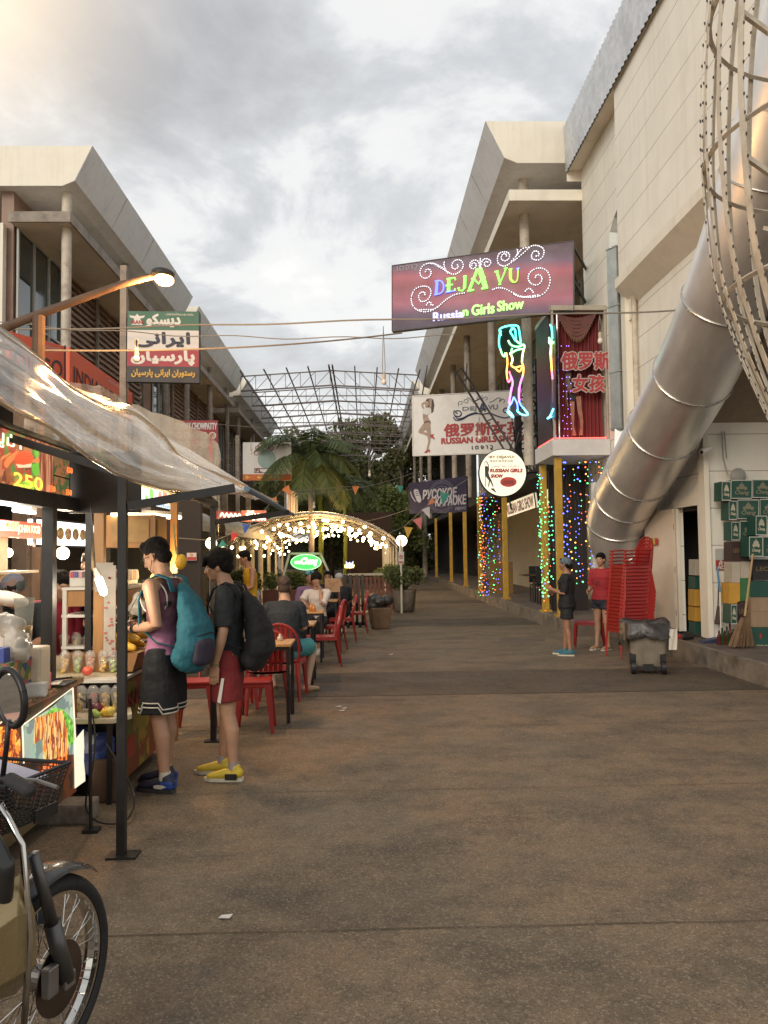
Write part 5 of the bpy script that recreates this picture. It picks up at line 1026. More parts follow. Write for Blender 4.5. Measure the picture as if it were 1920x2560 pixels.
q = MB(); q.ell(a + d * .62 + V((0, 0, -.02)), (d.length * .50, .10, .065), Matrix.Rotation(radians(8), 3, 'Y')); q.build('lamp_glass', emit('sodium_glow', (1, .60, .22), 14, True), t, smooth=True)
pl = bpy.data.lights.new('street_lamp_light', 'POINT'); pl.energy = 170; pl.color = (1, .52, .20); pl.shadow_soft_size = .12; o = bpy.data.objects.new('street_lamp_light', pl); COL.objects.link(o); o.location = a + d * .62 + V((0, 0, -.16))

# ---- overhead cables and hanging bulbs
CAB = mat('grey_cable', (.24, .21, .17), .6, var=.1)
def cable(label, p0, p1, sag, r=.012, n=30, m=CAB, wob=0.):
    p0 = V(p0); p1 = V(p1); pts = [p0.lerp(p1, i / n) + V((0, 0, -sag * 4 * (i / n) * (1 - i / n) + wob * sin(i * .9))) for i in range(n + 1)]; q = MB(); q.tube(pts, r, 5); return tag(q.build('overhead_cable', m), label, 'cable'), pts
_, c1 = cable('main overhead cable crossing the alley below the violet billboard', (-5.6, 12, 4.95), (5.05, 10.6, 4.72 + .1), .02, wob=.012)
cable('overhead cable drooping past the flag coloured sign into the main one', (-4.4, 9, 3.93), (.6, 11.9, 4.86), .12)
cable('thin overhead cable twisted along the left half of the crossing', (-5.6, 12.4, 5.2), (1.4, 12.1, 4.87), .12, .008, wob=.02)
cable('thin cable from the far right pole down to the tunnel', at(1170, 1195, 26), at(860, 1180 + 130, 30), .3, .008)
cable('low cable across the alley in front of the trees', at(540, 1060, 24), at(1100, 1075, 30), .15, .009)
cable('lowest cable above the arched tunnel', at(700, 1235, 22), at(1040, 1180, 26), .2, .008)
WB = mat('white_bulb_plastic', (.72, .66, .54), .35, var=.04)
def hbulb(label, p, top, s=1.):
    t = thing('hanging_bulb', label, 'bulb', p, 'unlit bulbs hanging from the cables'); q = MB(); q.lathe([(.0, 0), (.018, .003), (.034, .02), (.038, .045), (.03, .07), (.024, .08)], p, 14); q.build('bulb', WB, t, smooth=True); q = MB(); q.lathe([(.026, .08), (.028, .15), (.018, .165)], p, 12); q.build('socket', mat('socket_cream', (.50, .42, .32), .5), t); q = MB(); q.tube([V(p) + V((-.012, 0, .16)), V(p) + V((-.02, 0, .26)), V(top)], .005, 4); q.tube([V(p) + V((.012, 0, .16)), V(p) + V((.02, 0, .26)), V(top)], .005, 4); q.build('wire', CAB, t)
for lab, px, py, Y, dz in (('unlit white bulb hanging in front of the open sky, on the long cord', 960, 962, 12, .72), ('unlit white bulb hanging before the curtained booth', 1501, 860, 11.2, .24), ('unlit white bulb hanging before the flag coloured sign', 341, 906, 9.5, .12), ('small unlit bulb against the trees right of the palm', 924, 1192, 20, .5), ('small unlit bulb in front of the white billboard lettering', 1199, 1100, 16, .3), ('small unlit bulb left of the teal logo', 628, 1136, 22, .3), ('small unlit bulb above the tunnel roof beside the palm trunk', 785, 1272, 20, .3)): p = at(px, py, Y); hbulb(lab, p, p + V((0, 0, dz + .16)))
FLC = {'blue': (.03, .10, .35), 'red': (.5, .04, .03), 'orange': (.55, .18, .05), 'teal': (.03, .22, .17), 'white': (.55, .5, .5), 'pink': (.55, .16, .15), 'yellow': (.55, .32, .05)}
def bunting(label, pts, flags):
    t = thing('bunting', label, 'bunting', pts[0]); q = MB(); q.tube(pts, .006, 4); q.build('cord', CAB, t)
    for (c, px, py, Y, s, rot) in flags:
        p = at(px, py, Y); R2 = Matrix.Rotation(rot, 3, 'Y'); q = MB(); q.prism([p + R2 @ V(v) for v in ((-s * .5, 0, 0), (s * .5, 0, 0), (.03 * s, .02, -s * 1.25))], (0, .006, 0)); q.build('flag', mat('flag_cloth_' + c, FLC[c], .7, var=.08), t)
bunting('coloured triangle bunting sloping down from the karaoke sign', [at(1172, 1196, 21), at(1085, 1250, 20.5), at(1040, 1290, 20.3), at(1008, 1318, 20.2), at(960, 1338, 21)], [('teal', 1112, 1232, 20.8, .26, .2), ('orange', 1084, 1250, 20.6, .16, .9), ('white', 1064, 1270, 20.5, .22, -.35), ('pink', 1043, 1296, 20.3, .24, -.3), ('yellow', 1021, 1318, 20.2, .22, .1)])
bunting('coloured triangle bunting by the far stall post and the tunnel roof', [at(440, 1345, 9), at(536, 1352, 9.5), at(590, 1330, 10), at(640, 1300, 12), at(700, 1230, 15), at(890, 1215, 19)], [('teal', 562, 1356, 9.7, .09, 1.0), ('red', 588, 1332, 10, .10, .5), ('blue', 615, 1311, 10.8, .11, .2), ('orange', 682, 1245, 14, .14, -.3), ('orange', 713, 1218, 15, .16, -.6), ('orange', 889, 1215, 19, .17, .05), ('teal', 1001, 1215, 20, .15, .1)])

# ---- beer cartons beside the store wall
def gcol(c): return mat('carton_' + c, {'green': (.012, .065, .045), 'brown': (.045, .022, .018), 'white': (.42, .36, .28), 'yellow': (.50, .26, .03), 'card': (.30, .20, .12), 'black': (.02, .015, .014), 'lime': (.03, .14, .04)}[c], .55, var=.12, scale=6)
CW = mat('carton_border', (.62, .60, .52), .6); CMARK = mat('carton_mark', (.20, .19, .12), .6); CMARK2 = mat('carton_mark_pale', (.42, .40, .28), .6)
def carton(label, x0, y0, x1, y1, Y, c, mark=None, end=False, border=True, depth=.27, rot=0.):
    F = Frame(*[(1700 + a / 4.2545, 1180 + b / 4.2545) for a, b in ((x0, y0), (x1, y0), (x1, y1), (x0, y1))], Y); t = thing('beer_carton', label, 'carton', F.p(.5, 0, -depth / 2), 'beer cartons stacked by the store wall')
    q = MB(); F.board(q, depth); q.build('box', gcol(c), t, bevel=.004)
    if border: q = MB(); a = .02 if not end else .035; b = .035; F.rect(q, 0, 0, 1, b); F.rect(q, 0, 1 - b, 1, 1); F.rect(q, 0, b, a, 1 - b); F.rect(q, 1 - a, b, 1, 1 - b); q.build('border_print', CW, t)
    if mark == 'chang':
        mk = CMARK2 if end else CMARK; F.text('Chang', .5, .30, F.h * (.18 if end else .26), mk, t, .003, fit=.66 if not end else .6, slant=.25)
        q = MB(); F.disc(q, .5, .66, .13 if not end else .2, .16, .005, .001, 16); F.disc(q, .33, .56, .10, .09, .0062, .001, 12); F.disc(q, .67, .56, .10, .09, .0062, .001, 12); F.rect(q, .28, .44, .33, .54, .0075, .001); F.rect(q, .67, .44, .72, .54, .0075, .001); F.poly(q, [(.46, .8), (.54, .8), (.5, .92)], .005, .001); q.build('emblem', mk, t)
    elif mark: q = MB(); F.text(mark, .5, .55, F.h * .2, mat('carton_gold', (.20, .14, .06), .5), t, .002, fit=.7)
    return t, F
carton('small end of a green carton, top left of the stack', 445, 100, 540, 303, 11.75, 'green', 'chang', True)
carton('long green carton, top row, next to the end-on one', 543, 86, 766, 283, 11.8, 'green', 'chang')
carton('long green carton at the right end of the top row', 772, 80, 985, 275, 11.8, 'green', 'chang')
carton('small end of a green carton at the left of the second row', 520, 306, 605, 508, 11.8, 'green', 'chang', True)
carton('long green carton in the middle of the second row', 612, 294, 838, 500, 11.8, 'green', 'chang')
carton('long green carton at the right end of the second row', 848, 288, 1060, 490, 11.8, 'green', 'chang')
carton('small end of a green carton at the left of the third row', 548, 530, 632, 726, 11.8, 'green', 'chang', True)
carton('long green carton of the third row, partly behind an upright one', 638, 520, 838, 718, 11.8, 'green', 'chang')
carton('upright green carton standing forward in the third row', 806, 465, 925, 672, 11.5, 'green', 'chang', True)
carton('green carton end directly above the broom handle', 735, 688, 880, 900, 11.5, 'green', 'chang', True)
carton('green carton at the frame edge right of the forward ones', 883, 690, 1080, 905, 11.6, 'green', 'chang')
carton('dark brown carton with faint gold print, left in the fourth row', 550, 742, 642, 950, 11.8, 'brown', 'LEO', True, False)
carton('dark brown carton right of the other brown one', 645, 742, 736, 950, 11.8, 'brown', 'BLACK', False, False)
carton('white and yellow carton under the left brown one', 553, 955, 640, 1178, 11.8, 'white', None, True, False)
carton('white carton with yellow foot beside the broom handle', 643, 952, 748, 1128, 11.8, 'white', None, True, False)
carton('black carton with gold print right of the broom handle', 775, 930, 980, 1150, 11.8, 'black', 'LEO', False, False)
carton('yellow carton end low on the left', 525, 1180, 640, 1400, 11.8, 'yellow', None, True, False)
carton('bright green carton low beside the yellow one', 645, 1128, 752, 1372, 11.8, 'lime', None, True, False)
carton('dark green carton with red star right of the broom', 757, 1160, 980, 1330, 11.8, 'green', None, False, False)
carton('green carton end in the lowest left corner', 543, 1410, 605, 1618, 11.6, 'green', 'chang', True)
carton('brown carton standing behind the broom head', 608, 1376, 722, 1610, 11.8, 'brown', 'LEO', False, False)
carton('plain cardboard box right of the broom', 757, 1335, 980, 1480, 11.7, 'card', None, False, False)
carton('crumpled plain cardboard box with yellow side', 757, 1484, 980, 1650, 11.6, 'card', None, False, False)
t, F = carton('green carton with red star at the bottom right', 757, 1655, 980, 1882, 11.55, 'green', None, False, False)
q = MB(); c = (.45, .6); F.poly(q, [(c[0] + (.09 if k % 2 == 0 else .035) * sin(k * pi / 5), c[1] + (.2 if k % 2 == 0 else .08) * cos(k * pi / 5)) for k in range(10)]); q.build('red_star', REDD, t); F.text('Heineken', .6, .15, F.h * .12, CMARK2, t, .003, fit=.7)
for i, (lab, x0, y0, x1, y1, c) in enumerate((('orange and white carton glimpsed through the door, highest', 165, 930, 285, 1100, 'white'), ('dark green carton inside the door, second from top', 160, 1112, 290, 1245, 'green'), ('yellow carton inside the door, third from top', 158, 1250, 300, 1430, 'yellow'), ('yellow carton inside the door, second from the floor', 158, 1440, 310, 1590, 'yellow'), ('dark green carton on the store floor inside the door', 165, 1600, 320, 1760, 'green'))): carton(lab, x0, y0, x1, y1, 12.9, c, None, False, False)
F = Frame((1789, 1372), (1862, 1370), (1862, 1424), (1790, 1425), 12.17, 12.17); t = thing('parking_notice', 'white and red no parking notice on the store wall left of the cartons', 'sign', F.p(.5, 0)); q = MB(); F.board(q, .015); q.build('plate', mat('notice_grey', (.42, .42, .38), .5), t); q = MB(); F.rect(q, .0, .0, 1, .46); F.line(q, [(.52 + .14 * cos(k * pi / 10), .73 + .2 * sin(k * pi / 10)) for k in range(21)], .02); q.build('red_print', mat('notice_red', (.33, .03, .03), .5), t); F.text('ห้ามจอด', .5, .33, .07, CW, t, .003, fit=.8, d=.012); F.text('NO PARKING', .5, .12, .05, CW, t, .003, fit=.85, d=.012)
# brooms, bottles, dustpan
t = thing('straw_broom', 'upturned straw broom with wooden handle leaning on the cartons', 'broom', at(1855, 1615, 11.3)); a = at(1862, 1540, 11.35); q = MB(); q.tube([at(1882, 1385, 11.42), a], .016, 8); q.build('handle', mat('broom_handle', (.38, .24, .11), .5, var=.15), t)
q = MB(); r = random.Random(3)
for k in range(160): an = r.uniform(0, 2 * pi); b = a + V((.05 * cos(an), .03 * sin(an), -.02)); e_ = V((at(1855, 1616, 11.3).x + .19 * cos(an) * r.random() ** .4, a.y - .02 + .08 * sin(an), .27 + r.uniform(0, .03))); q.tube([b, b.lerp(e_, .5) + V((0, 0, .03)), e_], .004, 3)
q.build('bristles', mat('straw', (.20, .12, .06), .8, var=.3), t, fix=False)
t = thing('long_broom', 'thin broom with blue grip leaning in the corner by the door frame', 'broom', at(1800, 1590, 12.0)); q = MB(); q.tube([at(1793, 1418, 12.05), at(1800, 1480, 12.0)], .016, 8); q.build('blue_grip', mat('blue_grip', (.05, .17, .30), .5), t); q = MB(); q.tube([at(1800, 1480, 12.0), at(1803, 1590, 11.9)], .012, 8); q.build('stick', CW, t); q = MB(); q.tube([at(1797, 1440, 12.08), at(1795, 1520, 12.06)], .01, 6); q.tube([at(1796, 1515, 12.05), at(1794, 1560, 12.0)], [.02, .05], 8); q.build('brush', mat('dark_brush', (.06, .035, .025), .8), t)
t = thing('dustpan', 'dark blue dustpan on the step in front of the door', 'dustpan', at(1775, 1610, 11.9)); q = MB(); c = at(1778, 1606, 11.95); q.prism([c + V(v) for v in ((-.13, 0, -.03), (.14, 0, -.03), (.14, 0, .06), (-.10, 0, .02))], (0, .18, 0)); q.build('pan', mat('navy_plastic', (.03, .04, .09), .5), t)
for i, (px, h) in enumerate(((1798, .2), (1806, .24), (1812, .2), (1818, .26), (1826, .3), (1834, .22))):
    p = at(px, 1600, 11.75); p.z = .258; q = MB(); q.lathe([(.032, 0), (.034, h * .55), (.014, h * .75), (.013, h)], p, 10); tag(q.build('glass_bottle', mat('bottle_green' if i % 2 else 'bottle_brown', (.02, .06, .02) if i % 2 else (.10, .02, .015), .15)), ['brown bottle nearest the door frame on the step', 'green bottle second from the door frame', 'brown bottle third from the door frame', 'taller green bottle in the middle of the bottles', 'tall brown bottle left of the green carton end', 'green bottle last in the row beside the broom'][i], 'bottle', 'bottles standing on the store step')
t = thing('sandal_heap', 'pair of red and black sandals left on the step before the door', 'sandals', at(1705, 1592, 12.6)); 
for dx in (-.1, .1): p = at(1705, 1594, 12.4); q = MB(); q.limb([p + V((dx - .08, 0, 0)), p + V((dx + .08, .03, .01))], [(.045, .02), (.04, .02)]); q.build('sandal', REDL if dx < 0 else BLACKP, t, smooth=True)

# ---- wheeled bin with bag, far bin with bag, folded tables
t = thing('wheeled_bin', 'grey wheeled rubbish bin with black bag in front of the chair stack', 'bin', (3.76, 10.9, 0)); cx_, cy_ = 3.76, 10.95; Rb = Matrix.Rotation(radians(-12), 3, 'Z')
def rbox(q, z0, w0, d0, z1, w1, d1):
    vs = [V((sx * w / 2, sy * d / 2, z)) for z, w, d in ((z0, w0, d0), (z1, w1, d1)) for sx, sy in ((-1, -1), (1, -1), (1, 1), (-1, 1))]; q.add([V((cx_, cy_, 0)) + Rb @ v for v in vs], [(3, 2, 1, 0), (4, 5, 6, 7), (0, 1, 5, 4), (1, 2, 6, 5), (2, 3, 7, 6), (3, 0, 4, 7)])
BINM = mat('dirty_grey_plastic', (.20, .165, .12), .6, var=.2, scale=4, dirt=(.07, .05, .035), dirt_amt=.7, dscale=3); q = MB(); rbox(q, .09, .40, .38, .60, .50, .50); q.build('body', BINM, t, bevel=.03)
q = MB(); rbox(q, .56, .535, .535, .61, .545, .545); q.build('rim', BINM, t, bevel=.01)
for sx in (-.19, .19): q = MB(); c = V((cx_, cy_, 0)) + Rb @ V((sx, -.20, 0)); ax = Rb @ V((1, 0, 0)); q.tube([c + ax * -.03 + V((0, 0, .09)), c + ax * .03 + V((0, 0, .09))], .09, 18, ref=(0, 0, 1)); q.box(c + V((0, .02, .2)), (.08, .06, .14), Rb); q.build('wheel', BLACKP, t)
q = MB(); c = V((cx_, cy_, 0)); q.bar(c + Rb @ V((-.2, -.2, .08)), c + Rb @ V((.2, -.2, .08)), .04); q.box(c + Rb @ V((.0, -.21, .09)), (.12, .05, .09), Rb); q.build('axle', BLACKP, t)
for u in (-.08, .10): q = MB(); q.box(c + Rb @ V((u, -.222, .34)), (.012, .012, .42), Rb); q.build('moulding', BINM, t)
q = MB(); P = []; r = random.Random(8); n = 44
for j, (rad, z) in enumerate(((.16, .60), (.22, .66), (.285, .69), (.315, .655), (.325, .58), (.33, .52), (.335, .485))):
    row = []
    for i in range(n):
        a = 2 * pi * i / n; sq = 1 / max(abs(cos(a)), abs(sin(a))) ** .55; fz = noise.noise(V((cos(a) * 2, sin(a) * 2, j * .5))) * .06 * (1 + .3 * j); v = Rb @ V((rad * sq * cos(a) * (1 + fz), rad * sq * sin(a) * (1 + fz), 0)); zz_ = z + .05 * noise.noise(V((cos(a) * 3, sin(a) * 3, j * .35 + 5))) * (.5 + j * .35) - (.10 if j > 3 and .4 < (a % (2 * pi)) / (2 * pi) < .62 else 0)
        row.append(V((cx_ + v.x, cy_ + v.y, zz_)))
    P.append(row + [row[0]])
q.grid(P); q.add([V((cx_, cy_, .6)) + V((.3 * cos(2 * pi * i / 12), .3 * sin(2 * pi * i / 12), 0)) for i in range(12)], [tuple(range(12))]); q.build('black_bag', mat('bin_bag', (.035, .03, .028), .38, var=.2, scale=8, bump=.5, bscale=14), t, smooth=True, fix=False)
q = MB(); p = c + Rb @ V((.27, -.28, .60)); q.grid([[p + V((.10 * u - .02 * v_, .012 * sin(9 * u + v_ * 3), -.27 * v_)) for u in np.linspace(0, 1, 7)] for v_ in np.linspace(0, 1, 6)]); q.build('white_rag', mat('white_rag', (.55, .50, .42), .8, var=.1), t, smooth=True, fix=False)
t = thing('rubbish_bin', 'brown bin with bulging black bag by the folded tables', 'bin', (.36, 17.9, 0)); cx_, cy_ = .34, 17.9; Rb = Matrix.Rotation(radians(14), 3, 'Z'); q = MB(); rbox(q, 0, .34, .34, .46, .46, .42); q.build('body', mat('brown_bin', (.16, .10, .055), .6, var=.2), t, bevel=.03); q = MB()
for k in range(9): r = random.Random(60 + k); q.ell((cx_ + r.uniform(-.15, .2), cy_ + r.uniform(-.12, .1), .52 + r.uniform(-.08, .1)), (r.uniform(.12, .19), .15, r.uniform(.08, .15)))
remesh(q, 'black_bag', MATS['bin_bag'], t, .02, 2, .018, 7)
t = thing('folded_tables', 'group of folded dark metal table stands leaning together', 'folded tables', (-.15, 18.4, 0)); 
for i, x in enumerate((-.42, -.30, -.16, -.03)):
    q = MB(); q.box((x, 18.4 - .04 * i, .86), (.07, .45, .62)); q.build('folded_top', mat('dark_laminate', (.05, .045, .04), .35, var=.2), t); q = MB(); q.tube([(x, 18.3, .04), (x, 18.35, .6)], .03, 8); q.build('leg', BLACKP, t)
    for a in (-.5, .5, 2.6, 3.7): q = MB(); q.bar((x, 18.3, .14), (x + .17 * sin(a), 18.3 - .17 * cos(a), .02), .03); q.build('foot', BLACKP, t)
t = thing('menu_stand', 'pale menu board leaning on a stand beside the folded tables', 'menu board', at(825, 1500, 15.5)); F = Frame((812, 1446), (850, 1446), (850, 1480), (812, 1480), 15.6, 15.6); q = MB(); F.board(q, .03); q.build('board', mat('menu_tan', (.42, .25, .13), .6, var=.1), t); q = MB()
for i in range(14): r = random.Random(i); u, v = .1 + .8 * r.random(), .12 + .75 * r.random(); F.rect(q, u, v, u + .06 + .08 * r.random(), v + .03)
q.build('menu_print', mat('menu_print', (.18, .09, .04), .6), t); q = MB()
for u in (.05, .95): p = F.p(u, .1, -.03); q.bar(p, (p.x, p.y + .1, 0), .035)
q.build('leg', WOODR, t)
for i, (px, py) in enumerate(((978, 1637), (847, 1768), (855, 1778), (860, 1772), (564, 2296), (1300, 1965 - 330))):
    if i > 4: break
    p = atz(px, py, .0); q = MB(); q.prism([p + V(v) for v in ((-.03, -.01, .006), (.02, -.015, .006), (.03, .012, .012), (-.02, .016, .006))], (0, 0, .003)); tag(q.build('litter', WHT_P), ['scrap of white litter alone in the middle of the alley', 'white litter scrap, left of a cluster of three on the near paving', 'white litter scrap, lower one of the cluster of three', 'white litter scrap, right of the cluster of three', 'tiny white scrap on the near paving seam at left'][i], 'litter', 'litter scraps on the paving')
t = thing('manhole_cover', 'flat grey manhole cover near the bar terrace', 'manhole', (2.6, 14.2, 0)); q = MB(); q.lathe([(.0, .012), (.42, .012), (.44, .0)], (2.9, 15.2, 0), 32); q.build('lid', TERR, t)
# ================================================================ FOOD STALLS, SEATS
STB = mat('stall_black', (.022, .02, .019), .45, .3, var=.25, scale=9); WOODP = mat('orange_wood', (.34, .17, .055), .5, var=.15, scale=3, stretch=(6, 6, 1)); WHP = mat('white_plastic', (.62, .58, .50), .35, var=.05)
# ---- awning frame with two posts
t = thing('canopy_structure', 'black steel awning frame with two posts and base plates, in front of the stalls', 'frame', (-1.33, 4.57, 0))
for (y, top) in ((4.57, 2.12), (7.3, 2.12)):
    q = MB(); q.box2((-1.353, y - .023, .012), (-1.307, y + .023, top)); q.build('post', STB, t); q = MB(); q.box2((-1.40, y - .06, 0), (-1.24, y + .06, .012)); q.build('base_plate', STB, t)
for a, b in (((-1.30, 4.57, 1.90), (-.72, 4.62, 2.0)), ((-1.30, 7.3, 1.92), (-.66, 7.35, 2.0)), ((-2.9, 4.57, 2.6), (-1.33, 4.57, 2.08)), ((-2.9, 7.3, 2.6), (-1.33, 7.3, 2.08)), ((-1.33, 4.6, 2.08), (-1.33, 7.27, 2.08)), ((-2.9, 3.2, 2.6), (-2.9, 7.6, 2.6)), ((-2.1, 3.2, 2.36), (-2.1, 7.3, 2.36))): q = MB(); q.bar(a, b, .045); q.build('beam', STB, t)
t = thing('plastic_awning', 'long draped sheet of clear glossy plastic over the stalls with blue pole', 'awning', (-1.3, 5, 2.0))
FILM = bpy.data.materials.new('clear_plastic_film'); FILM.use_nodes = True; t_ = FILM.node_tree; t_.nodes.remove(bsdf(FILM))
co = N(t_, 'ShaderNodeTexCoord').outputs['UV']; mpn = N(t_, 'ShaderNodeMapping'); mpn.inputs['Scale'].default_value = (1.5, 7, 1); t_.links.new(co, mpn.inputs[0]); nz = N(t_, 'ShaderNodeTexNoise'); nz.inputs['Scale'].default_value = 2.2; nz.inputs['Detail'].default_value = 5; nz.inputs['Distortion'].default_value = .6; t_.links.new(mpn.outputs[0], nz.inputs[0])
bp = N(t_, 'ShaderNodeBump'); bp.inputs['Strength'].default_value = .55; bp.inputs['Distance'].default_value = .03; t_.links.new(nz.outputs[0], bp.inputs['Height'])
gl_ = N(t_, 'ShaderNodeBsdfGlossy'); gl_.inputs[0].default_value = (.9, .86, .8, 1); gl_.inputs[1].default_value = .16; t_.links.new(bp.outputs[0], gl_.inputs[2]); df = N(t_, 'ShaderNodeBsdfTranslucent'); df.inputs[0].default_value = (.75, .66, .54, 1); d2 = N(t_, 'ShaderNodeBsdfDiffuse'); d2.inputs[0].default_value = (.70, .62, .52, 1); tr = N(t_, 'ShaderNodeBsdfTransparent'); tr.inputs[0].default_value = (.93, .88, .80, 1)
m1 = N(t_, 'ShaderNodeMixShader'); m1.inputs[0].default_value = .5; t_.links.new(df.outputs[0], m1.inputs[1]); t_.links.new(d2.outputs[0], m1.inputs[2])
mr = N(t_, 'ShaderNodeMapRange'); mr.inputs[1].default_value = .35; mr.inputs[2].default_value = .7; mr.inputs[3].default_value = .16; mr.inputs[4].default_value = .58; t_.links.new(nz.outputs[0], mr.inputs[0])
m2 = N(t_, 'ShaderNodeMixShader'); t_.links.new(mr.outputs[0], m2.inputs[0]); t_.links.new(tr.outputs[0], m2.inputs[1]); t_.links.new(m1.outputs[0], m2.inputs[2])
fr = N(t_, 'ShaderNodeFresnel'); fr.inputs[0].default_value = 1.5; t_.links.new(bp.outputs[0], fr.inputs[1]); fm = math_node(t_, 'MINIMUM', math_node(t_, 'MULTIPLY_ADD', fr.outputs[0], .8, .06), .7)
m3 = N(t_, 'ShaderNodeMixShader'); t_.links.new(fm, m3.inputs[0]); t_.links.new(m2.outputs[0], m3.inputs[1]); t_.links.new(gl_.outputs[0], m3.inputs[2]); t_.links.new(m3.outputs[0], t_.nodes['Material Output'].inputs[0])
rows = [[(-260, 880, 2.7), (-100, 930, 2.9), (0, 1005, 3.1), (90, 1050, 3.35), (173, 1111, 3.7), (250, 1165, 4.05), (324, 1204, 4.4), (405, 1222, 4.6), (486, 1229, 4.75), (560, 1232, 4.9), (622, 1232, 5.0)],
        [(-260, 800, 3.0), (-100, 860, 3.2), (0, 945, 3.35), (90, 1000, 3.6), (175, 1065, 3.95), (260, 1115, 4.3), (340, 1160, 4.6), (420, 1188, 4.85), (500, 1207, 5.1), (570, 1224, 5.3), (640, 1243, 5.6)],
        [(-260, 740, 3.5), (-100, 800, 3.6), (0, 880, 3.75), (90, 930, 4.0), (180, 1000, 4.35), (270, 1060, 4.75), (350, 1108, 5.1), (430, 1150, 5.4), (510, 1185, 5.8), (590, 1218, 6.3), (668, 1255, 6.9)],
        [(-260, 700, 4.1), (-100, 750, 4.2), (0, 820, 4.3), (90, 890, 4.7), (170, 962, 5.1), (255, 1005, 5.5), (335, 1022, 5.9), (400, 1080, 6.2), (455, 1140, 6.5), (560, 1192, 7.0), (700, 1268, 7.6)],
        [(-260, 740, 4.8), (-100, 785, 4.9), (0, 842, 5.0), (90, 905, 5.4), (165, 968, 5.8), (240, 992, 6.2), (285, 1008, 6.6), (345, 1050, 6.9), (420, 1095, 7.2), (540, 1165, 7.6), (738, 1290, 8.2)]]
W3 = [[tuple(at(*p)) for p in rw] for rw in rows]; W3 = [spline(rw, 8) for rw in W3]; cols = [spline([rw[i] for rw in W3], 10) for i in range(len(W3[0]))]
G = []
for i, c in enumerate(cols):
    row = []
    for j, p in enumerate(c):
        w = .020 * noise.fractal(V((i * .07, j * .22, 0)), 1, 2, 3) + .010 * sin(j * .8 + i * .04); row.append(V(p) + V((w * .3, 0, w)))
    G.append(row)
q = MB(); q.grid(G); sh = q.build('sheet', FILM, t, smooth=True, fix=False); uv = sh.data.uv_layers.new(name='UVMap'); ni, nj = len(G), len(G[0])
for p in sh.data.polygons:
    for li in p.loop_indices: vi = sh.data.loops[li].vertex_index; uv.data[li].uv = ((vi // nj) / ni * 4, (vi % nj) / nj)
q = MB(); q.tube([G[i][0] for i in range(0, len(G))], .012, 6); q.tube([G[i][nj * 3 // 4 - 2] + V((0, 0, .01)) for i in range(0, len(G))], .010, 6); q.build('rolled_hem', FILM, t, smooth=True)
q = MB(); q.tube([(-.70, 4.95, 2.02), (-.70, 8.25, 2.02)], .018, 8); q.build('blue_pole', mat('blue_grey_pole', (.10, .16, .22), .5, var=.15), t)
# hanging film scraps on the shop side
for i, pts in enumerate(([(330, 1010, 7.4), (455, 1055, 8.2), (545, 1110, 9), (545, 1200, 9)], [(60, 930, 6.8), (180, 955, 7.2), (290, 985, 7.6), (330, 1075, 7.9)])):
    top = spline([tuple(at(*p)) for p in pts], 7); q = MB(); q.grid([[V(p) + V((0, .03 * sin(k * 2 + j), -.16 * j + .03 * noise.noise(V((k * .5, j, i))))) for j in range(5)] for k, p in enumerate(top)]); o = q.build('side_flap', FILM, t, smooth=True, fix=False); uv = o.data.uv_layers.new(name='UVMap')
    for p in o.data.polygons:
        for li in p.loop_indices: vi = o.data.loops[li].vertex_index; uv.data[li].uv = (vi // 5 / 10, vi % 5 / 5)

# ---- stall A, seafood
SX = -1.88; t = thing('seafood_stall', 'nearest food stall with crab picture lightbox and lit seafood print counter', 'food stall', (SX, 4.0, 0))
q = MB(); q.box2((SX - .75, 2.3, .10), (SX, 5.45, .80)); q.build('counter', STB, t); q = MB(); q.box2((SX - .78, 2.3, .80), (SX + .03, 5.50, .83)); q.build('countertop', mat('counter_print_top', (.50, .22, .14), .4, var=.4, scale=5, dirt=(.5, .42, .3), dirt_amt=.8, dscale=6), t)
F = Frame.world((SX + .006, 2.3, .11), (SX + .006, 5.44, .11), (SX + .006, 5.44, .79), (SX + .006, 2.3, .79)); z4b = lambda pts: zq(F, pts, 0, 1680, 4.88)
q = MB(); F.board(q, .004); q.build('front_panel', voro('warm_dark_print', [(.11, .035, .018), (.07, .045, .02), (.16, .05, .02), (.05, .03, .015)], 5, em=.25, dist=3), t)
q = MB(); q.use(voro('seafood_print', [(.75, .22, .04), (.65, .40, .12), (.35, .08, .03), (.80, .50, .20), (.18, .05, .03)], 26, em=.8, stretch=(1, 2.2, .55), dist=2)); F.poly(q, z4b([(410, 560), (540, 520), (740, 470), (800, 700), (825, 1010), (520, 1090), (500, 800), (400, 880)]), .010)
q.use(voro('herb_print', [(.20, .55, .06), (.08, .30, .03), (.40, .65, .15)], 34, em=.6, dist=3)); F.poly(q, z4b([(540, 520), (640, 430), (760, 460), (880, 600), (880, 880), (830, 900), (800, 700), (740, 480)]), .008)
q.use(voro('plate_print', [(.45, .55, .42), (.35, .45, .36), (.20, .26, .22)], 9, em=.6, dist=2)); F.poly(q, z4b([(262, 670), (640, 420), (865, 210), (905, 1000), (270, 1100)]), .005)
q.use(voro('flame_print', [(.85, .25, .03), (.95, .45, .08), (.55, .10, .02), (.25, .05, .02)], 30, em=.75, dist=3)); F.poly(q, z4b([(-400, 900), (-200, 700), (60, 660), (150, 640), (230, 800), (235, 1000), (200, 1130), (-400, 1250)]), .007)
q.use(emit('outline_and_painted_glow', (.75, .68, .5), .7)); 
for pts in ([(245, 655), (865, 195), (905, 1010)], [(245, 655), (262, 1120)], [(-420, 920), (252, 412), (270, 640)]): F.line(q, z4b(pts), .010, .012, 4)
F.poly(q, z4b([(890, 850), (1010, 700), (1030, 1330), (905, 1420), (900, 1100)]), .006)  # white light glow at the panel's right end, painted as a bright patch
q.build('front_print', None, t)
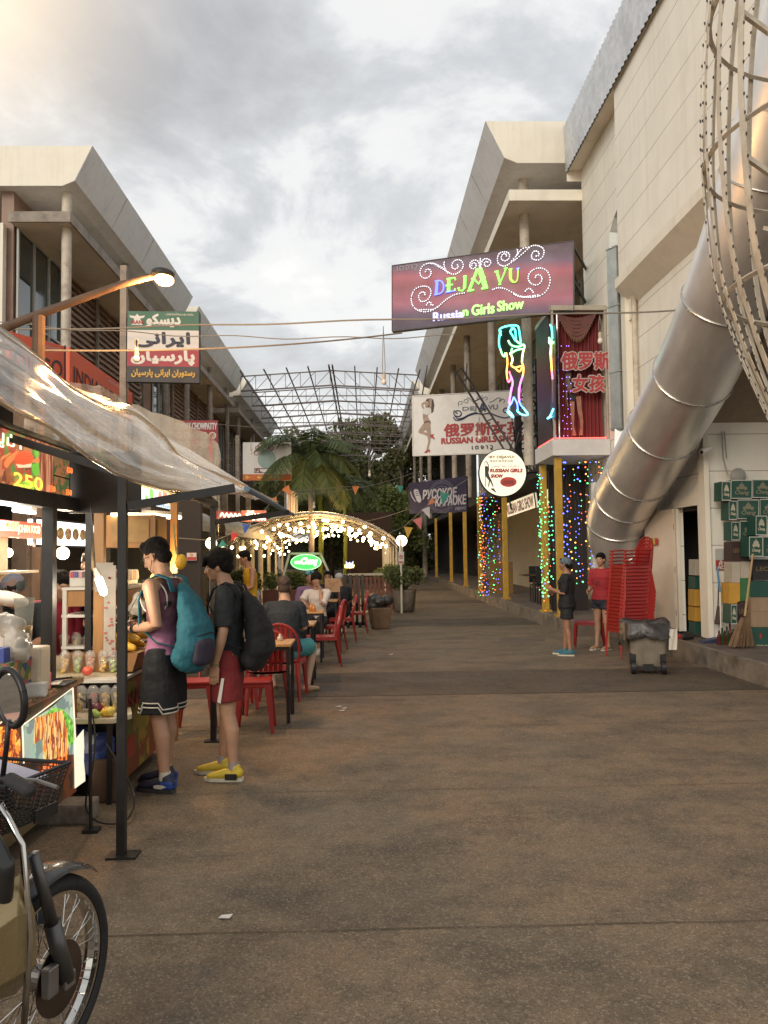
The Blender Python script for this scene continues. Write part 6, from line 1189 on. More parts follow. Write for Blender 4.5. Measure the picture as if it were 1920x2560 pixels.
F.text('กุ้งเผา', *z4b([(650, 1130)])[0], .07, emit('print_red_text', (.9, .2, .04), .6), t, .004, fit=.13)
q = MB(); r = random.Random(5)
for k in range(3400):
    if k % 4: y = r.uniform(2.6, 5.5); p = V((SX + .03 + r.uniform(-.05, .01), y, .83))
    else: p = V((r.uniform(SX - .45, SX + .03), 5.47 + r.uniform(-.05, .03), .83))
    d = V((r.uniform(-.012, .03), r.uniform(-.015, .015), r.uniform(-.035, .028))); w = V((0, .003, 0)); q.add([p - w, p + w, p + d], [(0, 1, 2)])
q.build('turf_trim', leaf_mat('turf', (.05, .10, .02), (.12, .19, .04)), t, fix=False)
for (x, y, z0, z1, w) in ((SX - .09, 5.2, .83, 2.02, .07), (SX - .72, 5.35, .83, 2.6, .05), (-2.02, 6.1, .0, 2.1, .045)): q = MB(); q.box2((x - w / 2, y - w / 2, z0), (x + w / 2, y + w / 2, z1)); q.build('post', STB, t)
q = MB(); q.box2((-2.02, 3.6, 1.93), (-1.93, 5.62, 2.02)); q.box2((-2.02, 3.6, 2.33), (-1.93, 5.56, 2.36)); q.build('fascia_rail', STB, t); q = MB(); q.box2((-2.0, 5.62, 1.92), (-1.52, 5.66, 2.34)); q.build('black_side_board', STB, t)
F = Frame.world((-1.95, 3.6, 2.02), (-1.95, 5.5, 2.02), (-1.95, 5.5, 2.33), (-1.95, 3.6, 2.33)); zc = lambda pts: zq(F, pts, 0, 1060, 4.88)
q = MB(); F.board(q, .07); q.build('lightbox', STB, t)
q = MB(); q.use(voro('crab_dish_print', [(.42, .07, .04), (.30, .10, .04), (.50, .20, .08), (.18, .05, .03), (.12, .22, .05)], 16, em=.7, dist=3)); F.rect(q, 0, .02, .684, .98, .004)
q.use(voro('sausage_print', [(.40, .13, .06), (.22, .06, .03), (.55, .28, .16)], 12, em=.6, stretch=(1, 3.5, .35), dist=1)); F.rect(q, .69, .02, .835, .98, .004)
q.use(voro('grill_print', [(.10, .09, .05), (.28, .15, .06), (.07, .12, .04), (.35, .12, .05)], 30, em=.5, dist=3)); F.rect(q, .842, .40, .985, .98, .004); F.rect(q, .842, .02, .985, .37, .004)
q.build('picture_print', None, t)
q = MB(); cr_ = emit('crab_shell', (.72, .10, .035), .6); q.use(emit('crab_claw', (.72, .22, .07), .6)); F.poly(q, zc([(30, 500), (60, 420), (180, 330), (200, 380), (110, 470), (60, 540)]), .010); F.poly(q, zc([(0, 400), (110, 350), (115, 362), (0, 440)]), .010); F.poly(q, zc([(330, 440), (460, 420), (462, 470), (350, 470)]), .010)
q.use(cr_); F.poly(q, zc([(170, 490), (160, 400), (210, 340), (290, 320), (350, 350), (385, 400), (360, 480), (260, 500)]), .012); q.use(emit('crab_belly', (.80, .62, .38), .6)); F.poly(q, zc([(172, 488), (260, 500), (360, 480), (350, 530), (200, 535)]), .013); q.use(emit('herb_leaf', (.16, .45, .05), .6)); F.poly(q, zc([(400, 290), (430, 280), (462, 370), (430, 420), (405, 380)]), .010); F.poly(q, zc([(365, 500), (455, 470), (462, 620), (420, 640), (380, 580)]), .010); F.poly(q, zc([(200, 740), (300, 690), (420, 700), (400, 800), (300, 810)]), .007); q.build('crab_print', None, t)
GL = emit('price_gold', (.95, .60, .08), .9); PI = emit('price_orange', (.85, .22, .05), .8)
F.text('250', *zc([(315, 705)])[0], .075, GL, t, .002, fit=.215, d=.016); F.text('ปูม้า', *zc([(72, 215)])[0], .085, emit('menu_cream', (.85, .8, .6), .8), t, .002, fit=.17, d=.016)
for px, py in ((605, 790), (820, 565), (810, 835)): F.text('150', *zc([(px, py)])[0], .036, PI, t, .001, fit=.05, d=.016)
TUBE = emit('cool_tube', (.92, .96, 1), 7, True)
def tubelight(label, a, b, m=TUBE, r=.014):
    pl_ = bpy.data.lights.new('tube_lamp', 'POINT'); pl_.energy = 9; pl_.color = (1, .88, .70); pl_.shadow_soft_size = .15; o_ = bpy.data.objects.new('tube_lamp', pl_); COL.objects.link(o_); o_.location = (V(a) + V(b)) / 2 + V((.02, 0, -.12))
    t = thing('tube_light', label, 'tube light', a); q = MB(); q.tube([a, b], r, 10); q.build('tube', m, t, smooth=True); q = MB(); q.bar(V(a) + V((0, 0, r + .018)), V(b) + V((0, 0, r + .018)), .04, .03); q.build('batten', WHP, t)
tubelight('long white tube light at the left edge under the crab lightbox', (-2.3, 4.5, 1.975), (-2.3, 5.7, 1.972)); tubelight('short white tube light behind the longer one at the left', (-2.7, 6.4, 1.99), (-2.7, 6.8, 1.99))
tubelight('glowing warm tube light under the lit fruit banner', (-2.08, 6.85, 1.975), (-1.80, 8.1, 2.0), emit('warm_tube', (1, .86, .55), 8, True), .018)
# goods on stall A
t = thing('blender', 'blender jug half full of orange juice on a cream base on the counter', 'blender', (-2.0, 4.9, .83)); c = V((-2.0, 4.9, 0)); q = MB(); q.box2((-2.06, 4.84, .83), (-1.88, 5.0, 1.10)); q.build('base', mat('cream_plastic', (.62, .52, .38), .35, var=.05), t, bevel=.015); q = MB(); q.lathe([(.042, 1.115), (.056, 1.38), (.06, 1.385)], c, 16); JAR = mat('jug_glass', (.40, .40, .34), .1, var=0, alpha=.45); q.build('jug', JAR, t, smooth=True); q = MB(); q.lathe([(.0, 1.125), (.040, 1.125), (.048, 1.22), (0, 1.22)], c, 16); q.build('juice', mat('juice', (.45, .24, .05), .4), t, smooth=True); q = MB(); q.lathe([(.05, 1.09), (.045, 1.125), (0, 1.125)], c, 16); q.build('collar', BLACKP, t)
PK = [('pink', (.55, .12, .16)), ('lilac', (.40, .30, .48)), ('white', (.66, .62, .56)), ('red', (.50, .05, .04)), ('yellow', (.70, .45, .05)), ('blue', (.05, .08, .30)), ('green', (.10, .26, .05))]
def pack(label, c, px, py, Y, w, h, d=.08, z=None, rot=0.):
    p = at(px, py, Y); z = .83 if z is None else z; q = MB(); q.box((p.x, p.y, z + h / 2), (w, d, h), Matrix.Rotation(rot, 3, 'Z')); return tag(q.build('package', mat('pack_' + c, dict(PK)[c], .4, var=.12, scale=20), bevel=.004), label, 'package', 'packages on the seafood counter')
pack('white box in front of the black stall post', 'white', 92, 1640, 4.8, .11, .075, rot=.2); pack('pink packet behind the white box', 'pink', 103, 1630, 5.0, .10, .10, rot=.1); pack('lilac packet left of the white box', 'lilac', 58, 1640, 4.85, .045, .12); pack('red bottle shaped packet between the lilac packet and the blender', 'red', 72, 1620, 4.95, .04, .14); pack('yellow packet standing left of the blender', 'yellow', 58, 1600, 5.05, .035, .17); pack('green and white packet at the left frame edge', 'green', 15, 1640, 4.4, .12, .10); pack('blue packet high at the left frame edge', 'blue', 3, 1560, 4.6, .07, .30); pack('white packet under the white cloth at the left', 'white', 15, 1570, 5.3, .10, .34)
t = thing('plastic_bag', 'heap of clear plastic bags with coloured packets on the counter at left', 'plastic bag', (-1.95, 4.55, .83)); BAGM = mat('bag_film', (.55, .50, .42), .2, var=.2, alpha=.6, bump=.8, bscale=9); q = MB(); r = random.Random(2)
for k in range(7): p = at(r.uniform(8, 52), r.uniform(1555, 1630), 4.7 + r.uniform(0, .3)); q.ell(p, (r.uniform(.05, .09), .07, r.uniform(.05, .08)))
remesh(q, 'film', BAGM, t, .012, 2, .02, 9); q = MB(); q.use(voro('packet_mix', [(.5, .1, .1), (.1, .2, .08), (.5, .35, .1), (.08, .1, .25), (.5, .45, .4)], 22)); q.box2((-2.15, 4.5, .83), (-1.93, 4.85, 1.05)); q.build('packets', None, t)
q = MB(); p = at(20, 1497, 5.2); q.ell(p, (.13, .1, .045), Matrix.Rotation(radians(14), 3, 'Y')); tag(q.build('cloth_cover', mat('white_cloth', (.60, .52, .42), .8, var=.1, bump=.5, bscale=12), smooth=True), 'white mesh cloth cover sticking in at the left frame edge', 'cloth')
t = thing('paper_tray', 'white paper and pen lying in a black tray on the counter', 'tray', (-1.92, 5.2, .83)); q = MB(); q.box((-1.93, 5.18, .842), (.22, .22, .012)); q.build('tray', BLACKP, t, bevel=.004); q = MB(); q.box((-1.96, 5.14, .851), (.17, .17, .004), Matrix.Rotation(.2, 3, 'Z')); q.build('paper', WHP, t); q = MB(); q.bar((-1.86, 5.3, .86), (-1.95, 5.12, .87), .012); q.build('pen', BLACKP, t)

# ---- stall B, fruit
t = thing('fruit_stall', 'fruit stall with yellow printed counter, glass case and orange wood post', 'food stall', (-1.9, 6.2, 0))
FX = -1.67; q = MB(); q.box2((-2.6, 5.75, .10), (FX - .004, 6.95, .76)); q.build('counter', STB, t); q = MB(); F = Frame.world((FX, 5.62, .08), (FX, 6.95, .08), (FX, 6.95, .745), (FX, 5.62, .745)); F.board(q, .004); q.build('front_print', voro('yellow_fruit_print', [(.36, .26, .03), (.30, .26, .04), (.14, .18, .03), (.42, .28, .04), (.26, .07, .02)], 4, dist=3), t)
F.text('ผลไม้', .42, .83, .14, mat('maroon_letters', (.30, .02, .02), .5), t, .008, fit=.55, d=.008); q = MB(); F.disc(q, .9, .35, .08, .22, .006); F.disc(q, .25, .3, .09, .12, .006); q.build('fruit_print', mat('watermelon_print', (.36, .05, .03), .5, var=.2), t)
q = MB(); q.box2((-2.4, 5.68, .765), (FX + .015, 6.97, .785)); q.build('worktop_edge', WHP, t); q = MB(); q.prism([(-2.2, 5.4, .545), (-1.62, 5.4, .545), (-1.55, 5.55, .545), (-1.62, 5.78, .545), (-2.2, 5.78, .545)], (0, 0, .035)); q.build('low_tray', mat('tray_cream', (.60, .50, .36), .4, var=.08), t, bevel=.006)
q = MB(); q.box2((-2.3, 5.82, .785), (-1.74, 6.1, .80)); q.box2((-2.3, 6.1, .785), (-1.74, 6.45, .90)); q.build('tiers', mat('tier_pale', (.50, .40, .26), .5, var=.1), t)
for x in (-2.1, -1.7): q = MB(); q.box2((x, 5.5, 0), (x + .03, 5.53, .545)); q.build('leg', STB, t)
q = MB(); q.box2((-1.945, 5.97, .80), (-1.875, 6.03, 2.1)); q.build('wood_post', WOODP, t)
q = MB(); q.box2((-1.93, 5.95, 1.37), (-1.80, 5.958, 1.58)); q.box2((-1.86, 5.93, .88), (-1.775, 5.938, 1.56)); q.build('menu_strip', mat('strip_paper', (.34, .30, .25), .7, var=.12, scale=12), t); q = MB(); r = random.Random(9)
for k in range(22): x = -1.855 + .065 * r.random(); z = .9 + .62 * r.random(); q.box((x + .005, 5.925, z), (.012 + .012 * r.random(), .004, .012))
q.build('strip_print', mat('strip_red', (.35, .08, .06), .6, var=.3), t)
# glass case
q = MB()
for x in (-2.2, -1.76):
    for y in (6.12, 6.85): q.box2((x - .015, y - .015, .80), (x + .015, y + .015, 1.40))
for z in (.95, 1.18, 1.38): q.box2((-2.22, 6.10, z), (-1.745, 6.87, z + .02))
q.build('case_frame', WHP, t); q = MB(); q.box2((-2.21, 6.12, 1.26), (-1.742, 6.86, 1.375)); q.build('case_wood_panel', WOODP, t); q = MB(); q.box2((-2.2, 6.2, 1.40), (-1.80, 6.6, 1.52)); q.build('straw_box', WHP, t, bevel=.01); q = MB(); r = random.Random(1)
for k in range(12): q.use(mat('straw_' + 'abcd'[k % 4], [(.5, .08, .1), (.1, .1, .3), (.6, .3, .3), (.15, .12, .1)][k % 4], .5)); q.box2((-1.798 - .0, 6.2 + k * .033, 1.44), (-1.79, 6.225 + k * .033, 1.515)); q.box2((-2.19 + k * .032, 6.19, 1.47), (-2.165 + k * .032, 6.199, 1.515))
q.build('straws', None, t)
q = MB(); q.prism([(-2.15, 5.95, .80), (-1.66, 5.95, .80), (-1.62, 5.95, .93), (-2.15, 5.95, .93)], (0, .9, 0)); q.build('fruit_tray', mat('caramel_tray', (.25, .12, .04), .4, var=.2, bump=.3, bscale=10), t)
q = MB(); q.box2((-2.15, 6.9, 1.70), (-1.74, 7.3, 1.97)); q.build('wood_cabinet', WOODP, t); q = MB(); q.box2((-1.737, 6.95, 1.74), (-1.73, 7.25, 1.93)); q.box2((-2.1, 6.89, 1.74), (-1.79, 6.897, 1.93)); q.build('cabinet_panel', mat('cabinet_gold', (.34, .20, .06), .5, var=.25, scale=5), t)
for (x, y) in ((-1.72, 7.35), (-2.35, 7.3)): q = MB(); q.box2((x, y, 0), (x + .06, y + .06, 2.1)); q.build('wood_leg', WOODP, t)
F = Frame.world((-2.0, 6.2, 2.10), (-2.0, 8.72, 2.10), (-2.0, 8.72, 2.35), (-2.0, 6.2, 2.35)); q = MB(); F.board(q, .07); q.build('banner_box', STB, t); q = MB(); q.use(emit('banner_white', (.85, .88, .80), 1.0, True)); F.rect(q, .005, .03, .995, .97, .004)
r = random.Random(6)
for (u, v, a, b, c) in ((.30, .6, .07, .4, 'yellow'), (.42, .7, .06, .28, 'yellow'), (.62, .45, .03, .2, 'green'), (.75, .4, .03, .25, 'red'), (.83, .6, .035, .3, 'red'), (.92, .5, .04, .35, 'orange'), (.55, .2, .02, .15, 'green')):
    q.use(emit('banner_' + c, {'yellow': (.85, .78, .18), 'green': (.2, .55, .12), 'red': (.85, .25, .18), 'orange': (.9, .5, .12)}[c], .9)); F.disc(q, u, v, a, b, .008 + .002 * r.random())
q.use(emit('banner_blue', (.12, .25, .6), .8))
for k in range(26): F.rect(q, .2 + k * .03, .04, .2 + k * .03 + .02, .10 + .14 * r.random(), .008)
q.build('banner_print', None, t); F.text('น้ำผลไม้ปั่น', .52, .72, .07, emit('banner_text_gold', (.75, .5, .08), .8), t, .002, fit=.14, d=.012)
# jars and bottles on the shelves
def jars(where, x0, y0, dx, dy, n, z, h, cs, stuff):
    for i in range(n):
        c = cs[(i * 3 + int(z * 10)) % len(cs)]; x, y = x0 + dx * i, y0 + dy * i; q = MB(); q.lathe([(.026, 0), (.030, h * .1), (.030, h * .7), (.018, h * .85), (.02, h)], (x, y, z), 12); tag(q.build(stuff, mat('pack_' + c, dict(PK)[c], .3, var=.12, scale=20), smooth=True), '%s %s %s, %s from the near end' % (c, stuff, where, ['first', 'second', 'third', 'fourth', 'fifth', 'sixth', 'seventh', 'eighth'][i]), stuff, stuff + 's ' + where)
PKN = [k for k, v in PK]
jars('on the upper shelf of the glass case', -1.80, 6.16, 0, .095, 7, 1.20, .055, PKN, 'jar'); jars('on the middle shelf of the glass case', -1.80, 6.16, 0, .095, 7, .97, .15, PKN, 'bottle')
t = thing('back_shelf', 'pale shelf rack behind the seafood counter', 'shelf', (-2.75, 5.3, 0)); q = MB(); [q.box2((-2.95, 4.9, z), (-2.7, 6.9, z + .02)) for z in (.9, 1.2, 1.5)]; q.build('board', WHP, t); q = MB(); q.box2((-2.98, 4.9, 0), (-2.955, 6.9, 1.9)); q.build('backing', mat('shelf_back', (.28, .20, .12), .7, var=.3, scale=6), t)
jars('on the top shelf behind the seafood counter', -2.76, 4.98, 0, .12, 8, 1.52, .17, PKN, 'bottle'); jars('on the middle shelf behind the seafood counter', -2.76, 4.98, 0, .12, 8, 1.22, .14, PKN, 'jar')
jars('along the back edge of the seafood counter', -2.45, 4.3, .02, .15, 7, .83, .20, ['red', 'yellow', 'white', 'green'], 'sauce_bottle')
# cups with fruit
def cup(label, x, y, z, fc, s=1.):
    t = thing('fruit_cup', label, 'cup', (x, y, z), 'cut fruit cups with domed lids'); c = V((x, y, z)); q = MB(); q.lathe([(.026 * s, 0), (.036 * s, .11 * s)], c, 14); q.build('cup', CUPM, t, smooth=True); q = MB(); q.lathe([(.038 * s, .11 * s), (.039 * s, .116 * s), (.034 * s, .14 * s), (.018 * s, .158 * s), (.006 * s, .160 * s)], c, 14); q.build('lid', CUPM, t, smooth=True); q = MB(); r = random.Random(int((x + y) * 9999))
    for k in range(9): q.ell(c + V((r.uniform(-.015, .015), r.uniform(-.015, .015), .012 + k * .011)) * s, (.016 * s, .016 * s, .014 * s), n=7, m=5)
    q.build('fruit', mat('fruit_' + fc, {'mango': (.72, .42, .03), 'pine': (.70, .50, .08), 'melon': (.60, .09, .05), 'grape': (.12, .02, .03), 'guava': (.35, .45, .10), 'papaya': (.65, .22, .04)}[fc], .35, var=.15, scale=40), t, smooth=True)
CUPM = mat('clear_cup', (.75, .72, .66), .06, var=0, alpha=.26, coat=.6)
fr = ['mango', 'papaya', 'pine', 'mango', 'melon', 'guava']
for j, (y, z, xs, nm) in enumerate(((5.62, .58, (-2.0, -1.91, -1.83, -1.75, -1.67), 'front'), (5.93, .80, (-2.13, -2.04, -1.95, -1.86, -1.79), 'middle'), (6.25, .90, (-2.25, -2.16, -2.07, -1.98), 'back'))):
    for i, x in enumerate(xs): f = fr[(i * 2 + j * 3) % 6]; cup('domed cup of %s fruit, %s from left in the %s tier' % ({'mango': 'yellow', 'pine': 'pale yellow', 'melon': 'red', 'grape': 'dark', 'guava': 'green', 'papaya': 'orange'}[f], ['first', 'second', 'third', 'fourth', 'fifth'][i], nm), x, y, z, f, 1.12 if j == 0 else 1.)
for i, (lab, px, py, Y, rr, c) in enumerate((('red apple on the low tray, upper left', 218, 1655, 5.75, .036, 'melon'), ('dark purple fruit at the front of the low tray', 240, 1700, 5.50, .045, 'grape'), ('orange fruit right of the dark purple one', 266, 1690, 5.50, .03, 'papaya'), ('yellow fruit low on the tray by the post', 262, 1718, 5.45, .028, 'mango'), ('green lime at the left corner of the tray', 236, 1728, 5.44, .028, 'guava'), ('smaller green lime below the other', 244, 1742, 5.42, .022, 'guava'), ('yellow fruit beside the awning post', 275, 1712, 5.45, .035, 'pine'))):
    p = at(px, py, Y); 
    if i: p.z = .58 + rr
    else: p.z = .80 + rr
    q = MB(); q.ell(p, (rr, rr, rr * .92), n=16, m=10); tag(q.build('loose_fruit', mat('fruit_' + c, {'mango': (.72, .42, .03), 'pine': (.70, .50, .08), 'melon': (.60, .09, .05), 'grape': (.12, .02, .03), 'guava': (.35, .45, .10), 'papaya': (.65, .22, .04)}[c], .35, var=.15, scale=40), smooth=True), lab, 'fruit', 'loose fruit on the low tray')
r = random.Random(12)
NM = ['nearest the post', 'second from the post', 'third from the post', 'fourth from the post', 'fifth from the post', 'on top of the heap at left', 'on top of the heap in the middle', 'on top of the heap at right', 'deep in the heap at back', 'farthest in the heap']
for k in range(10):
    y = 6.02 + .085 * (k if k < 5 else (k - 5) * 1.0 + .4); x = -1.72 - .06 * (k % 3); z = .965 + (.05 if k >= 5 else 0); q = MB(); R2 = Matrix.Rotation(r.uniform(-.5, .5), 3, 'Z'); q.limb([V((x, y, z)) + R2 @ V((-.05, 0, 0)), V((x, y, z + .01)), V((x, y, z)) + R2 @ V((.05, 0, -.004))], [.028, .038, .022], 12); tag(q.build('mango', mat('mango_skin', (.72, .42, .05), .4, var=.15, scale=10), smooth=True), 'yellow mango ' + NM[k], 'mango', 'yellow mangoes heaped in the tray')
t = thing('hanging_bag', 'clear plastic bag hanging in front of the glass case, catching light', 'plastic bag', at(345, 1545, 6.05)); q = MB(); c = at(345, 1520, 6.05); q.ell(c, (.075, .05, .06)); q.ell(c + V((0, 0, .06)), (.035, .03, .06)); remesh(q, 'film', BAGM, t, .008, 3, .012, 16)
t = thing('amber_lantern', 'glowing amber lantern behind the glass case', 'lantern', at(392, 1480, 7.3)); c = at(392, 1480, 7.3); q = MB(); q.lathe([(.05, 0), (.055, .14), (.03, .17)], c, 16); q.build('glass', emit('amber_glow', (1, .50, .06), 2.2, True), t, smooth=True); q = MB(); q.lathe([(.03, .17), (.075, .20), (.02, .24)], c, 16); q.build('shade', emit('lamp_shade_glow', (1, .82, .45), 3.5, True), t, smooth=True)
pl = bpy.data.lights.new('lantern_light', 'POINT'); pl.energy = 10; pl.color = (1, .66, .28); pl.shadow_soft_size = .07; o = bpy.data.objects.new('lantern_light', pl); COL.objects.link(o); o.location = c + V((.12, -.12, .18))
t = thing('hanging_fruit', 'big yellow plastic fruit hanging on a green twisted cord', 'ornament', at(452, 1425, 6.9)); q = MB(); q.ell(at(452, 1405, 6.9), (.048, .045, .066), Matrix.Rotation(.25, 3, 'Y'), 18, 12); q.build('fruit', mat('ornament_yellow', (.78, .46, .03), .35, var=.05), t, smooth=True); q = MB(); a = at(433, 1312, 6.9); b = at(441, 1385, 6.9); q.tube([a.lerp(b, i / 20) + V((.006 * sin(i * 2), 0, 0)) for i in range(21)], .007, 5); q.build('cord', mat('green_cord', (.22, .34, .16), .6), t)
t = thing('lamp_bulb', 'bright hanging spiral lamp beside the orange wood post', 'lamp', at(245, 1440, 5.5)); a = at(238, 1420, 5.5); b = at(246, 1444, 5.5); c = at(261, 1486, 5.5); q = MB(); q.tube([a, a.lerp(b, .5), b], [.016, .02, .024], 12); q.build('socket', WHP, t); q = MB(); q.limb([b.lerp(c, .12), b.lerp(c, .85)], [.026, .026], 12); q.build('bulb', emit('cfl_glow', (1, .95, .82), 9, True), t, smooth=True); q = MB(); q.tube([a, a + V((-.02, 0, .3)), (a.x - .05, 5.5, 2.1)], .004, 5); q.build('wire', BLACKP, t)
pl = bpy.data.lights.new('lamp_bulb_light', 'POINT'); pl.energy = 6; pl.color = (1, .84, .62); pl.shadow_soft_size = .04; o = bpy.data.objects.new('lamp_bulb_light', pl); COL.objects.link(o); o.location = c + V((.02, -.06, 0))
# things under and beside the stalls
t = thing('pole_stand', 'thin black pole on a small foot between the two stalls', 'stand', (-1.62, 4.98, 0)); q = MB(); q.tube([(-1.63, 4.98, .02), (-1.64, 4.98, .78)], .011, 8); q.build('pole', STB, t); q = MB(); q.box2((-1.67, 4.94, 0), (-1.58, 5.02, .02)); q.build('foot', STB, t)
q = MB(); q.tube(spline([(-1.86, 5.46, .70), (-1.76, 5.35, .66), (-1.68, 5.2, .52), (-1.66, 5.1, .35), (-1.70, 5.1, .12), (-1.60, 5.05, .03), (-1.45, 5.1, .03), (-1.50, 5.4, .12), (-1.7, 5.5, .4)], 6), .006, 5); tag(q.build('power_cable', BLACKP), 'black power cable looping down between the stalls to the ground', 'cable')
t = thing('blue_bag', 'blue and white patterned bag stuffed under the fruit tray', 'bag', (-1.8, 5.7, .1)); q = MB(); r = random.Random(3)
for k in range(6): q.ell((-1.85 + r.uniform(-.1, .12), 5.62 + r.uniform(-.04, .05), .34 + r.uniform(-.12, .1)), (.10, .08, .09))
remesh(q, 'cloth', voro('blue_white_print', [(.03, .06, .24), (.02, .04, .16), (.30, .33, .42), (.03, .06, .24)], 11, dist=2), t, .015, 2, .02, 8)
for lab, p, d, c in (('grey concrete block under the stall near the pole foot', (-1.85, 5.2, 0), (.34, .2, .12), CURB), ('dark crate pushed under the fruit stall', (-1.95, 5.9, 0), (.35, .3, .3), STB), ('brown sack standing under the low tray', (-1.72, 5.62, 0), (.18, .16, .28), mat('brown_sack', (.11, .06, .035), .8, var=.2))): q = MB(); q.box((p[0], p[1], p[2] + d[2] / 2), d); tag(q.build('floor_crate', c, bevel=.015), lab, 'crate')
t = thing('shop_lightbox', 'white glowing menu lightbox with a row of dish pictures behind the posts', 'sign', (-3.2, 9.5, 1.75)); F = Frame.world((-3.2, 8.1, 1.75), (-3.2, 11.05, 1.75), (-3.2, 11.05, 2.0), (-3.2, 8.1, 2.0)); q = MB(); F.board(q, .08); q.build('box', emit('white_lightbox', (.92, .96, .92), 1.25, True), t); q = MB()
for k in range(12):
    if k == 8: continue
    F.disc(q, .06 + k * .078, .5, .034, .26, .006)
q.build('dish_print', DISH, t); q = MB(); F.rect(q, .60, 0, .605, 1, .01); F.frame(q, .02); q.build('frame', BLACKP, t)
t = thing('shop_sign', 'red food sign with cream lettering and small dishes at the left edge', 'sign', (-2.9, 7, 1.79)); F = Frame.world((-2.9, 5.9, 1.79), (-2.9, 7.46, 1.79), (-2.9, 7.46, 1.93), (-2.9, 5.9, 1.93)); q = MB(); F.board(q, .05); q.build('board', mat('menu_red', (.36, .05, .03), .5, em=(.5, .07, .04), es=.25), t); F.text('JOHAN FOOD', .82, .5, .085, emit('menu_letters', (.8, .68, .5), .5), t, .002, fit=.30); q = MB()
for k in range(5): F.rect(q, .40 + .06 * k, .38, .45 + .06 * k, .96, .004)
q.build('dish_card', WHP, t); q = MB()
for k in range(5): F.disc(q, .425 + .06 * k, .68, .022, .22, .008)
q.build('dish_food', DISH, t)
t = thing('black_machine', 'shiny black curved machine head on a stand behind the cups', 'machine', (-2.1, 6.55, .9)); q = MB(); c = at(200, 1525, 6.55); q.limb([c + V((-.10, 0, -.02)), c, c + V((.11, 0, .015))], [(.05, .035), (.07, .05), (.05, .04)]); q.build('head', mat('gloss_black', (.012, .012, .012), .12, var=0, coat=1.), t, smooth=True); q = MB(); q.tube([c + V((.02, 0, -.04)), c + V((.10, .0, -.13)), (c.x + .1, 6.55, .9)], .018, 8); q.build('arm', BLACKP, t)
q = MB(); r = random.Random(7); t = thing('lettuce_tray', 'tray of green salad leaves behind the fruit cups', 'tray', (-2.15, 6.5, .9)); q.box2((-2.3, 6.48, .90), (-1.95, 6.7, 1.0)); q.build('tray', WHP, t); leaves('salad', [(-2.2 + .09 * i, 6.58, 1.03) for i in range(4)], [.06] * 4, 900, .035, leaf_mat('salad', (.15, .2, .05), (.35, .38, .18)), t, 4)

# ---- red plastic chairs, stools and dark tables
REDP = mat('red_plastic', (.29, .018, .015), .38, var=.06, scale=6, coat=.15)
def leg_bm(q, x0, y0, x1, y1, z): # tapering L section leg
    a = V((x0, y0, z)); b = V((x1, y1, 0)); q.tube([b, a], [(.016, .012), (.032, .022)], 4, ref=(1, .0, 0))
def make_chair(arms, name, label, group):
    t = thing(name, label, 'chair', (0, 0, 0), group)      # faces -Y, back at +Y
    q = MB(); P = [[V((x, y, .43 - .012 * cos(x * 7) + (.006 if abs(y) > .19 else 0))) for x in np.linspace(-.21, .21, 9)] for y in np.linspace(-.22, .20, 8)]; q.grid(P); q.grid([[p + V((0, 0, -.022)) for p in rw] for rw in P]); q.box2((-.215, -.228, .385), (.215, -.214, .432)); q.box2((-.218, -.22, .385), (-.206, .2, .432)); q.box2((.206, -.22, .385), (.218, .2, .432)); q.build('seat', REDP, t, fix=False)
    q = MB(); top = [V((.215 * cos(a), .205 + .075 * (.3 + .7 * sin(a)), .62 + .235 * sin(a))) for a in np.linspace(0, pi, 15)]; side = [V((.205, .195, .42)), V((.215, .21, .52))]; q.tube(side + top + [V((-p.x, p.y, p.z)) for p in reversed(side)], [(.014, .026)] * 19, 6, ref=(1, 0, 0))
    for x in (-.125, -.075, -.025, .025, .075, .125): h = .62 + .235 * sqrt(max(0, 1 - (x / .215) ** 2)); q.tube([(x, .20, .43), (x * 1.02, .235 + .0, .56), (x * 1.03, .205 + .075 * (.3 + .7 * (h - .62) / .235), h)], [(.020, .006)] * 3, 4, ref=(1, 0, 0))
    q.build('backrest', REDP, t)
    for x, y in ((-1, -1), (1, -1), (-1, 1), (1, 1)): q = MB(); leg_bm(q, .19 * x, (.20 if y > 0 else .205) * y, .225 * x, (.27 if y > 0 else .235) * y, .64 if (arms and y < 0) else .42); q.build('leg', REDP, t)
    if arms:
        for x in (-1, 1): q = MB(); q.tube([(.215 * x, -.225, .645), (.235 * x, -.05, .655), (.225 * x, .13, .65), (.21 * x, .215, .66)], [(.030, .012)] * 4, 6, ref=(1, 0, 0)); q.build('armrest', REDP, t)
    return t
def make_stool():
    t = thing('plastic_stool', 'red plastic stool standing between the two young men', 'stool', (0, 0, 0), 'red plastic stools'); q = MB(); q.box((0, 0, .455), (.30, .30, .03)); q.box((0, 0, .425), (.285, .285, .04)); q.build('seat', REDP, t, bevel=.012)
    for x in (-1, 1):
        for y in (-1, 1): q = MB(); a = V((.125 * x, .125 * y, .43)); b = V((.17 * x, .17 * y, 0)); q.tube([b, a], [(.022, .022), (.042, .042)], 4, ref=(1, 1, 0)); q.build('leg', REDP, t)
    return t
st = make_stool(); st.location = (-1.57, 7.75, 0); st.rotation_euler = (0, 0, .12)
dup(st, (-1.02, 7.72, 0), .05, 'red plastic stool behind the black backpack, by the small table'); dup(st, (-1.35, 8.9, 0), .3, 'red plastic stool half hidden behind the young man in black')
ch = make_chair(False, 'plastic_chair', 'red plastic chair with its back to us, nearest the small table', 'red plastic chairs at the tables'); ch.location = (-1.02, 8.7, 0); ch.rotation_euler = (0, 0, pi + .15)
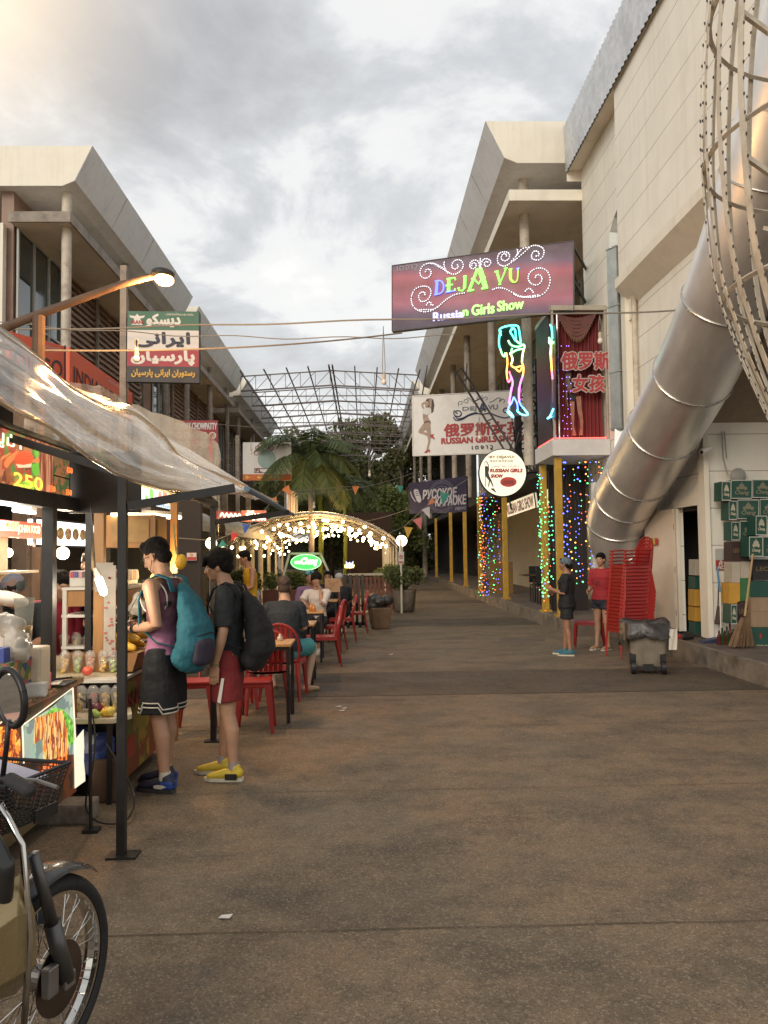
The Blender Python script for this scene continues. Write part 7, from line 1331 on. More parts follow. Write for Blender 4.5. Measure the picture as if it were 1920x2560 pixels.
for (x, y, rz, l) in ((-.92, 9.45, pi - .1, 'red plastic chair the man in the dark shirt sits on'), (-.60, 13.9, -pi / 2 - .2, 'red plastic chair the man in the white shirt sits on'), (-.42, 15.4, -pi / 2, 'red plastic chair beside the menu board'), (-2.15, 11.4, .6, 'red plastic chair at the table left of the young man in black'), (-2.3, 13.6, .2, 'red plastic chair far left at the back tables'), (-.62, 12.1, -pi / 2 + .1, 'empty red plastic chair between the two seated men'), (-.2, 17.0, -pi / 2, 'farthest red plastic chair by the folded tables'), (3.80, 13.9, -pi / 2 - .2, 'single red chair standing behind the stacked ones')): dup(ch, (x, y, 0), rz, l)
ac = make_chair(True, 'stacking_armchair', 'lowest red armchair of the tall stack', 'stacked red armchairs'); ac.location = (4.02, 12.55, 0); ac.rotation_euler = (0, 0, -pi / 2 + .22)
ORD = 'second third fourth fifth sixth seventh eighth ninth tenth eleventh twelfth thirteenth fourteenth fifteenth sixteenth seventeenth eighteenth'.split()
for k in range(18): dup(ac, (4.02 + .0045 * k, 12.55 - .003 * k, .054 * (k + 1)), -pi / 2 + .22 + .01 * sin(k * 2.1), ('topmost red armchair of the tall stack' if k == 17 else ORD[k] + ' red armchair from the bottom of the tall stack'))
TOPW = mat('honey_table_top', (.50, .27, .10), .4, var=.15, scale=3, stretch=(1, 8, 1))
def table(label, x0, x1, y0, y1, z=.76):
    t = thing('cafe_table', label, 'table', ((x0 + x1) / 2, (y0 + y1) / 2, 0), 'black legged tables with honey wood tops'); q = MB(); q.box2((x0, y0, z - .025), (x1, y1, z)); q.build('tabletop', TOPW, t, bevel=.004); q = MB(); q.box2((x0 + .02, y0 + .02, z - .06), (x1 - .02, y1 - .02, z - .026)); q.build('apron', BLACKP, t)
    for x in (x0 + .03, x1 - .03):
        for y in (y0 + .03, y1 - .03): q = MB(); q.box((x, y, (z - .06) / 2), (.035, .035, z - .06)); q.build('leg', BLACKP, t)
table('nearest small table with honey wood top, between the stools', -1.28, -.71, 7.98, 8.5); table('table in front of the man in the dark shirt', -1.45, -.62, 10.2, 10.8); table('table between the two seated men in dark and white shirts', -1.25, -.62, 12.4, 13.0); table('table with bottles left of the man in the dark shirt', -2.1, -1.5, 11.2, 11.8); table('table far left behind the young man in black', -2.75, -2.1, 12.0, 12.6); table('table at the back near the woman in pale blue', -2.6, -1.9, 14.4, 15.0); table('table at the right of the back row by the menu board', -1.1, -.5, 15.4, 16.0)
def bottle(label, px, py, Y, c, h=.2, z=.76, r0=.03):
    p = at(px, py, Y); p.z = z; q = MB(); q.lathe([(r0, 0), (r0, h * .55), (r0 * .42, h * .75), (r0 * .4, h)], p, 12); return tag(q.build('bottle', mat('table_bottle_' + c, {'dark': (.03, .02, .015), 'white': (.55, .48, .4), 'orange': (.55, .22, .05), 'pink': (.6, .12, .25), 'red': (.4, .03, .02)}[c], .25), smooth=True), label, 'bottle', 'bottles on the tables')
bottle('dark tall bottle with pale label on the left back table', 650, 1480, 11.4, 'dark', .30); bottle('white bottle below the dark tall one', 655, 1500, 11.3, 'white', .2); bottle('orange glass on the table before the man in white', 778, 1500, 12.6, 'orange', .14); bottle('second orange glass beside the first', 784, 1500, 12.5, 'orange', .12); bottle('small white sauce bottle on the near small table', 700, 1590, 8.3, 'white', .07); bottle('red sauce bottle on the left back table', 662, 1500, 11.5, 'red', .16)
for lab, px, Y, w, h, c in (('pink plastic jug on the far table by the woman in blue', 634, 14.6, .17, .17, 'pink'), ('yellow box beside the pink jug', 616, 14.5, .12, .09, 'yellow'), ('pink cup left of the pink jug', 626, 14.4, .05, .12, 'pink')): p = at(px, 1480, Y); q = MB(); q.lathe([(w * .4, 0), (w * .5, h)], (p.x, p.y, .76), 14); tag(q.build('table_jug', mat('jug_' + c, {'pink': (.62, .16, .28), 'yellow': (.7, .5, .08)}[c], .4)), lab, 'jug')
# ================================================================ PEOPLE
SKT = mat('skin_tan', (.42, .235, .145), .5, var=.10, scale=9); SKD2 = mat('skin_brown', (.30, .155, .09), .5, var=.10, scale=9); SKL = mat('skin_light', (.50, .30, .20), .5, var=.08, scale=9)
for m_ in (SKT, SKD2, SKL): bsdf(m_).inputs['Subsurface Weight'].default_value = .08; bsdf(m_).inputs['Subsurface Radius'].default_value = (.02, .008, .004)
HAIRB = mat('black_hair', (.009, .007, .006), .62, var=.35, scale=60, bump=.6, bscale=120); HAIRC = mat('brown_hair', (.055, .032, .018), .5, var=.3, scale=60, bump=.5, bscale=120)
bsdf(HAIRB).inputs['Specular IOR Level'].default_value = .15
EYEM = mat('dark_eye', (.015, .01, .008), .15, var=0)
J0 = dict(pelvis=(0, 0, .94), waist=(0, 0, 1.08), chest=(0, 0, 1.30), neck=(0, -.012, 1.455), head=(0, .022, 1.625), sl=(-.178, -.012, 1.395), sr=(.178, -.012, 1.395), el=(-.215, -.025, 1.115), er=(.215, -.025, 1.115), wl=(-.215, .035, .875), wr=(.215, .035, .875), hl=(-.088, 0, .91), hr=(.088, 0, .91), kl=(-.095, .01, .50), kr=(.095, .01, .50), al=(-.095, -.03, .085), ar=(.095, -.03, .085))
def person(label, loc, rot, H=1.75, pose={}, skin=SKT, shirt=None, sleeve=.5, hem=.90, legs=None, leghem=.45, flare=.02, hair='short', hairm=HAIRB, shoe=None, vox=.008, hy=0., hp=0., hands={}, build=1., group=None, sock=None, hr_=0., collar=None, look=None):
    J = dict(J0); J.update(pose); J = {k: V(v) for k, v in J.items()}
    t = thing('person', label, 'person', loc, group); k = H / 1.75
    T = Matrix.Translation(V(loc)) @ Matrix.Rotation(rot, 4, 'Z') @ Matrix.Scale(k, 4)
    HR = Matrix.Rotation(hy, 3, 'Z') @ Matrix.Rotation(-hp, 3, 'X') @ Matrix.Rotation(hr_, 3, 'Y'); hc = J['head']; h = lambda x, y, z: hc + HR @ V((x, y, z))
    def mb(): q = MB(); q.T = T; return q
    def torso(q, g=0., z0=None, full=True):
        P = [J['pelvis'] + V((0, 0, -.07)) if z0 is None else z0, J['pelvis'].lerp(J['waist'], .3), J['waist'], J['waist'].lerp(J['chest'], .55), J['chest'], J['chest'].lerp(J['neck'], .55), J['neck']]
        R_ = [(.150, .105), (.148, .105), (.130, .095), (.142, .104), (.160, .110), (.140, .088), (.062, .058)]; b = build
        if z0 is not None: R_[0] = (.158 + .01, .118)
        xr = (J['sr'] - J['sl']).normalized()
        (q.limb if z0 is None else q.tube)(P, [(a * b + g, c * b + g) for a, c in R_], 20, ref=xr)
        for s in 'lr': q.limb([J['chest'].lerp(J['neck'], .62), J['chest'].lerp(J['neck'], .62).lerp(J['s' + s], .48 if (z0 is not None and sleeve == 0) else 1)], [(.062 + g, .062 + g), (.056 + g, .056 + g)] if not (z0 is not None and sleeve == 0) else [(.06, .06), (.052, .066)], 12)
    def armp(q, s, g=0., f=1., wide=0.):
        S, E, W_ = J['s' + s], J['e' + s], J['w' + s]
        if f >= 1: q.limb([S, S.lerp(E, .35), E, E.lerp(W_, .3), W_], [.053 + g, .047 + g, .038 + g, .040 + g, .026 + g], 12)
        else:
            ff = f / .55; pts = [S, S.lerp(E, min(1, ff) * .5), S.lerp(E, min(1, ff))]; q.tube([S - (E - S).normalized() * .02] + pts, [.04 + g, .056 + g, .052 + g + wide * .5, .047 + g + wide], 14)
    q = mb(); torso(q, -.004)
    for s in 'lr':
        armp(q, s)
        q.limb([J['h' + s], J['h' + s].lerp(J['k' + s], .45), J['k' + s]], [(.086, .09), (.074, .078), (.054, .056)], 14)
        K, A = J['k' + s], J['a' + s]; bk = V((0, -1, 0)) if abs((K - A).normalized().z) > .5 else V((0, 0, -1))
        q.limb([K, K.lerp(A, .3) + bk * .014, K.lerp(A, .65) + bk * .004, A], [.052, .055, .041, .035], 14)
        f = V((look or {}).get('foot' + s, (0, 1, 0))); q.limb([A + V((0, 0, -.03)) - f * .03, A + f * .09 + V((0, 0, -.045)), A + f * .165 + V((0, 0, -.052))], [.036, .034, .026], 10)
        # hand: palm, four fingers, thumb
        W_, E = J['w' + s], J['e' + s]; hd = hands.get(s, {}); d = V(hd.get('dir', (W_ - E))).normalized(); nrm = V(hd.get('palm', (1 if s == 'l' else -1, 0, 0))); nrm = (nrm - d * nrm.dot(d)).normalized(); sd = d.cross(nrm); curl = hd.get('curl', .35); th = V(hd.get('thumb', (0, 1, 0))); sgn = 1 if sd.dot(th) > 0 else -1; sd = sd * sgn
        pc = W_ + d * .05; q.tube([W_ - d * .01, W_ + d * .03, W_ + d * .088], [(.024, .020), (.040, .017), (.042, .013)], 12, ref=sd)
        for i, (o, L) in enumerate(((.031, .068), (.0105, .078), (-.0105, .072), (-.031, .056))):
            b0 = W_ + d * .083 + sd * o; a1 = curl; d1 = (d * cos(a1) + nrm * sin(a1)); d2 = (d * cos(a1 * 2.2) + nrm * sin(a1 * 2.2)); d3 = (d * cos(a1 * 3) + nrm * sin(a1 * 3)); p1 = b0 + d1 * L * .45; p2 = p1 + d2 * L * .32; p3 = p2 + d3 * L * .23
            q.limb([b0 - d * .01, p1, p2, p3], [.0092, .0088, .008, .007], 8)
        tb = W_ + d * .03 + sd * .030; t1 = tb + (d * .6 + sd * .65 + nrm * .35).normalized() * .038; t2 = t1 + (d * .85 + sd * .2 + nrm * .45).normalized() * .030; q.limb([tb, t1, t2], [.013, .0105, .009], 8)
    q.limb([J['neck'] + V((0, 0, -.03)), J['neck'].lerp(hc, .45), h(0, -.02, -.05)], [.064, .054, .054], 14)
    q.ell(h(0, -.012, .03), (.074, .092, .084), HR, 20, 14); q.ell(h(0, .022, -.025), (.062, .066, .08), HR, 18, 12); q.ell(h(0, .040, -.078), (.042, .042, .034), HR, 14, 10); q.ell(h(0, .060, -.098), (.020, .018, .014), HR)
    q.limb([h(0, .080, .012), h(0, .094, -.012), h(0, .103, -.034)], [.009, .010, .0125], 10); q.ell(h(-.012, .092, -.037), (.009, .009, .007), HR); q.ell(h(.012, .092, -.037), (.009, .009, .007), HR)
    q.ell(h(0, .074, .022), (.046, .015, .009), HR); q.ell(h(0, .082, -.060), (.023, .010, .006), HR); q.ell(h(0, .080, -.070), (.019, .011, .007), HR)
    for sx in (-1, 1): q.ell(h(.044 * sx, .045, -.015), (.022, .028, .02), HR); q.ell(h(.076 * sx, -.008, -.018), (.009, .020, .031), HR @ Matrix.Rotation(.25 * sx, 3, 'Z')); q.ell(h(.030 * sx, .066, .002), (.014, .010, .009), HR)
    body = remesh(q, 'body', skin, t, vox * k, 3)
    q = mb()
    for sx in (-1, 1): q.ell(h(.030 * sx, .0765, .001), (.0105, .004, .0045), HR, 10, 6); q.tube([h((.030 - .018) * sx, .0795, .020), h(.034 * sx, .079, .024), h((.030 + .022) * sx, .066, .018)], [.0018, .003, .0015], 5)
    q.build('eyes', EYEM, t, smooth=True)
    q = mb(); q.tube([h(-.021, .086, -.0655), h(0, .0925, -.0648), h(.021, .086, -.0655)], [.0015, .0025, .0015], 5); q.build('mouth', mat('lip_tone', (.26, .09, .07), .45, var=0), t, smooth=True)
    # hair
    if hair:
        q = mb()
        if hair == 'short':
            q.ell(h(0, -.022, .050), (.084, .096, .084), HR, 18, 12); q.ell(h(0, .030, .088), (.064, .062, .044), HR); q.ell(h(0, -.055, -.012), (.074, .056, .074), HR)
        elif hair == 'fade':
            q.ell(h(0, -.016, .070), (.075, .092, .066), HR, 18, 12); q.ell(h(0, .035, .098), (.058, .052, .032), HR); q.ell(h(0, -.045, .025), (.070, .058, .05), HR)
        elif hair == 'mop':
            q.ell(h(0, -.018, .050), (.094, .110, .092), HR, 18, 12); q.ell(h(0, .060, .062), (.068, .046, .040), HR); q.ell(h(0, -.062, .0), (.078, .056, .078), HR)
            for sx in (-1, 1): q.ell(h(.070 * sx, .012, .022), (.022, .052, .042), HR)
            for i in range(9): a = -.5 + i * .125; q.limb([h(a * .11, .082, .070), h(a * .14, .100, .030), h(a * .15, .098, .008)], [.014, .011, .004], 6)
        elif hair in ('long', 'bun', 'tail'):
            q.ell(h(0, -.018, .046), (.084, .100, .088), HR, 18, 12); q.ell(h(0, .040, .078), (.060, .050, .036), HR); q.ell(h(0, -.060, -.01), (.076, .048, .075), HR)
            if hair == 'long': q.limb([h(0, -.06, -.02), h(0, -.075, -.12), h(0, -.07, -.22)], [(.07, .035), (.065, .03), (.045, .015)])
            if hair == 'bun': q.ell(h(0, -.105, .06), .036)
            if hair == 'tail': q.limb([h(0, -.10, .03), h(0, -.13, -.03), h(0, -.11, -.12)], [.02, .026, .008])
        remesh(q, 'hair', hairm, t, max(.0065, vox) * k, 1, .0055, 42)
    # shirt
    if shirt is not None:
        q = mb(); z0 = J['pelvis'].copy(); up = (J['waist'] - J['pelvis']).normalized(); z0 = J['pelvis'] + up * (hem - .94); torso(q, .010, z0)
        if sleeve > 0:
            for s in 'lr': armp(q, s, .013, min(sleeve, .99), .008)
        remesh(q, 'shirt', shirt, t, max(.009, vox) * k, 2, .008, 11)
    if legs is not None:
        q = mb(); q.limb([J['pelvis'] + V((0, 0, -.02)), J['pelvis'] + V((0, 0, -.06))], [(.154 * build, .114 * build), (.158 * build, .118 * build)], 20, ref=(J['sr'] - J['sl']))
        for s in 'lr':
            a, b = J['h' + s], J['k' + s]; e_ = a.lerp(b, leghem if leghem <= 1 else 1); q.tube([a - (b - a).normalized() * .06, a, a.lerp(e_, .5), e_] + ([J['k' + s].lerp(J['a' + s], leghem - 1)] if leghem > 1 else []), [.08, .100, .096 + flare * .5, .086 + flare] + ([.075 + flare] if leghem > 1 else []), 16)
        remesh(q, 'shorts', legs, t, max(.009, vox) * k, 2, .007, 10)
    if shoe:
        for s in 'lr':
            A = J['a' + s]; f = V((look or {}).get('foot' + s, (0, 1, 0))); kind, c1, c2 = shoe; rt = f.cross(V((0, 0, 1)))
            q = mb(); g = V((A.x, A.y, A.z - .085))
            if kind == 'trainer':
                q.limb([g - f * .035 + V((0, 0, .062)), g + f * .05 + V((0, 0, .058)), g + f * .14 + V((0, 0, .042)), g + f * .185 + V((0, 0, .036))], [(.043, .040), (.045, .038), (.047, .028), (.038, .020)], 14, ref=rt); q.limb([A + V((0, 0, -.02)) - f * .01, A + V((0, 0, .012)) - f * .012], [.044, .041], 12)
                remesh(q, 'shoe', c1, t, .007, 2); q = mb(); out = [(-.068, .030), (-.078, 0), (-.068, -.030), (0, -.040), (.09, -.047), (.17, -.044), (.215, -.024), (.225, 0), (.215, .024), (.17, .044), (.09, .047), (0, .040)]; q.prism([g + f * a + rt * b + V((0, 0, .002)) for a, b in out], V((0, 0, .026))); q.build('sole', c2, t)
                if sock is not None: q = mb(); q.tube([A + V((0, 0, -.01)), A + V((0, 0, .055))], [.040, .039], 12); q.build('sock', sock, t)
            else:
                q = mb(); out = [(-.068, .028), (-.068, -.028), (.09, -.044), (.18, -.038), (.205, 0), (.18, .038), (.09, .044)]; q.prism([g + f * a + rt * b + V((0, 0, .0)) for a, b in out], V((0, 0, .018))); q.tube([g + f * .10 + rt * -.042 + V((0, 0, .02)), g + f * .085 + V((0, 0, .062)), g + f * .10 + rt * .042 + V((0, 0, .02))], [(.022, .005)] * 3, 6, ref=f); q.build('sandal', c1, t)
    return t, T, J, h, HR
def attach(T): q = MB(); q.T = T; return q
def grad(name, lo, hi, z0, z1):
    m = mat(name, lo, .7, var=.08, scale=10, bump=.25, bscale=30); t = m.node_tree; s = N(t, 'ShaderNodeSeparateXYZ'); t.links.new(N(t, 'ShaderNodeTexCoord').outputs['Object'], s.inputs[0]); r = N(t, 'ShaderNodeMapRange'); r.inputs[1].default_value = z0; r.inputs[2].default_value = z1; t.links.new(s.outputs[2], r.inputs[0]); x = N(t, 'ShaderNodeMix', data_type='RGBA'); t.links.new(r.outputs[0], x.inputs[0]); x.inputs[6].default_value = (*lo, 1); x.inputs[7].default_value = (*hi, 1); t.links.new(x.outputs[2], bsdf(m).inputs['Base Color']); return m
def cloth(name, c, **k): return mat('cloth_' + name, c, .8, var=k.pop('var', .12), scale=14, bump=.3, bscale=26, **k)
BK = cloth('black', (.008, .008, .009)); DK = cloth('charcoal', (.013, .016, .018))
# 1 customer in tank top
P1 = dict(sl=(-.185, .005, 1.40), sr=(.185, .0, 1.40), el=(-.205, -.06, 1.135), er=(.205, -.03, 1.13), wl=(-.10, .20, 1.10), wr=(.11, .215, 1.10), head=(0, .075, 1.605), neck=(0, .0, 1.455), al=(-.10, -.06, .085), ar=(.10, .05, .085), kl=(-.10, -.01, .50), kr=(.10, .04, .50))
VEST = grad('vest_fade', (.36, .14, .25), (.14, .055, .075), .95, 1.22)
t, T, J, h, HR = person('young man in maroon and pink vest with glasses and teal backpack, holding paper', (-1.41, 5.88, 0), radians(72), 1.77, P1, SKT, VEST, 0, .92, BK, .92, .045, 'short', HAIRB, ('trainer', mat('navy_shoe', (.018, .022, .045), .6, var=.3), mat('dark_sole', (.04, .035, .035), .6)), vox=.0065, hp=.42, hands=dict(l=dict(palm=(.3, 0, 1), curl=.5, thumb=(.2, .3, 1), dir=(.35, 1, .08)), r=dict(palm=(-.3, 0, 1), curl=.5, thumb=(-.2, .3, 1), dir=(-.35, 1, .08))), sock=WHP)
CUST = t; q = attach(T)
for sx in (-1, 1): q.torus(h(.031 * sx, .098, -.004), .020, .0022, axis=HR @ V((0, 1, 0)), n=18, m=5); q.tube([h(.052 * sx, .097, .002), h(.076 * sx, .04, .0), h(.078 * sx, -.01, -.004)], .0022, 5)
q.tube([h(-.011, .1, 0), h(.011, .1, 0)], .002, 5); q.build('glasses', BLACKP, t, smooth=True)
q = attach(T); q.tube([J['wl'].lerp(J['el'], .06), J['wl'].lerp(J['el'], .17)], .034, 14); q.build('wristband', BLACKP, t)
q = attach(T)
for s, sg in (('l', -1), ('r', 1)):
    a, b = J['h' + s], J['k' + s]; e_ = a.lerp(b, .92)
    for dz, rr in ((.012, .1325), (.040, .130)): pts = [e_ + V((rr * cos(an), rr * sin(an), dz + (.045 if (an % (2 * pi)) > 2.6 and (an % (2 * pi)) < 3.7 and sg < 0 else 0) )) for an in np.linspace(0, 2 * pi, 30)]; q.tube(pts, [(.0045, .005)] * 30, 5, ref=(0, 0, 1))
q.build('shorts_trim', WHP, t)
q = attach(T)
for sg in (-1, 1): pts = [V((sg * (.128 + .012 * sin(an)), .012 + .105 * cos(an), 1.315 + .115 * sin(an))) for an in np.linspace(0, 2 * pi, 26)]; q.tube(pts, .006, 5)
pts = [V((.085 * cos(an), .0 + .075 * sin(an), 1.465 + .012 * sin(an))) for an in np.linspace(0, 2 * pi, 24)]; q.tube(pts, .006, 5); q.build('vest_trim', WHP, t, smooth=True)
for s in 'lr': q = attach(T); g = J['a' + s]; q.box(g + V((0, -.03, -.03)), (.094, .08, .05)); q.build('shoe_heel', mat('royal_blue', (.02, .06, .28), .5), t, bevel=.012)
q = attach(T)
q.prism([J['al'] + V((-.049, -.04 + .1 * u, -.035 + .012 * sin(u * 3))) for u in (0, .35, .7, 1.)] + [J['al'] + V((-.049, .05, -.05)), J['al'] + V((-.049, -.0, -.052))], (-.002, 0, 0)); q.build('shoe_flash', WHP, t)
q = MB(); c = T @ V((.005, .315, 1.135)); tag((lambda o: o)(None) or (lambda: (q.prism([c + V(v) for v in ((-.07, -.05, 0), (.03, -.06, .01), (.06, .03, .015), (-.04, .05, .005))], (0, 0, .003)), q.build('paper_slip', WHP))[1])(), 'white folded paper held by the man in the vest', 'paper')
def straps(T, J, t, m, w=.030, nm='strap', gap=.125):
    for sg in (-1, 1):
        q = attach(T); q.tube([V((sg * gap, -.125, 1.36)), V((sg * gap, -.09, 1.45)), V((sg * (gap + .005), -.01, 1.475)), V((sg * (gap + .005), .085, 1.43)), V((sg * (gap + .02), .125, 1.30)), V((sg * (gap + .05), .10, 1.12)), V((sg * (gap + .05), -.02, 1.02)), V((sg * gap, -.15, .98))], [(w, .007)] * 4 + [(w * .8, .006)] * 2 + [(w * .5, .004)] * 2, 8, ref=(1, 0, 0)); q.build(nm, m, t, smooth=True)
TEAL = cloth('teal', (.02, .13, .17)); TEAL2 = cloth('dark_pocket', (.035, .028, .045))
t = thing('backpack', 'teal backpack with black lower pocket worn by the man in the vest', 'backpack', T @ V((0, -.2, .85)))
q = attach(T); q.limb([V((0, -.20, .90)), V((0, -.235, .98)), V((0, -.235, 1.12)), V((0, -.19, 1.28)), V((0, -.14, 1.38))], [(.165, .11), (.175, .125), (.155, .105), (.115, .07), (.07, .035)], 20, ref=(1, 0, 0)); remesh(q, 'bag_body', TEAL, t, .009, 3, .012, 9)
q = attach(T); q.limb([V((-.03, -.315, .90)), V((-.03, -.325, 1.00))], [(.125, .050), (.115, .045)], 16, ref=(1, 0, 0)); remesh(q, 'pocket', TEAL2, t, .009, 3, .004, 9)
q = attach(T); q.tube([V((-.14, -.33, 1.06)), V((0, -.355, 1.075)), V((.12, -.335, 1.06))], .004, 5); q.tube([V((.165, -.30, .84)), V((.155, -.31, 1.15)), V((.10, -.26, 1.3))], .004, 5); q.build('zip', BLACKP, t); straps(T, J, t, TEAL, .034, gap=.105)
q = attach(T); q.box(V((-.125, -.10, 1.28)), (.045, .02, .03)); q.box(V((.125, -.10, 1.28)), (.045, .02, .03)); q.build('buckle', BLACKP, t)
q = attach(T); q.tube([h(-.083, -.008, -.03), h(-.07, .06, -.12), V((-.10, .16, 1.32)), V((-.07, .27, 1.17))], .0025, 4); tag(q.build('earphone_wire', BLACKP), 'black earphone wire from the ear of the man in the vest to his hands', 'wire')
F = Frame.world(*(T @ V(p) for p in ((-.04, -.128, 1.32), (.04, -.128, 1.32), (.04, -.112, 1.42), (-.04, -.112, 1.42)))); F.text('W', .5, .75, .035, WHP, CUST, .002, d=.012)

# 2 young man in black, profile
P2 = dict(head=(0, .085, 1.60), neck=(0, .015, 1.455), el=(-.235, -.02, 1.12), wl=(-.225, .045, .875), er=(.20, .02, 1.12), wr=(.14, .12, .95), al=(-.10, -.06, .085), ar=(.10, .08, .085), kl=(-.10, -.02, .5), kr=(.10, .05, .5), chest=(0, -.005, 1.3))
t, T, J, h, HR = person('young man in black tee and red shorts with black backpack and yellow trainers', (-1.0, 6.12, 0), radians(84), 1.69, P2, SKT, DK, .5, .80, cloth('red', (.17, .014, .014)), .78, .03, 'mop', HAIRB, ('trainer', mat('yellow_shoe', (.55, .40, .03), .5, var=.15), mat('pale_sole', (.55, .50, .38), .6)), vox=.0065, hp=.16, hy=.08, hands=dict(l=dict(palm=(1, 0, 0), curl=.22, thumb=(0, 1, 0), dir=(.0, .08, -1))), sock=mat('grey_sock', (.30, .26, .26), .8))
q = attach(T); e_ = J['hl'].lerp(J['kl'], .62); q.prism([e_ + V((-.116, -.01, .12)), e_ + V((-.116, .012, .12)), e_ + V((-.128, .04, -.05)), e_ + V((-.124, .016, -.065))], (-.002, 0, 0)); q.build('side_stripe', WHP, t)
q = attach(T); q.torus(J['wl'].lerp(J['el'], .04), .030, .004, axis=(J['wl'] - J['el']), n=18, m=5); q.build('bracelet', mat('green_band', (.12, .22, .05), .6), t)
for s in 'lr': q = attach(T); g = J['a' + s]; q.box(g + V((-.046 if s == 'l' else .046, .01, -.045)), (.006, .09, .045)); q.build('shoe_patch', BLACKP, t, bevel=.002)
q = attach(T); S_, E_ = J['sl'], J['el']; p = S_.lerp(E_, .40) + V((-.068, .0, 0)); q.box(p + V((0, -.012, 0)), (.002, .004, .018)); q.box(p + V((0, .012, 0)), (.002, .004, .018)); q.box(p, (.002, .022, .004)); q.build('sleeve_mark', mat('grey_mark', (.35, .35, .35), .5), t)
t = thing('backpack', 'large black backpack worn by the young man in black', 'backpack', T @ V((0, -.2, .85))); q = attach(T); q.limb([V((0, -.19, .89)), V((0, -.245, .97)), V((0, -.235, 1.12)), V((0, -.19, 1.27)), V((0, -.13, 1.37))], [(.155, .095), (.165, .115), (.15, .10), (.12, .075), (.07, .035)], 20, ref=(1, 0, 0)); remesh(q, 'bag_body', BK, t, .009, 3, .012, 9); straps(T, J, t, BK, .03)

# seated pose helper
def seat(sh=.45, lean=.05, kneeL=(-.13, .44, .50), kneeR=(.13, .44, .50), ankL=(-.13, .40, .085), ankR=(.13, .40, .085), **k):
    dz = sh + .09 - .94; f = lambda x, y, z: (x, y + lean * (z - .94) * 2.2, z + dz)
    P = dict(pelvis=(0, 0, .94 + dz), waist=f(0, -.02, 1.08), chest=f(0, -.01, 1.29), neck=f(0, .0, 1.445), head=f(0, .045, 1.61), sl=f(-.178, .0, 1.385), sr=f(.178, .0, 1.385), el=f(-.23, .06, 1.13), er=f(.23, .06, 1.13), wl=f(-.14, .27, 1.13), wr=f(.14, .27, 1.13), hl=(-.09, .02, .91 + dz), hr=(.09, .02, .91 + dz), kl=kneeL, kr=kneeR, al=ankL, ar=ankR); P.update(k); return P
# 3 man in dark shirt, back to us
person('seated man in dark grey tee and turquoise shorts seen from behind', (-.93, 9.62, 0), radians(6), 1.78, seat(.46, .10, kneeR=(.34, .36, .50), ankR=(.26, .10, .085), kneeL=(-.2, .42, .5)), SKL, cloth('slate', (.018, .024, .030)), .5, .88, cloth('turquoise', (.07, .30, .31)), .80, .02, 'short', HAIRC, ('sandal', mat('olive_sandal', (.12, .09, .02), .6), None), vox=.009, build=1.18, look=dict(footr=(.75, .66, 0)), hp=.05)
person('seated person in navy patterned shirt partly hidden beyond the man in dark grey', (-1.0, 10.95, 0), radians(20), 1.66, seat(.46, .10), SKT, cloth('navy', (.025, .03, .075)), .5, .88, DK, 1.6, .01, 'short', HAIRC, ('trainer', WHP, WHP), vox=.011, hp=.1)
# 5 white tee facing us, hand on cheek
P5 = seat(.46, .02); P5.update(wl=(-.045, .17, 1.14), el=(-.20, .20, .86), wr=(.12, .33, .80), er=(.23, .14, .86))
P5['el'] = (-.15, .26, .80); P5['wl'] = (-.085, .145, 1.03)
person('seated man in white tee facing us with a hand against his cheek', (-.78, 13.9, 0), radians(168), 1.72, P5, SKT, cloth('white', (.60, .54, .48), var=.06), .5, .88, DK, 1.7, .01, 'mop', HAIRB, ('trainer', WHP, WHP), vox=.010, hr_=.12)
F = Frame((790, 1489), (806, 1489), (806, 1500), (790, 1500), 13.69, 13.69)
# 6 yellow vest, standing
P6 = dict(head=(0, .10, 1.60), neck=(0, .03, 1.45), el=(-.23, .02, 1.12), wl=(-.16, .24, 1.05), er=(.23, .02, 1.12), wr=(.14, .24, 1.02), chest=(0, .01, 1.3))
person('standing man in yellow sleeveless top bending over the back tables', (-1.86, 13.6, 0), radians(105), 1.72, P6, SKT, cloth('yellow', (.62, .36, .02)), 0, .88, DK, 1.5, .02, 'short', HAIRB, ('sandal', DK, None), vox=.011, hp=.35)
P7 = seat(.46, .05); P7.update(wl=(-.07, .14, 1.05), el=(-.22, .22, .82), wr=(.10, .12, 1.10), er=(.25, .16, .86))
person('seated woman in pale blue facing us with both hands raised to her face', (-2.15, 15.4, 0), radians(175), 1.62, P7, SKT, cloth('pale_blue', (.22, .28, .40)), .5, .88, DK, 1.7, .01, 'bun', HAIRB, ('sandal', DK, None), vox=.012)
t, T, J, h, HR = person('seated person in red cap just left of the woman in pale blue', (-2.85, 16.4, 0), radians(150), 1.62, seat(.46, .05), SKD2, DK, .5, .88, DK, 1.7, .01, None, HAIRB, ('sandal', DK, None), vox=.013)
q = attach(T); q.ell(h(0, -.01, .062), (.088, .10, .065), HR); q.ell(h(0, .10, .05), (.06, .06, .008), HR); q.build('cap', cloth('cap_red', (.42, .03, .03)), t, smooth=True)
t, T, J, h, HR = person('seated person in pale knitted cap behind the menu board', (-.42, 16.3, 0), radians(30), 1.62, seat(.46, .08), SKT, DK, .5, .88, DK, 1.7, .01, None, HAIRB, ('sandal', DK, None), vox=.013, hp=.2)
q = attach(T); q.ell(h(0, -.015, .045), (.090, .105, .085), HR); q.build('cap', cloth('cap_pale', (.36, .36, .36)), t, smooth=True)
t, T, J, h, HR = person('seated person with dark hair and turquoise cap behind the man in white', (-1.0, 15.2, 0), radians(190), 1.72, seat(.46, .02), SKD2, cloth('mauve', (.22, .12, .22)), .5, .88, DK, 1.7, .01, 'short', HAIRB, ('sandal', DK, None), vox=.013)
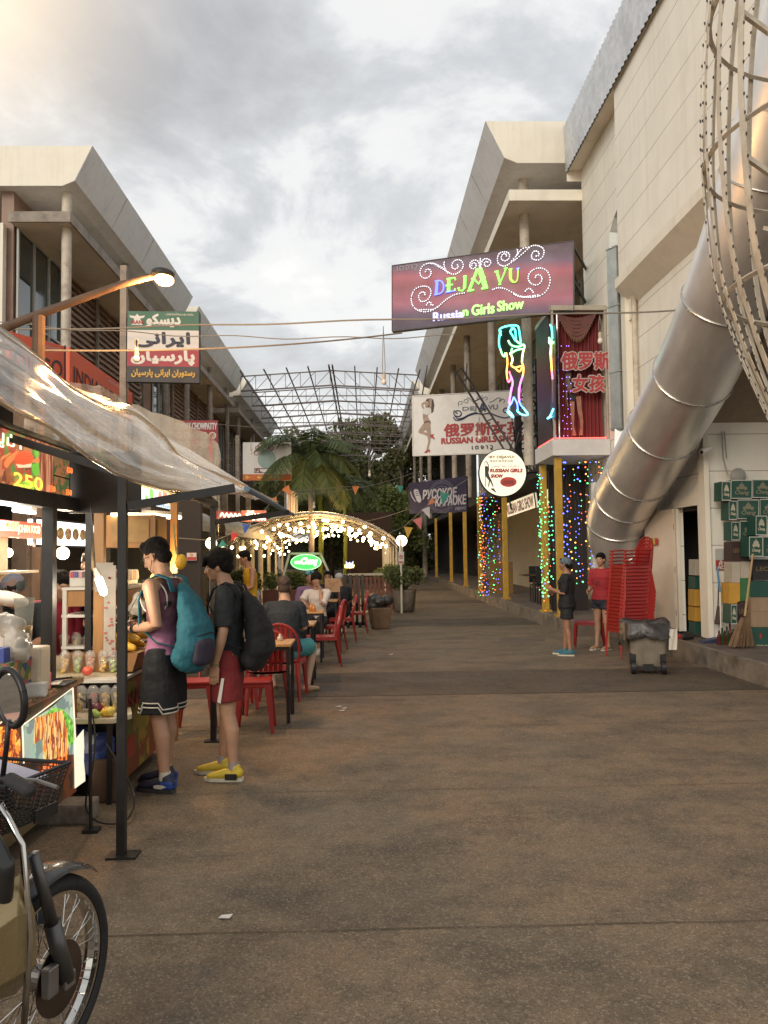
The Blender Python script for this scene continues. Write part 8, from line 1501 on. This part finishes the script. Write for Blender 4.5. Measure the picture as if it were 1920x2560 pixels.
q = attach(T); q.ell(h(0, -.01, .085), (.088, .10, .062), HR); q.build('cap', cloth('cap_aqua', (.10, .32, .34)), t, smooth=True)
person('seated dark haired person behind the menu board stand, in black', (-.75, 17.2, 0), radians(180), 1.66, seat(.46, .02), SKD2, BK, .5, .88, DK, 1.7, .01, 'short', HAIRB, ('sandal', DK, None), vox=.014)
# vendors
P8 = dict(head=(0, .06, 1.60), el=(-.25, .10, 1.16), wl=(-.12, .30, 1.10), er=(.25, .12, 1.16), wr=(.10, .32, 1.08))
FLOR = voro('floral_cloth', [(.42, .36, .30), (.46, .40, .33), (.40, .35, .30), (.10, .11, .15), (.44, .38, .32), (.36, .30, .27)], 13, .8, dist=3)
person('vendor in pale floral shirt turned away behind the fruit cups', (-2.42, 7.35, 0), radians(200), 1.70, P8, SKT, FLOR, .5, .86, DK, 1.8, .01, 'short', HAIRB, ('sandal', DK, None), vox=.009, hp=.2, build=1.15)
t, T, J, h, HR = person('stooping vendor in dark multicoloured cap at the left behind the counter', (-2.55, 6.15, 0), radians(190), 1.58, dict(head=(0, .20, 1.53), neck=(0, .09, 1.42), chest=(0, .05, 1.28), sl=(-.178, .08, 1.37), sr=(.178, .08, 1.37), el=(-.24, .18, 1.15), wl=(-.12, .36, 1.08), er=(.24, .18, 1.15), wr=(.12, .36, 1.08)), SKD2, DK, .6, .86, DK, 1.8, .01, 'tail', HAIRB, ('sandal', DK, None), vox=.009, hp=.6)
q = attach(T); q.ell(h(0, -.018, .055), (.094, .110, .082), HR, 20, 12); q.ell(h(0, .11, .04), (.062, .05, .008), HR); q.build('cap', voro('striped_cap', [(.10, .11, .16), (.20, .13, .10), (.05, .07, .06), (.16, .16, .20)], 6, .8, stretch=(1, 1, 3), dist=2), t, smooth=True)
person('vendor in brown top at the left frame edge, bending forward', (-2.72, 5.85, 0), radians(150), 1.60, dict(head=(0, .16, 1.50), neck=(0, .07, 1.41)), SKD2, cloth('brown', (.11, .075, .055)), .5, .86, DK, 1.8, .01, 'short', HAIRB, ('sandal', DK, None), vox=.010, hp=.4)
person('vendor in red top behind the thick black stall post', (-2.36, 6.35, 0), radians(230), 1.56, dict(head=(0, .10, 1.58)), SKT, cloth('crimson', (.40, .03, .06)), .5, .86, DK, 1.8, .01, 'bun', HAIRB, ('sandal', DK, None), vox=.009, hp=.3)
# women on the right
PW = dict(el=(-.20, .04, 1.10), wl=(-.10, .24, 1.18), er=(.22, .0, 1.12), wr=(.13, .22, 1.12), al=(-.12, -.05, .085), ar=(.12, .06, .085), kl=(-.11, .0, .5), kr=(.11, .03, .5))
t, T, J, h, HR = person('woman in black tee and black shorts wearing a blue grey headscarf and teal shoes', (3.18, 12.85, 0), radians(72), 1.53, PW, SKD2, BK, .5, .86, BK, .62, .035, 'tail', HAIRB, ('trainer', mat('teal_shoe', (.03, .13, .17), .7), mat('pale_sole', (.55, .50, .38))), vox=.009, build=1.32, hy=-.3)
q = attach(T); q.ell(h(0, -.022, .050), (.092, .105, .082), HR, 20, 12); q.ell(h(0, -.06, .02), (.075, .062, .06), HR); remesh(q, 'headscarf', cloth('denim_scarf', (.10, .13, .15)), t, .008, 2, .005, 20)
PR = dict(el=(-.22, -.0, 1.12), wl=(-.14, .2, 1.05), er=(.36, -.08, 1.16), wr=(.20, .04, .98), al=(-.09, -.04, .085), ar=(.09, .05, .085), head=(-.02, .03, 1.62))
t, T, J, h, HR = person('woman in red tee with a hand on her hip facing the woman in black', (3.92, 13.5, 0), radians(128), 1.60, dict(PR, er=(.22, .0, 1.12), wr=(.14, .2, 1.05), el=(-.37, -.10, 1.15), wl=(-.20, .02, .98)), SKT, cloth('scarlet', (.30, .018, .022)), .5, .90, cloth('denim_dark', (.02, .02, .028)), .42, .03, 'bun', HAIRB, ('sandal', WHP, None), vox=.009, build=1.2, hy=.2, hands=dict(l=dict(dir=(.7, .3, -.6), palm=(.4, 0, .3), thumb=(0, -1, 0))))
q = attach(T); q.disc = None; q.lathe([(0, 0), (.055, .002), (.055, .006), (0, .008)], (0, .128, 1.22), 18, axis=(0, 1, .1)); q.build('shirt_print', cloth('print_dark_red', (.16, .015, .02)), t)
# head looking over the booth roof
person('person looking down from the dark landing above the curtained booth', (4.42, 18.25, 5.62), radians(160), 1.62, {}, SKD2, BK, .5, .86, BK, 1.8, .01, 'short', HAIRB, None, vox=.013)
q = MB(); q.box2((4.1, 18.0, 5.55), (4.9, 18.7, 5.62)); tag(q.build('landing', DARKW), 'dark landing board behind the curtained booth', 'landing')

# ================================================================ MOTORCYCLE
BX = -1.0; t = thing('motorcycle', 'black underbone motorcycle with wire basket and gold leg shield, cropped at lower left', 'motorcycle', (BX, 2.0, 0))
Rm = Matrix.Translation(V((BX - .02, 2.69, 0))) @ Matrix.Rotation(radians(-17), 4, 'Z')   # front hub at local (0,0,.30); heading +Y
def mq(): q = MB(); q.T = Rm; return q
CHR = mat('chrome', (.60, .58, .54), .12, 1., var=.05); RUB = mat('rubber', (.020, .019, .018), .75, var=.2, scale=20, bump=.3, bscale=60); GBL = mat('gloss_black_plastic', (.008, .008, .008), .25, var=.1, coat=.3, dirt=(.02, .018, .014), dirt_amt=.4, dscale=6); GOLD = mat('gold_plastic', (.33, .25, .12), .26, .55, var=.06, coat=.4); ALU = mat('cast_aluminium', (.30, .28, .26), .4, .8, var=.15)
def wheel(yc, nm='wheel'):
    q = mq(); prof = [(.300 - .030 * (1 - cos(a)), .040 * sin(a)) for a in np.linspace(-2.3, 2.3, 13)]; vs = []; n = 56
    ring = [[V((z, yc + r * cos(2 * pi * k / n), .30 + r * sin(2 * pi * k / n))) for k in range(n + 1)] for r, z in prof]; q.grid(ring); ty = q.build('tyre', RUB, t, smooth=True, fix=False)
    q = mq(); ring = [[V((z, yc + r * cos(2 * pi * k / n), .30 + r * sin(2 * pi * k / n))) for k in range(n + 1)] for r, z in ((.252, .028), (.240, .026), (.236, .012), (.236, -.012), (.240, -.026), (.252, -.028))]; q.grid(ring); q.build('rim', CHR, ty, smooth=False, fix=False)
    q = mq(); q.tube([(-.045, yc, .30), (.045, yc, .30)], .045, 20, ref=(0, 0, 1)); q.tube([(-.06, yc, .30), (.06, yc, .30)], .012, 10, ref=(0, 0, 1)); q.build('hub', ALU, ty)
    q = mq()
    for k in range(36): a = 2 * pi * k / 36; b = a + (.32 if k % 4 < 2 else -.32); q.tube([(.03 if k % 2 else -.03, yc + .045 * cos(a), .30 + .045 * sin(a)), (.006 if k % 2 else -.006, yc + .238 * cos(b), .30 + .238 * sin(b))], .0017, 4)
    q.build('spokes', CHR, ty, fix=False)
    return ty
wheel(0); wheel(-1.22)
q = mq(); q.lathe([(.045, -.002), (.11, -.002), (.11, .002), (.045, .002)], (.052, 0, .30), 32, axis=(1, 0, 0)); q.build('brake_disc', mat('disc_steel', (.12, .09, .07), .35, .9, var=.2), t)
q = mq()
for x in (-.078, .078): q.tube([(x, .0, .30), (x, -.07, .50)], [.026, .026], 14); q.tube([(x, -.07, .50), (x, -.16, .74)], [.018, .018], 12)
q.build('fork', mat('fork_grey', (.13, .125, .12), .4, .7, var=.15), t, smooth=True); q = mq(); q.box((.075, -.075, .33), (.03, .05, .09)); q.box((.085, .0, .30), (.02, .05, .05)); q.build('caliper', ALU, t, bevel=.006)
q = mq(); ring = [[V((x, .33 * cos(a) * 1.0, .30 + .335 * sin(a) + (0 if abs(x) < .05 else -.02))) for a in np.linspace(radians(55), radians(165), 20)] for x in (-.062, -.04, 0, .04, .062)]; q.grid(ring); q.build('front_fender', GBL, t, smooth=True, fix=False)
# gold leg shield with crease, chrome edge, dark inner
q = mq(); q.add([V(p) for p in ((.165, -.32, .755), (.195, -.295, .64), (.200, -.29, .50), (.165, -.33, .43), (.225, -.40, .68), (.225, -.40, .52), (.205, -.56, .66), (.19, -.60, .52), (.14, -.42, .73), (.16, -.62, .58))], [(0, 1, 4), (1, 2, 5, 4), (2, 3, 5), (0, 4, 6, 8), (4, 5, 7, 6), (3, 7, 5), (6, 7, 9), (8, 6, 9)]); o = q.build('leg_shield', GOLD, t, fix=True); ss = o.modifiers.new('sub', 'SUBSURF'); ss.levels = 2; ss.render_levels = 2; cr_a = o.data.attributes.new('crease_edge', 'FLOAT', 'EDGE'); cr_a.data.foreach_set('value', [.55] * len(o.data.edges)); sm = o.modifiers.new('solid', 'SOLIDIFY'); sm.thickness = .008; bv = o.modifiers.new('bevel', 'BEVEL'); bv.width = .006; bv.segments = 2
q = mq(); q.tube([(.13, -.36, .95), (.19, -.345, .84), (.215, -.34, .60), (.205, -.35, .36)], .009, 10); q.build('chrome_guard', CHR, t, smooth=True)
q = mq(); q.limb([V((0, -.40, .90)), V((0, -.39, .80)), V((0, -.40, .55)), V((0, -.58, .42))], [(.15, .05), (.205, .06), (.19, .07), (.11, .10)], 18, ref=(1, 0, 0)); q.limb([V((0, -.62, .42)), V((0, -1.0, .55))], [(.09, .09), (.10, .12)], 16, ref=(1, 0, 0)); remesh(q, 'fairing', GBL, t, .012, 3)
q = mq(); q.limb([V((0, -.75, .76)), V((0, -1.15, .78)), V((0, -1.45, .80))], [(.12, .05), (.13, .06), (.10, .045)], 16, ref=(1, 0, 0)); q.build('saddle', RUB, t, smooth=True); q = mq(); q.limb([V((0, -1.0, .62)), V((0, -1.5, .70))], [(.11, .12), (.06, .06)], 16, ref=(1, 0, 0)); q.build('tail_cover', GBL, t, smooth=True)
q = mq(); q.box((.02, -.62, .28), (.22, .36, .22)); q.build('engine', ALU, t, bevel=.03); q = mq(); q.tube([(.13, -.5, .22), (.16, -.9, .22), (.17, -1.45, .32)], [.025, .03, .045], 12); q.build('exhaust', CHR, t, smooth=True)
q = mq(); q.tube([(-.28, -.44, 1.02), (-.18, -.40, 1.03), (0, -.37, 1.00), (.18, -.40, 1.03), (.28, -.44, 1.02)], .012, 10); q.build('handlebar', BLACKP, t, smooth=True)
for x in (-1, 1): q = mq(); q.limb([V((.20 * x, -.405, 1.03)), V((.29 * x, -.445, 1.02))], [.019, .019], 12); q.build('grip', RUB, t, smooth=True); q = mq(); q.tube([(.16 * x, -.39, 1.025), (.22 * x, -.33, 1.01), (.30 * x, -.345, 1.0)], .006, 6); q.build('brake_lever', ALU, t)
for x in (-1, 1): q = mq(); q.tube([(.17 * x, -.40, 1.03), (.19 * x, -.41, 1.12), (.205 * x, -.42, 1.19)], .007, 8); q.build('mirror_stem', BLACKP, t, smooth=True); q = mq(); c = V((.21 * x, -.42, 1.25)); q.torus(c, .062, .010, axis=V((-.35, -1, -.05)), n=32, m=8, ry=.075); mr_ = q.build('mirror_rim', BLACKP, t, smooth=True); q = mq(); q.lathe([(0, 0), (.062, 0), (.062, .004), (0, .004)], c, 28, axis=V((-.35, -1, -.05))); q.build('mirror_glass', mat('mirror_silver', (.8, .8, .78), .03, 1., var=0), mr_)
q = mq(); q.limb([V((0, -.30, .93)), V((0, -.33, 1.01))], [(.12, .06), (.09, .05)], 16, ref=(1, 0, 0)); q.build('headlamp_cowl', GBL, t, smooth=True)
# wire basket in front of the bars
q = mq(); X0, X1, Y0_, Y1_, Z0, Z1 = -.15, .15, -.36, -.09, .86, .995
def wires(a, b, c, d, n, m):
    a, b, c, d = map(V, (a, b, c, d))
    for i in range(n + 1): q.tube([a.lerp(b, i / n), d.lerp(c, i / n)], .0018, 4)
    for j in range(m + 1): q.tube([a.lerp(d, j / m), b.lerp(c, j / m)], .0018, 4)
k = .82
A = [(X0 * k, Y0_, Z0), (X1 * k, Y0_, Z0), (X1 * k, Y1_ - .04, Z0), (X0 * k, Y1_ - .04, Z0)]; B = [(X0, Y0_, Z1), (X1, Y0_, Z1), (X1, Y1_, Z1), (X0, Y1_, Z1)]
for i in range(4): j = (i + 1) % 4; wires(A[i], A[j], B[j], B[i], 16, 11)
wires(A[0], A[1], A[2], A[3], 12, 12); q.build('basket_mesh', DARKSTEEL, t, fix=False)
for z, C_ in ((Z1, B), (Z0, A)):
    q = mq(); [q.tube([C_[i], C_[(i + 1) % 4]], .006 if z == Z1 else .004, 6) for i in range(4)]; q.build('basket_rim', BLACKP, t)
q = mq(); q.box((.152, -.20, .88), (.006, .10, .035)); q.build('basket_plate', BLACKP, t)
q = mq(); q.box((-.02, -.22, .985), (.24, .2, .006), Matrix.Rotation(.2, 3, 'Y')); tag(q.build('paper_sheet', mat('lilac_paper', (.50, .46, .52), .7)), 'pale paper sheet lying on the motorcycle basket', 'paper')
q = MB(); q.limb([V((-1.72, 3.75, .04)), V((-1.55, 3.78, .045)), V((-1.42, 3.78, .03))], [(.10, .04), (.11, .045), (.05, .02)], 14); remesh(q, 'dark_bundle', cloth('bundle', (.02, .022, .025)), (lambda e_: e_)(thing('cloth_bundle', 'dark bundle lying on the ground behind the motorcycle wheel', 'bundle', (-1.55, 3.78, 0))), .012, 2, .01, 9)
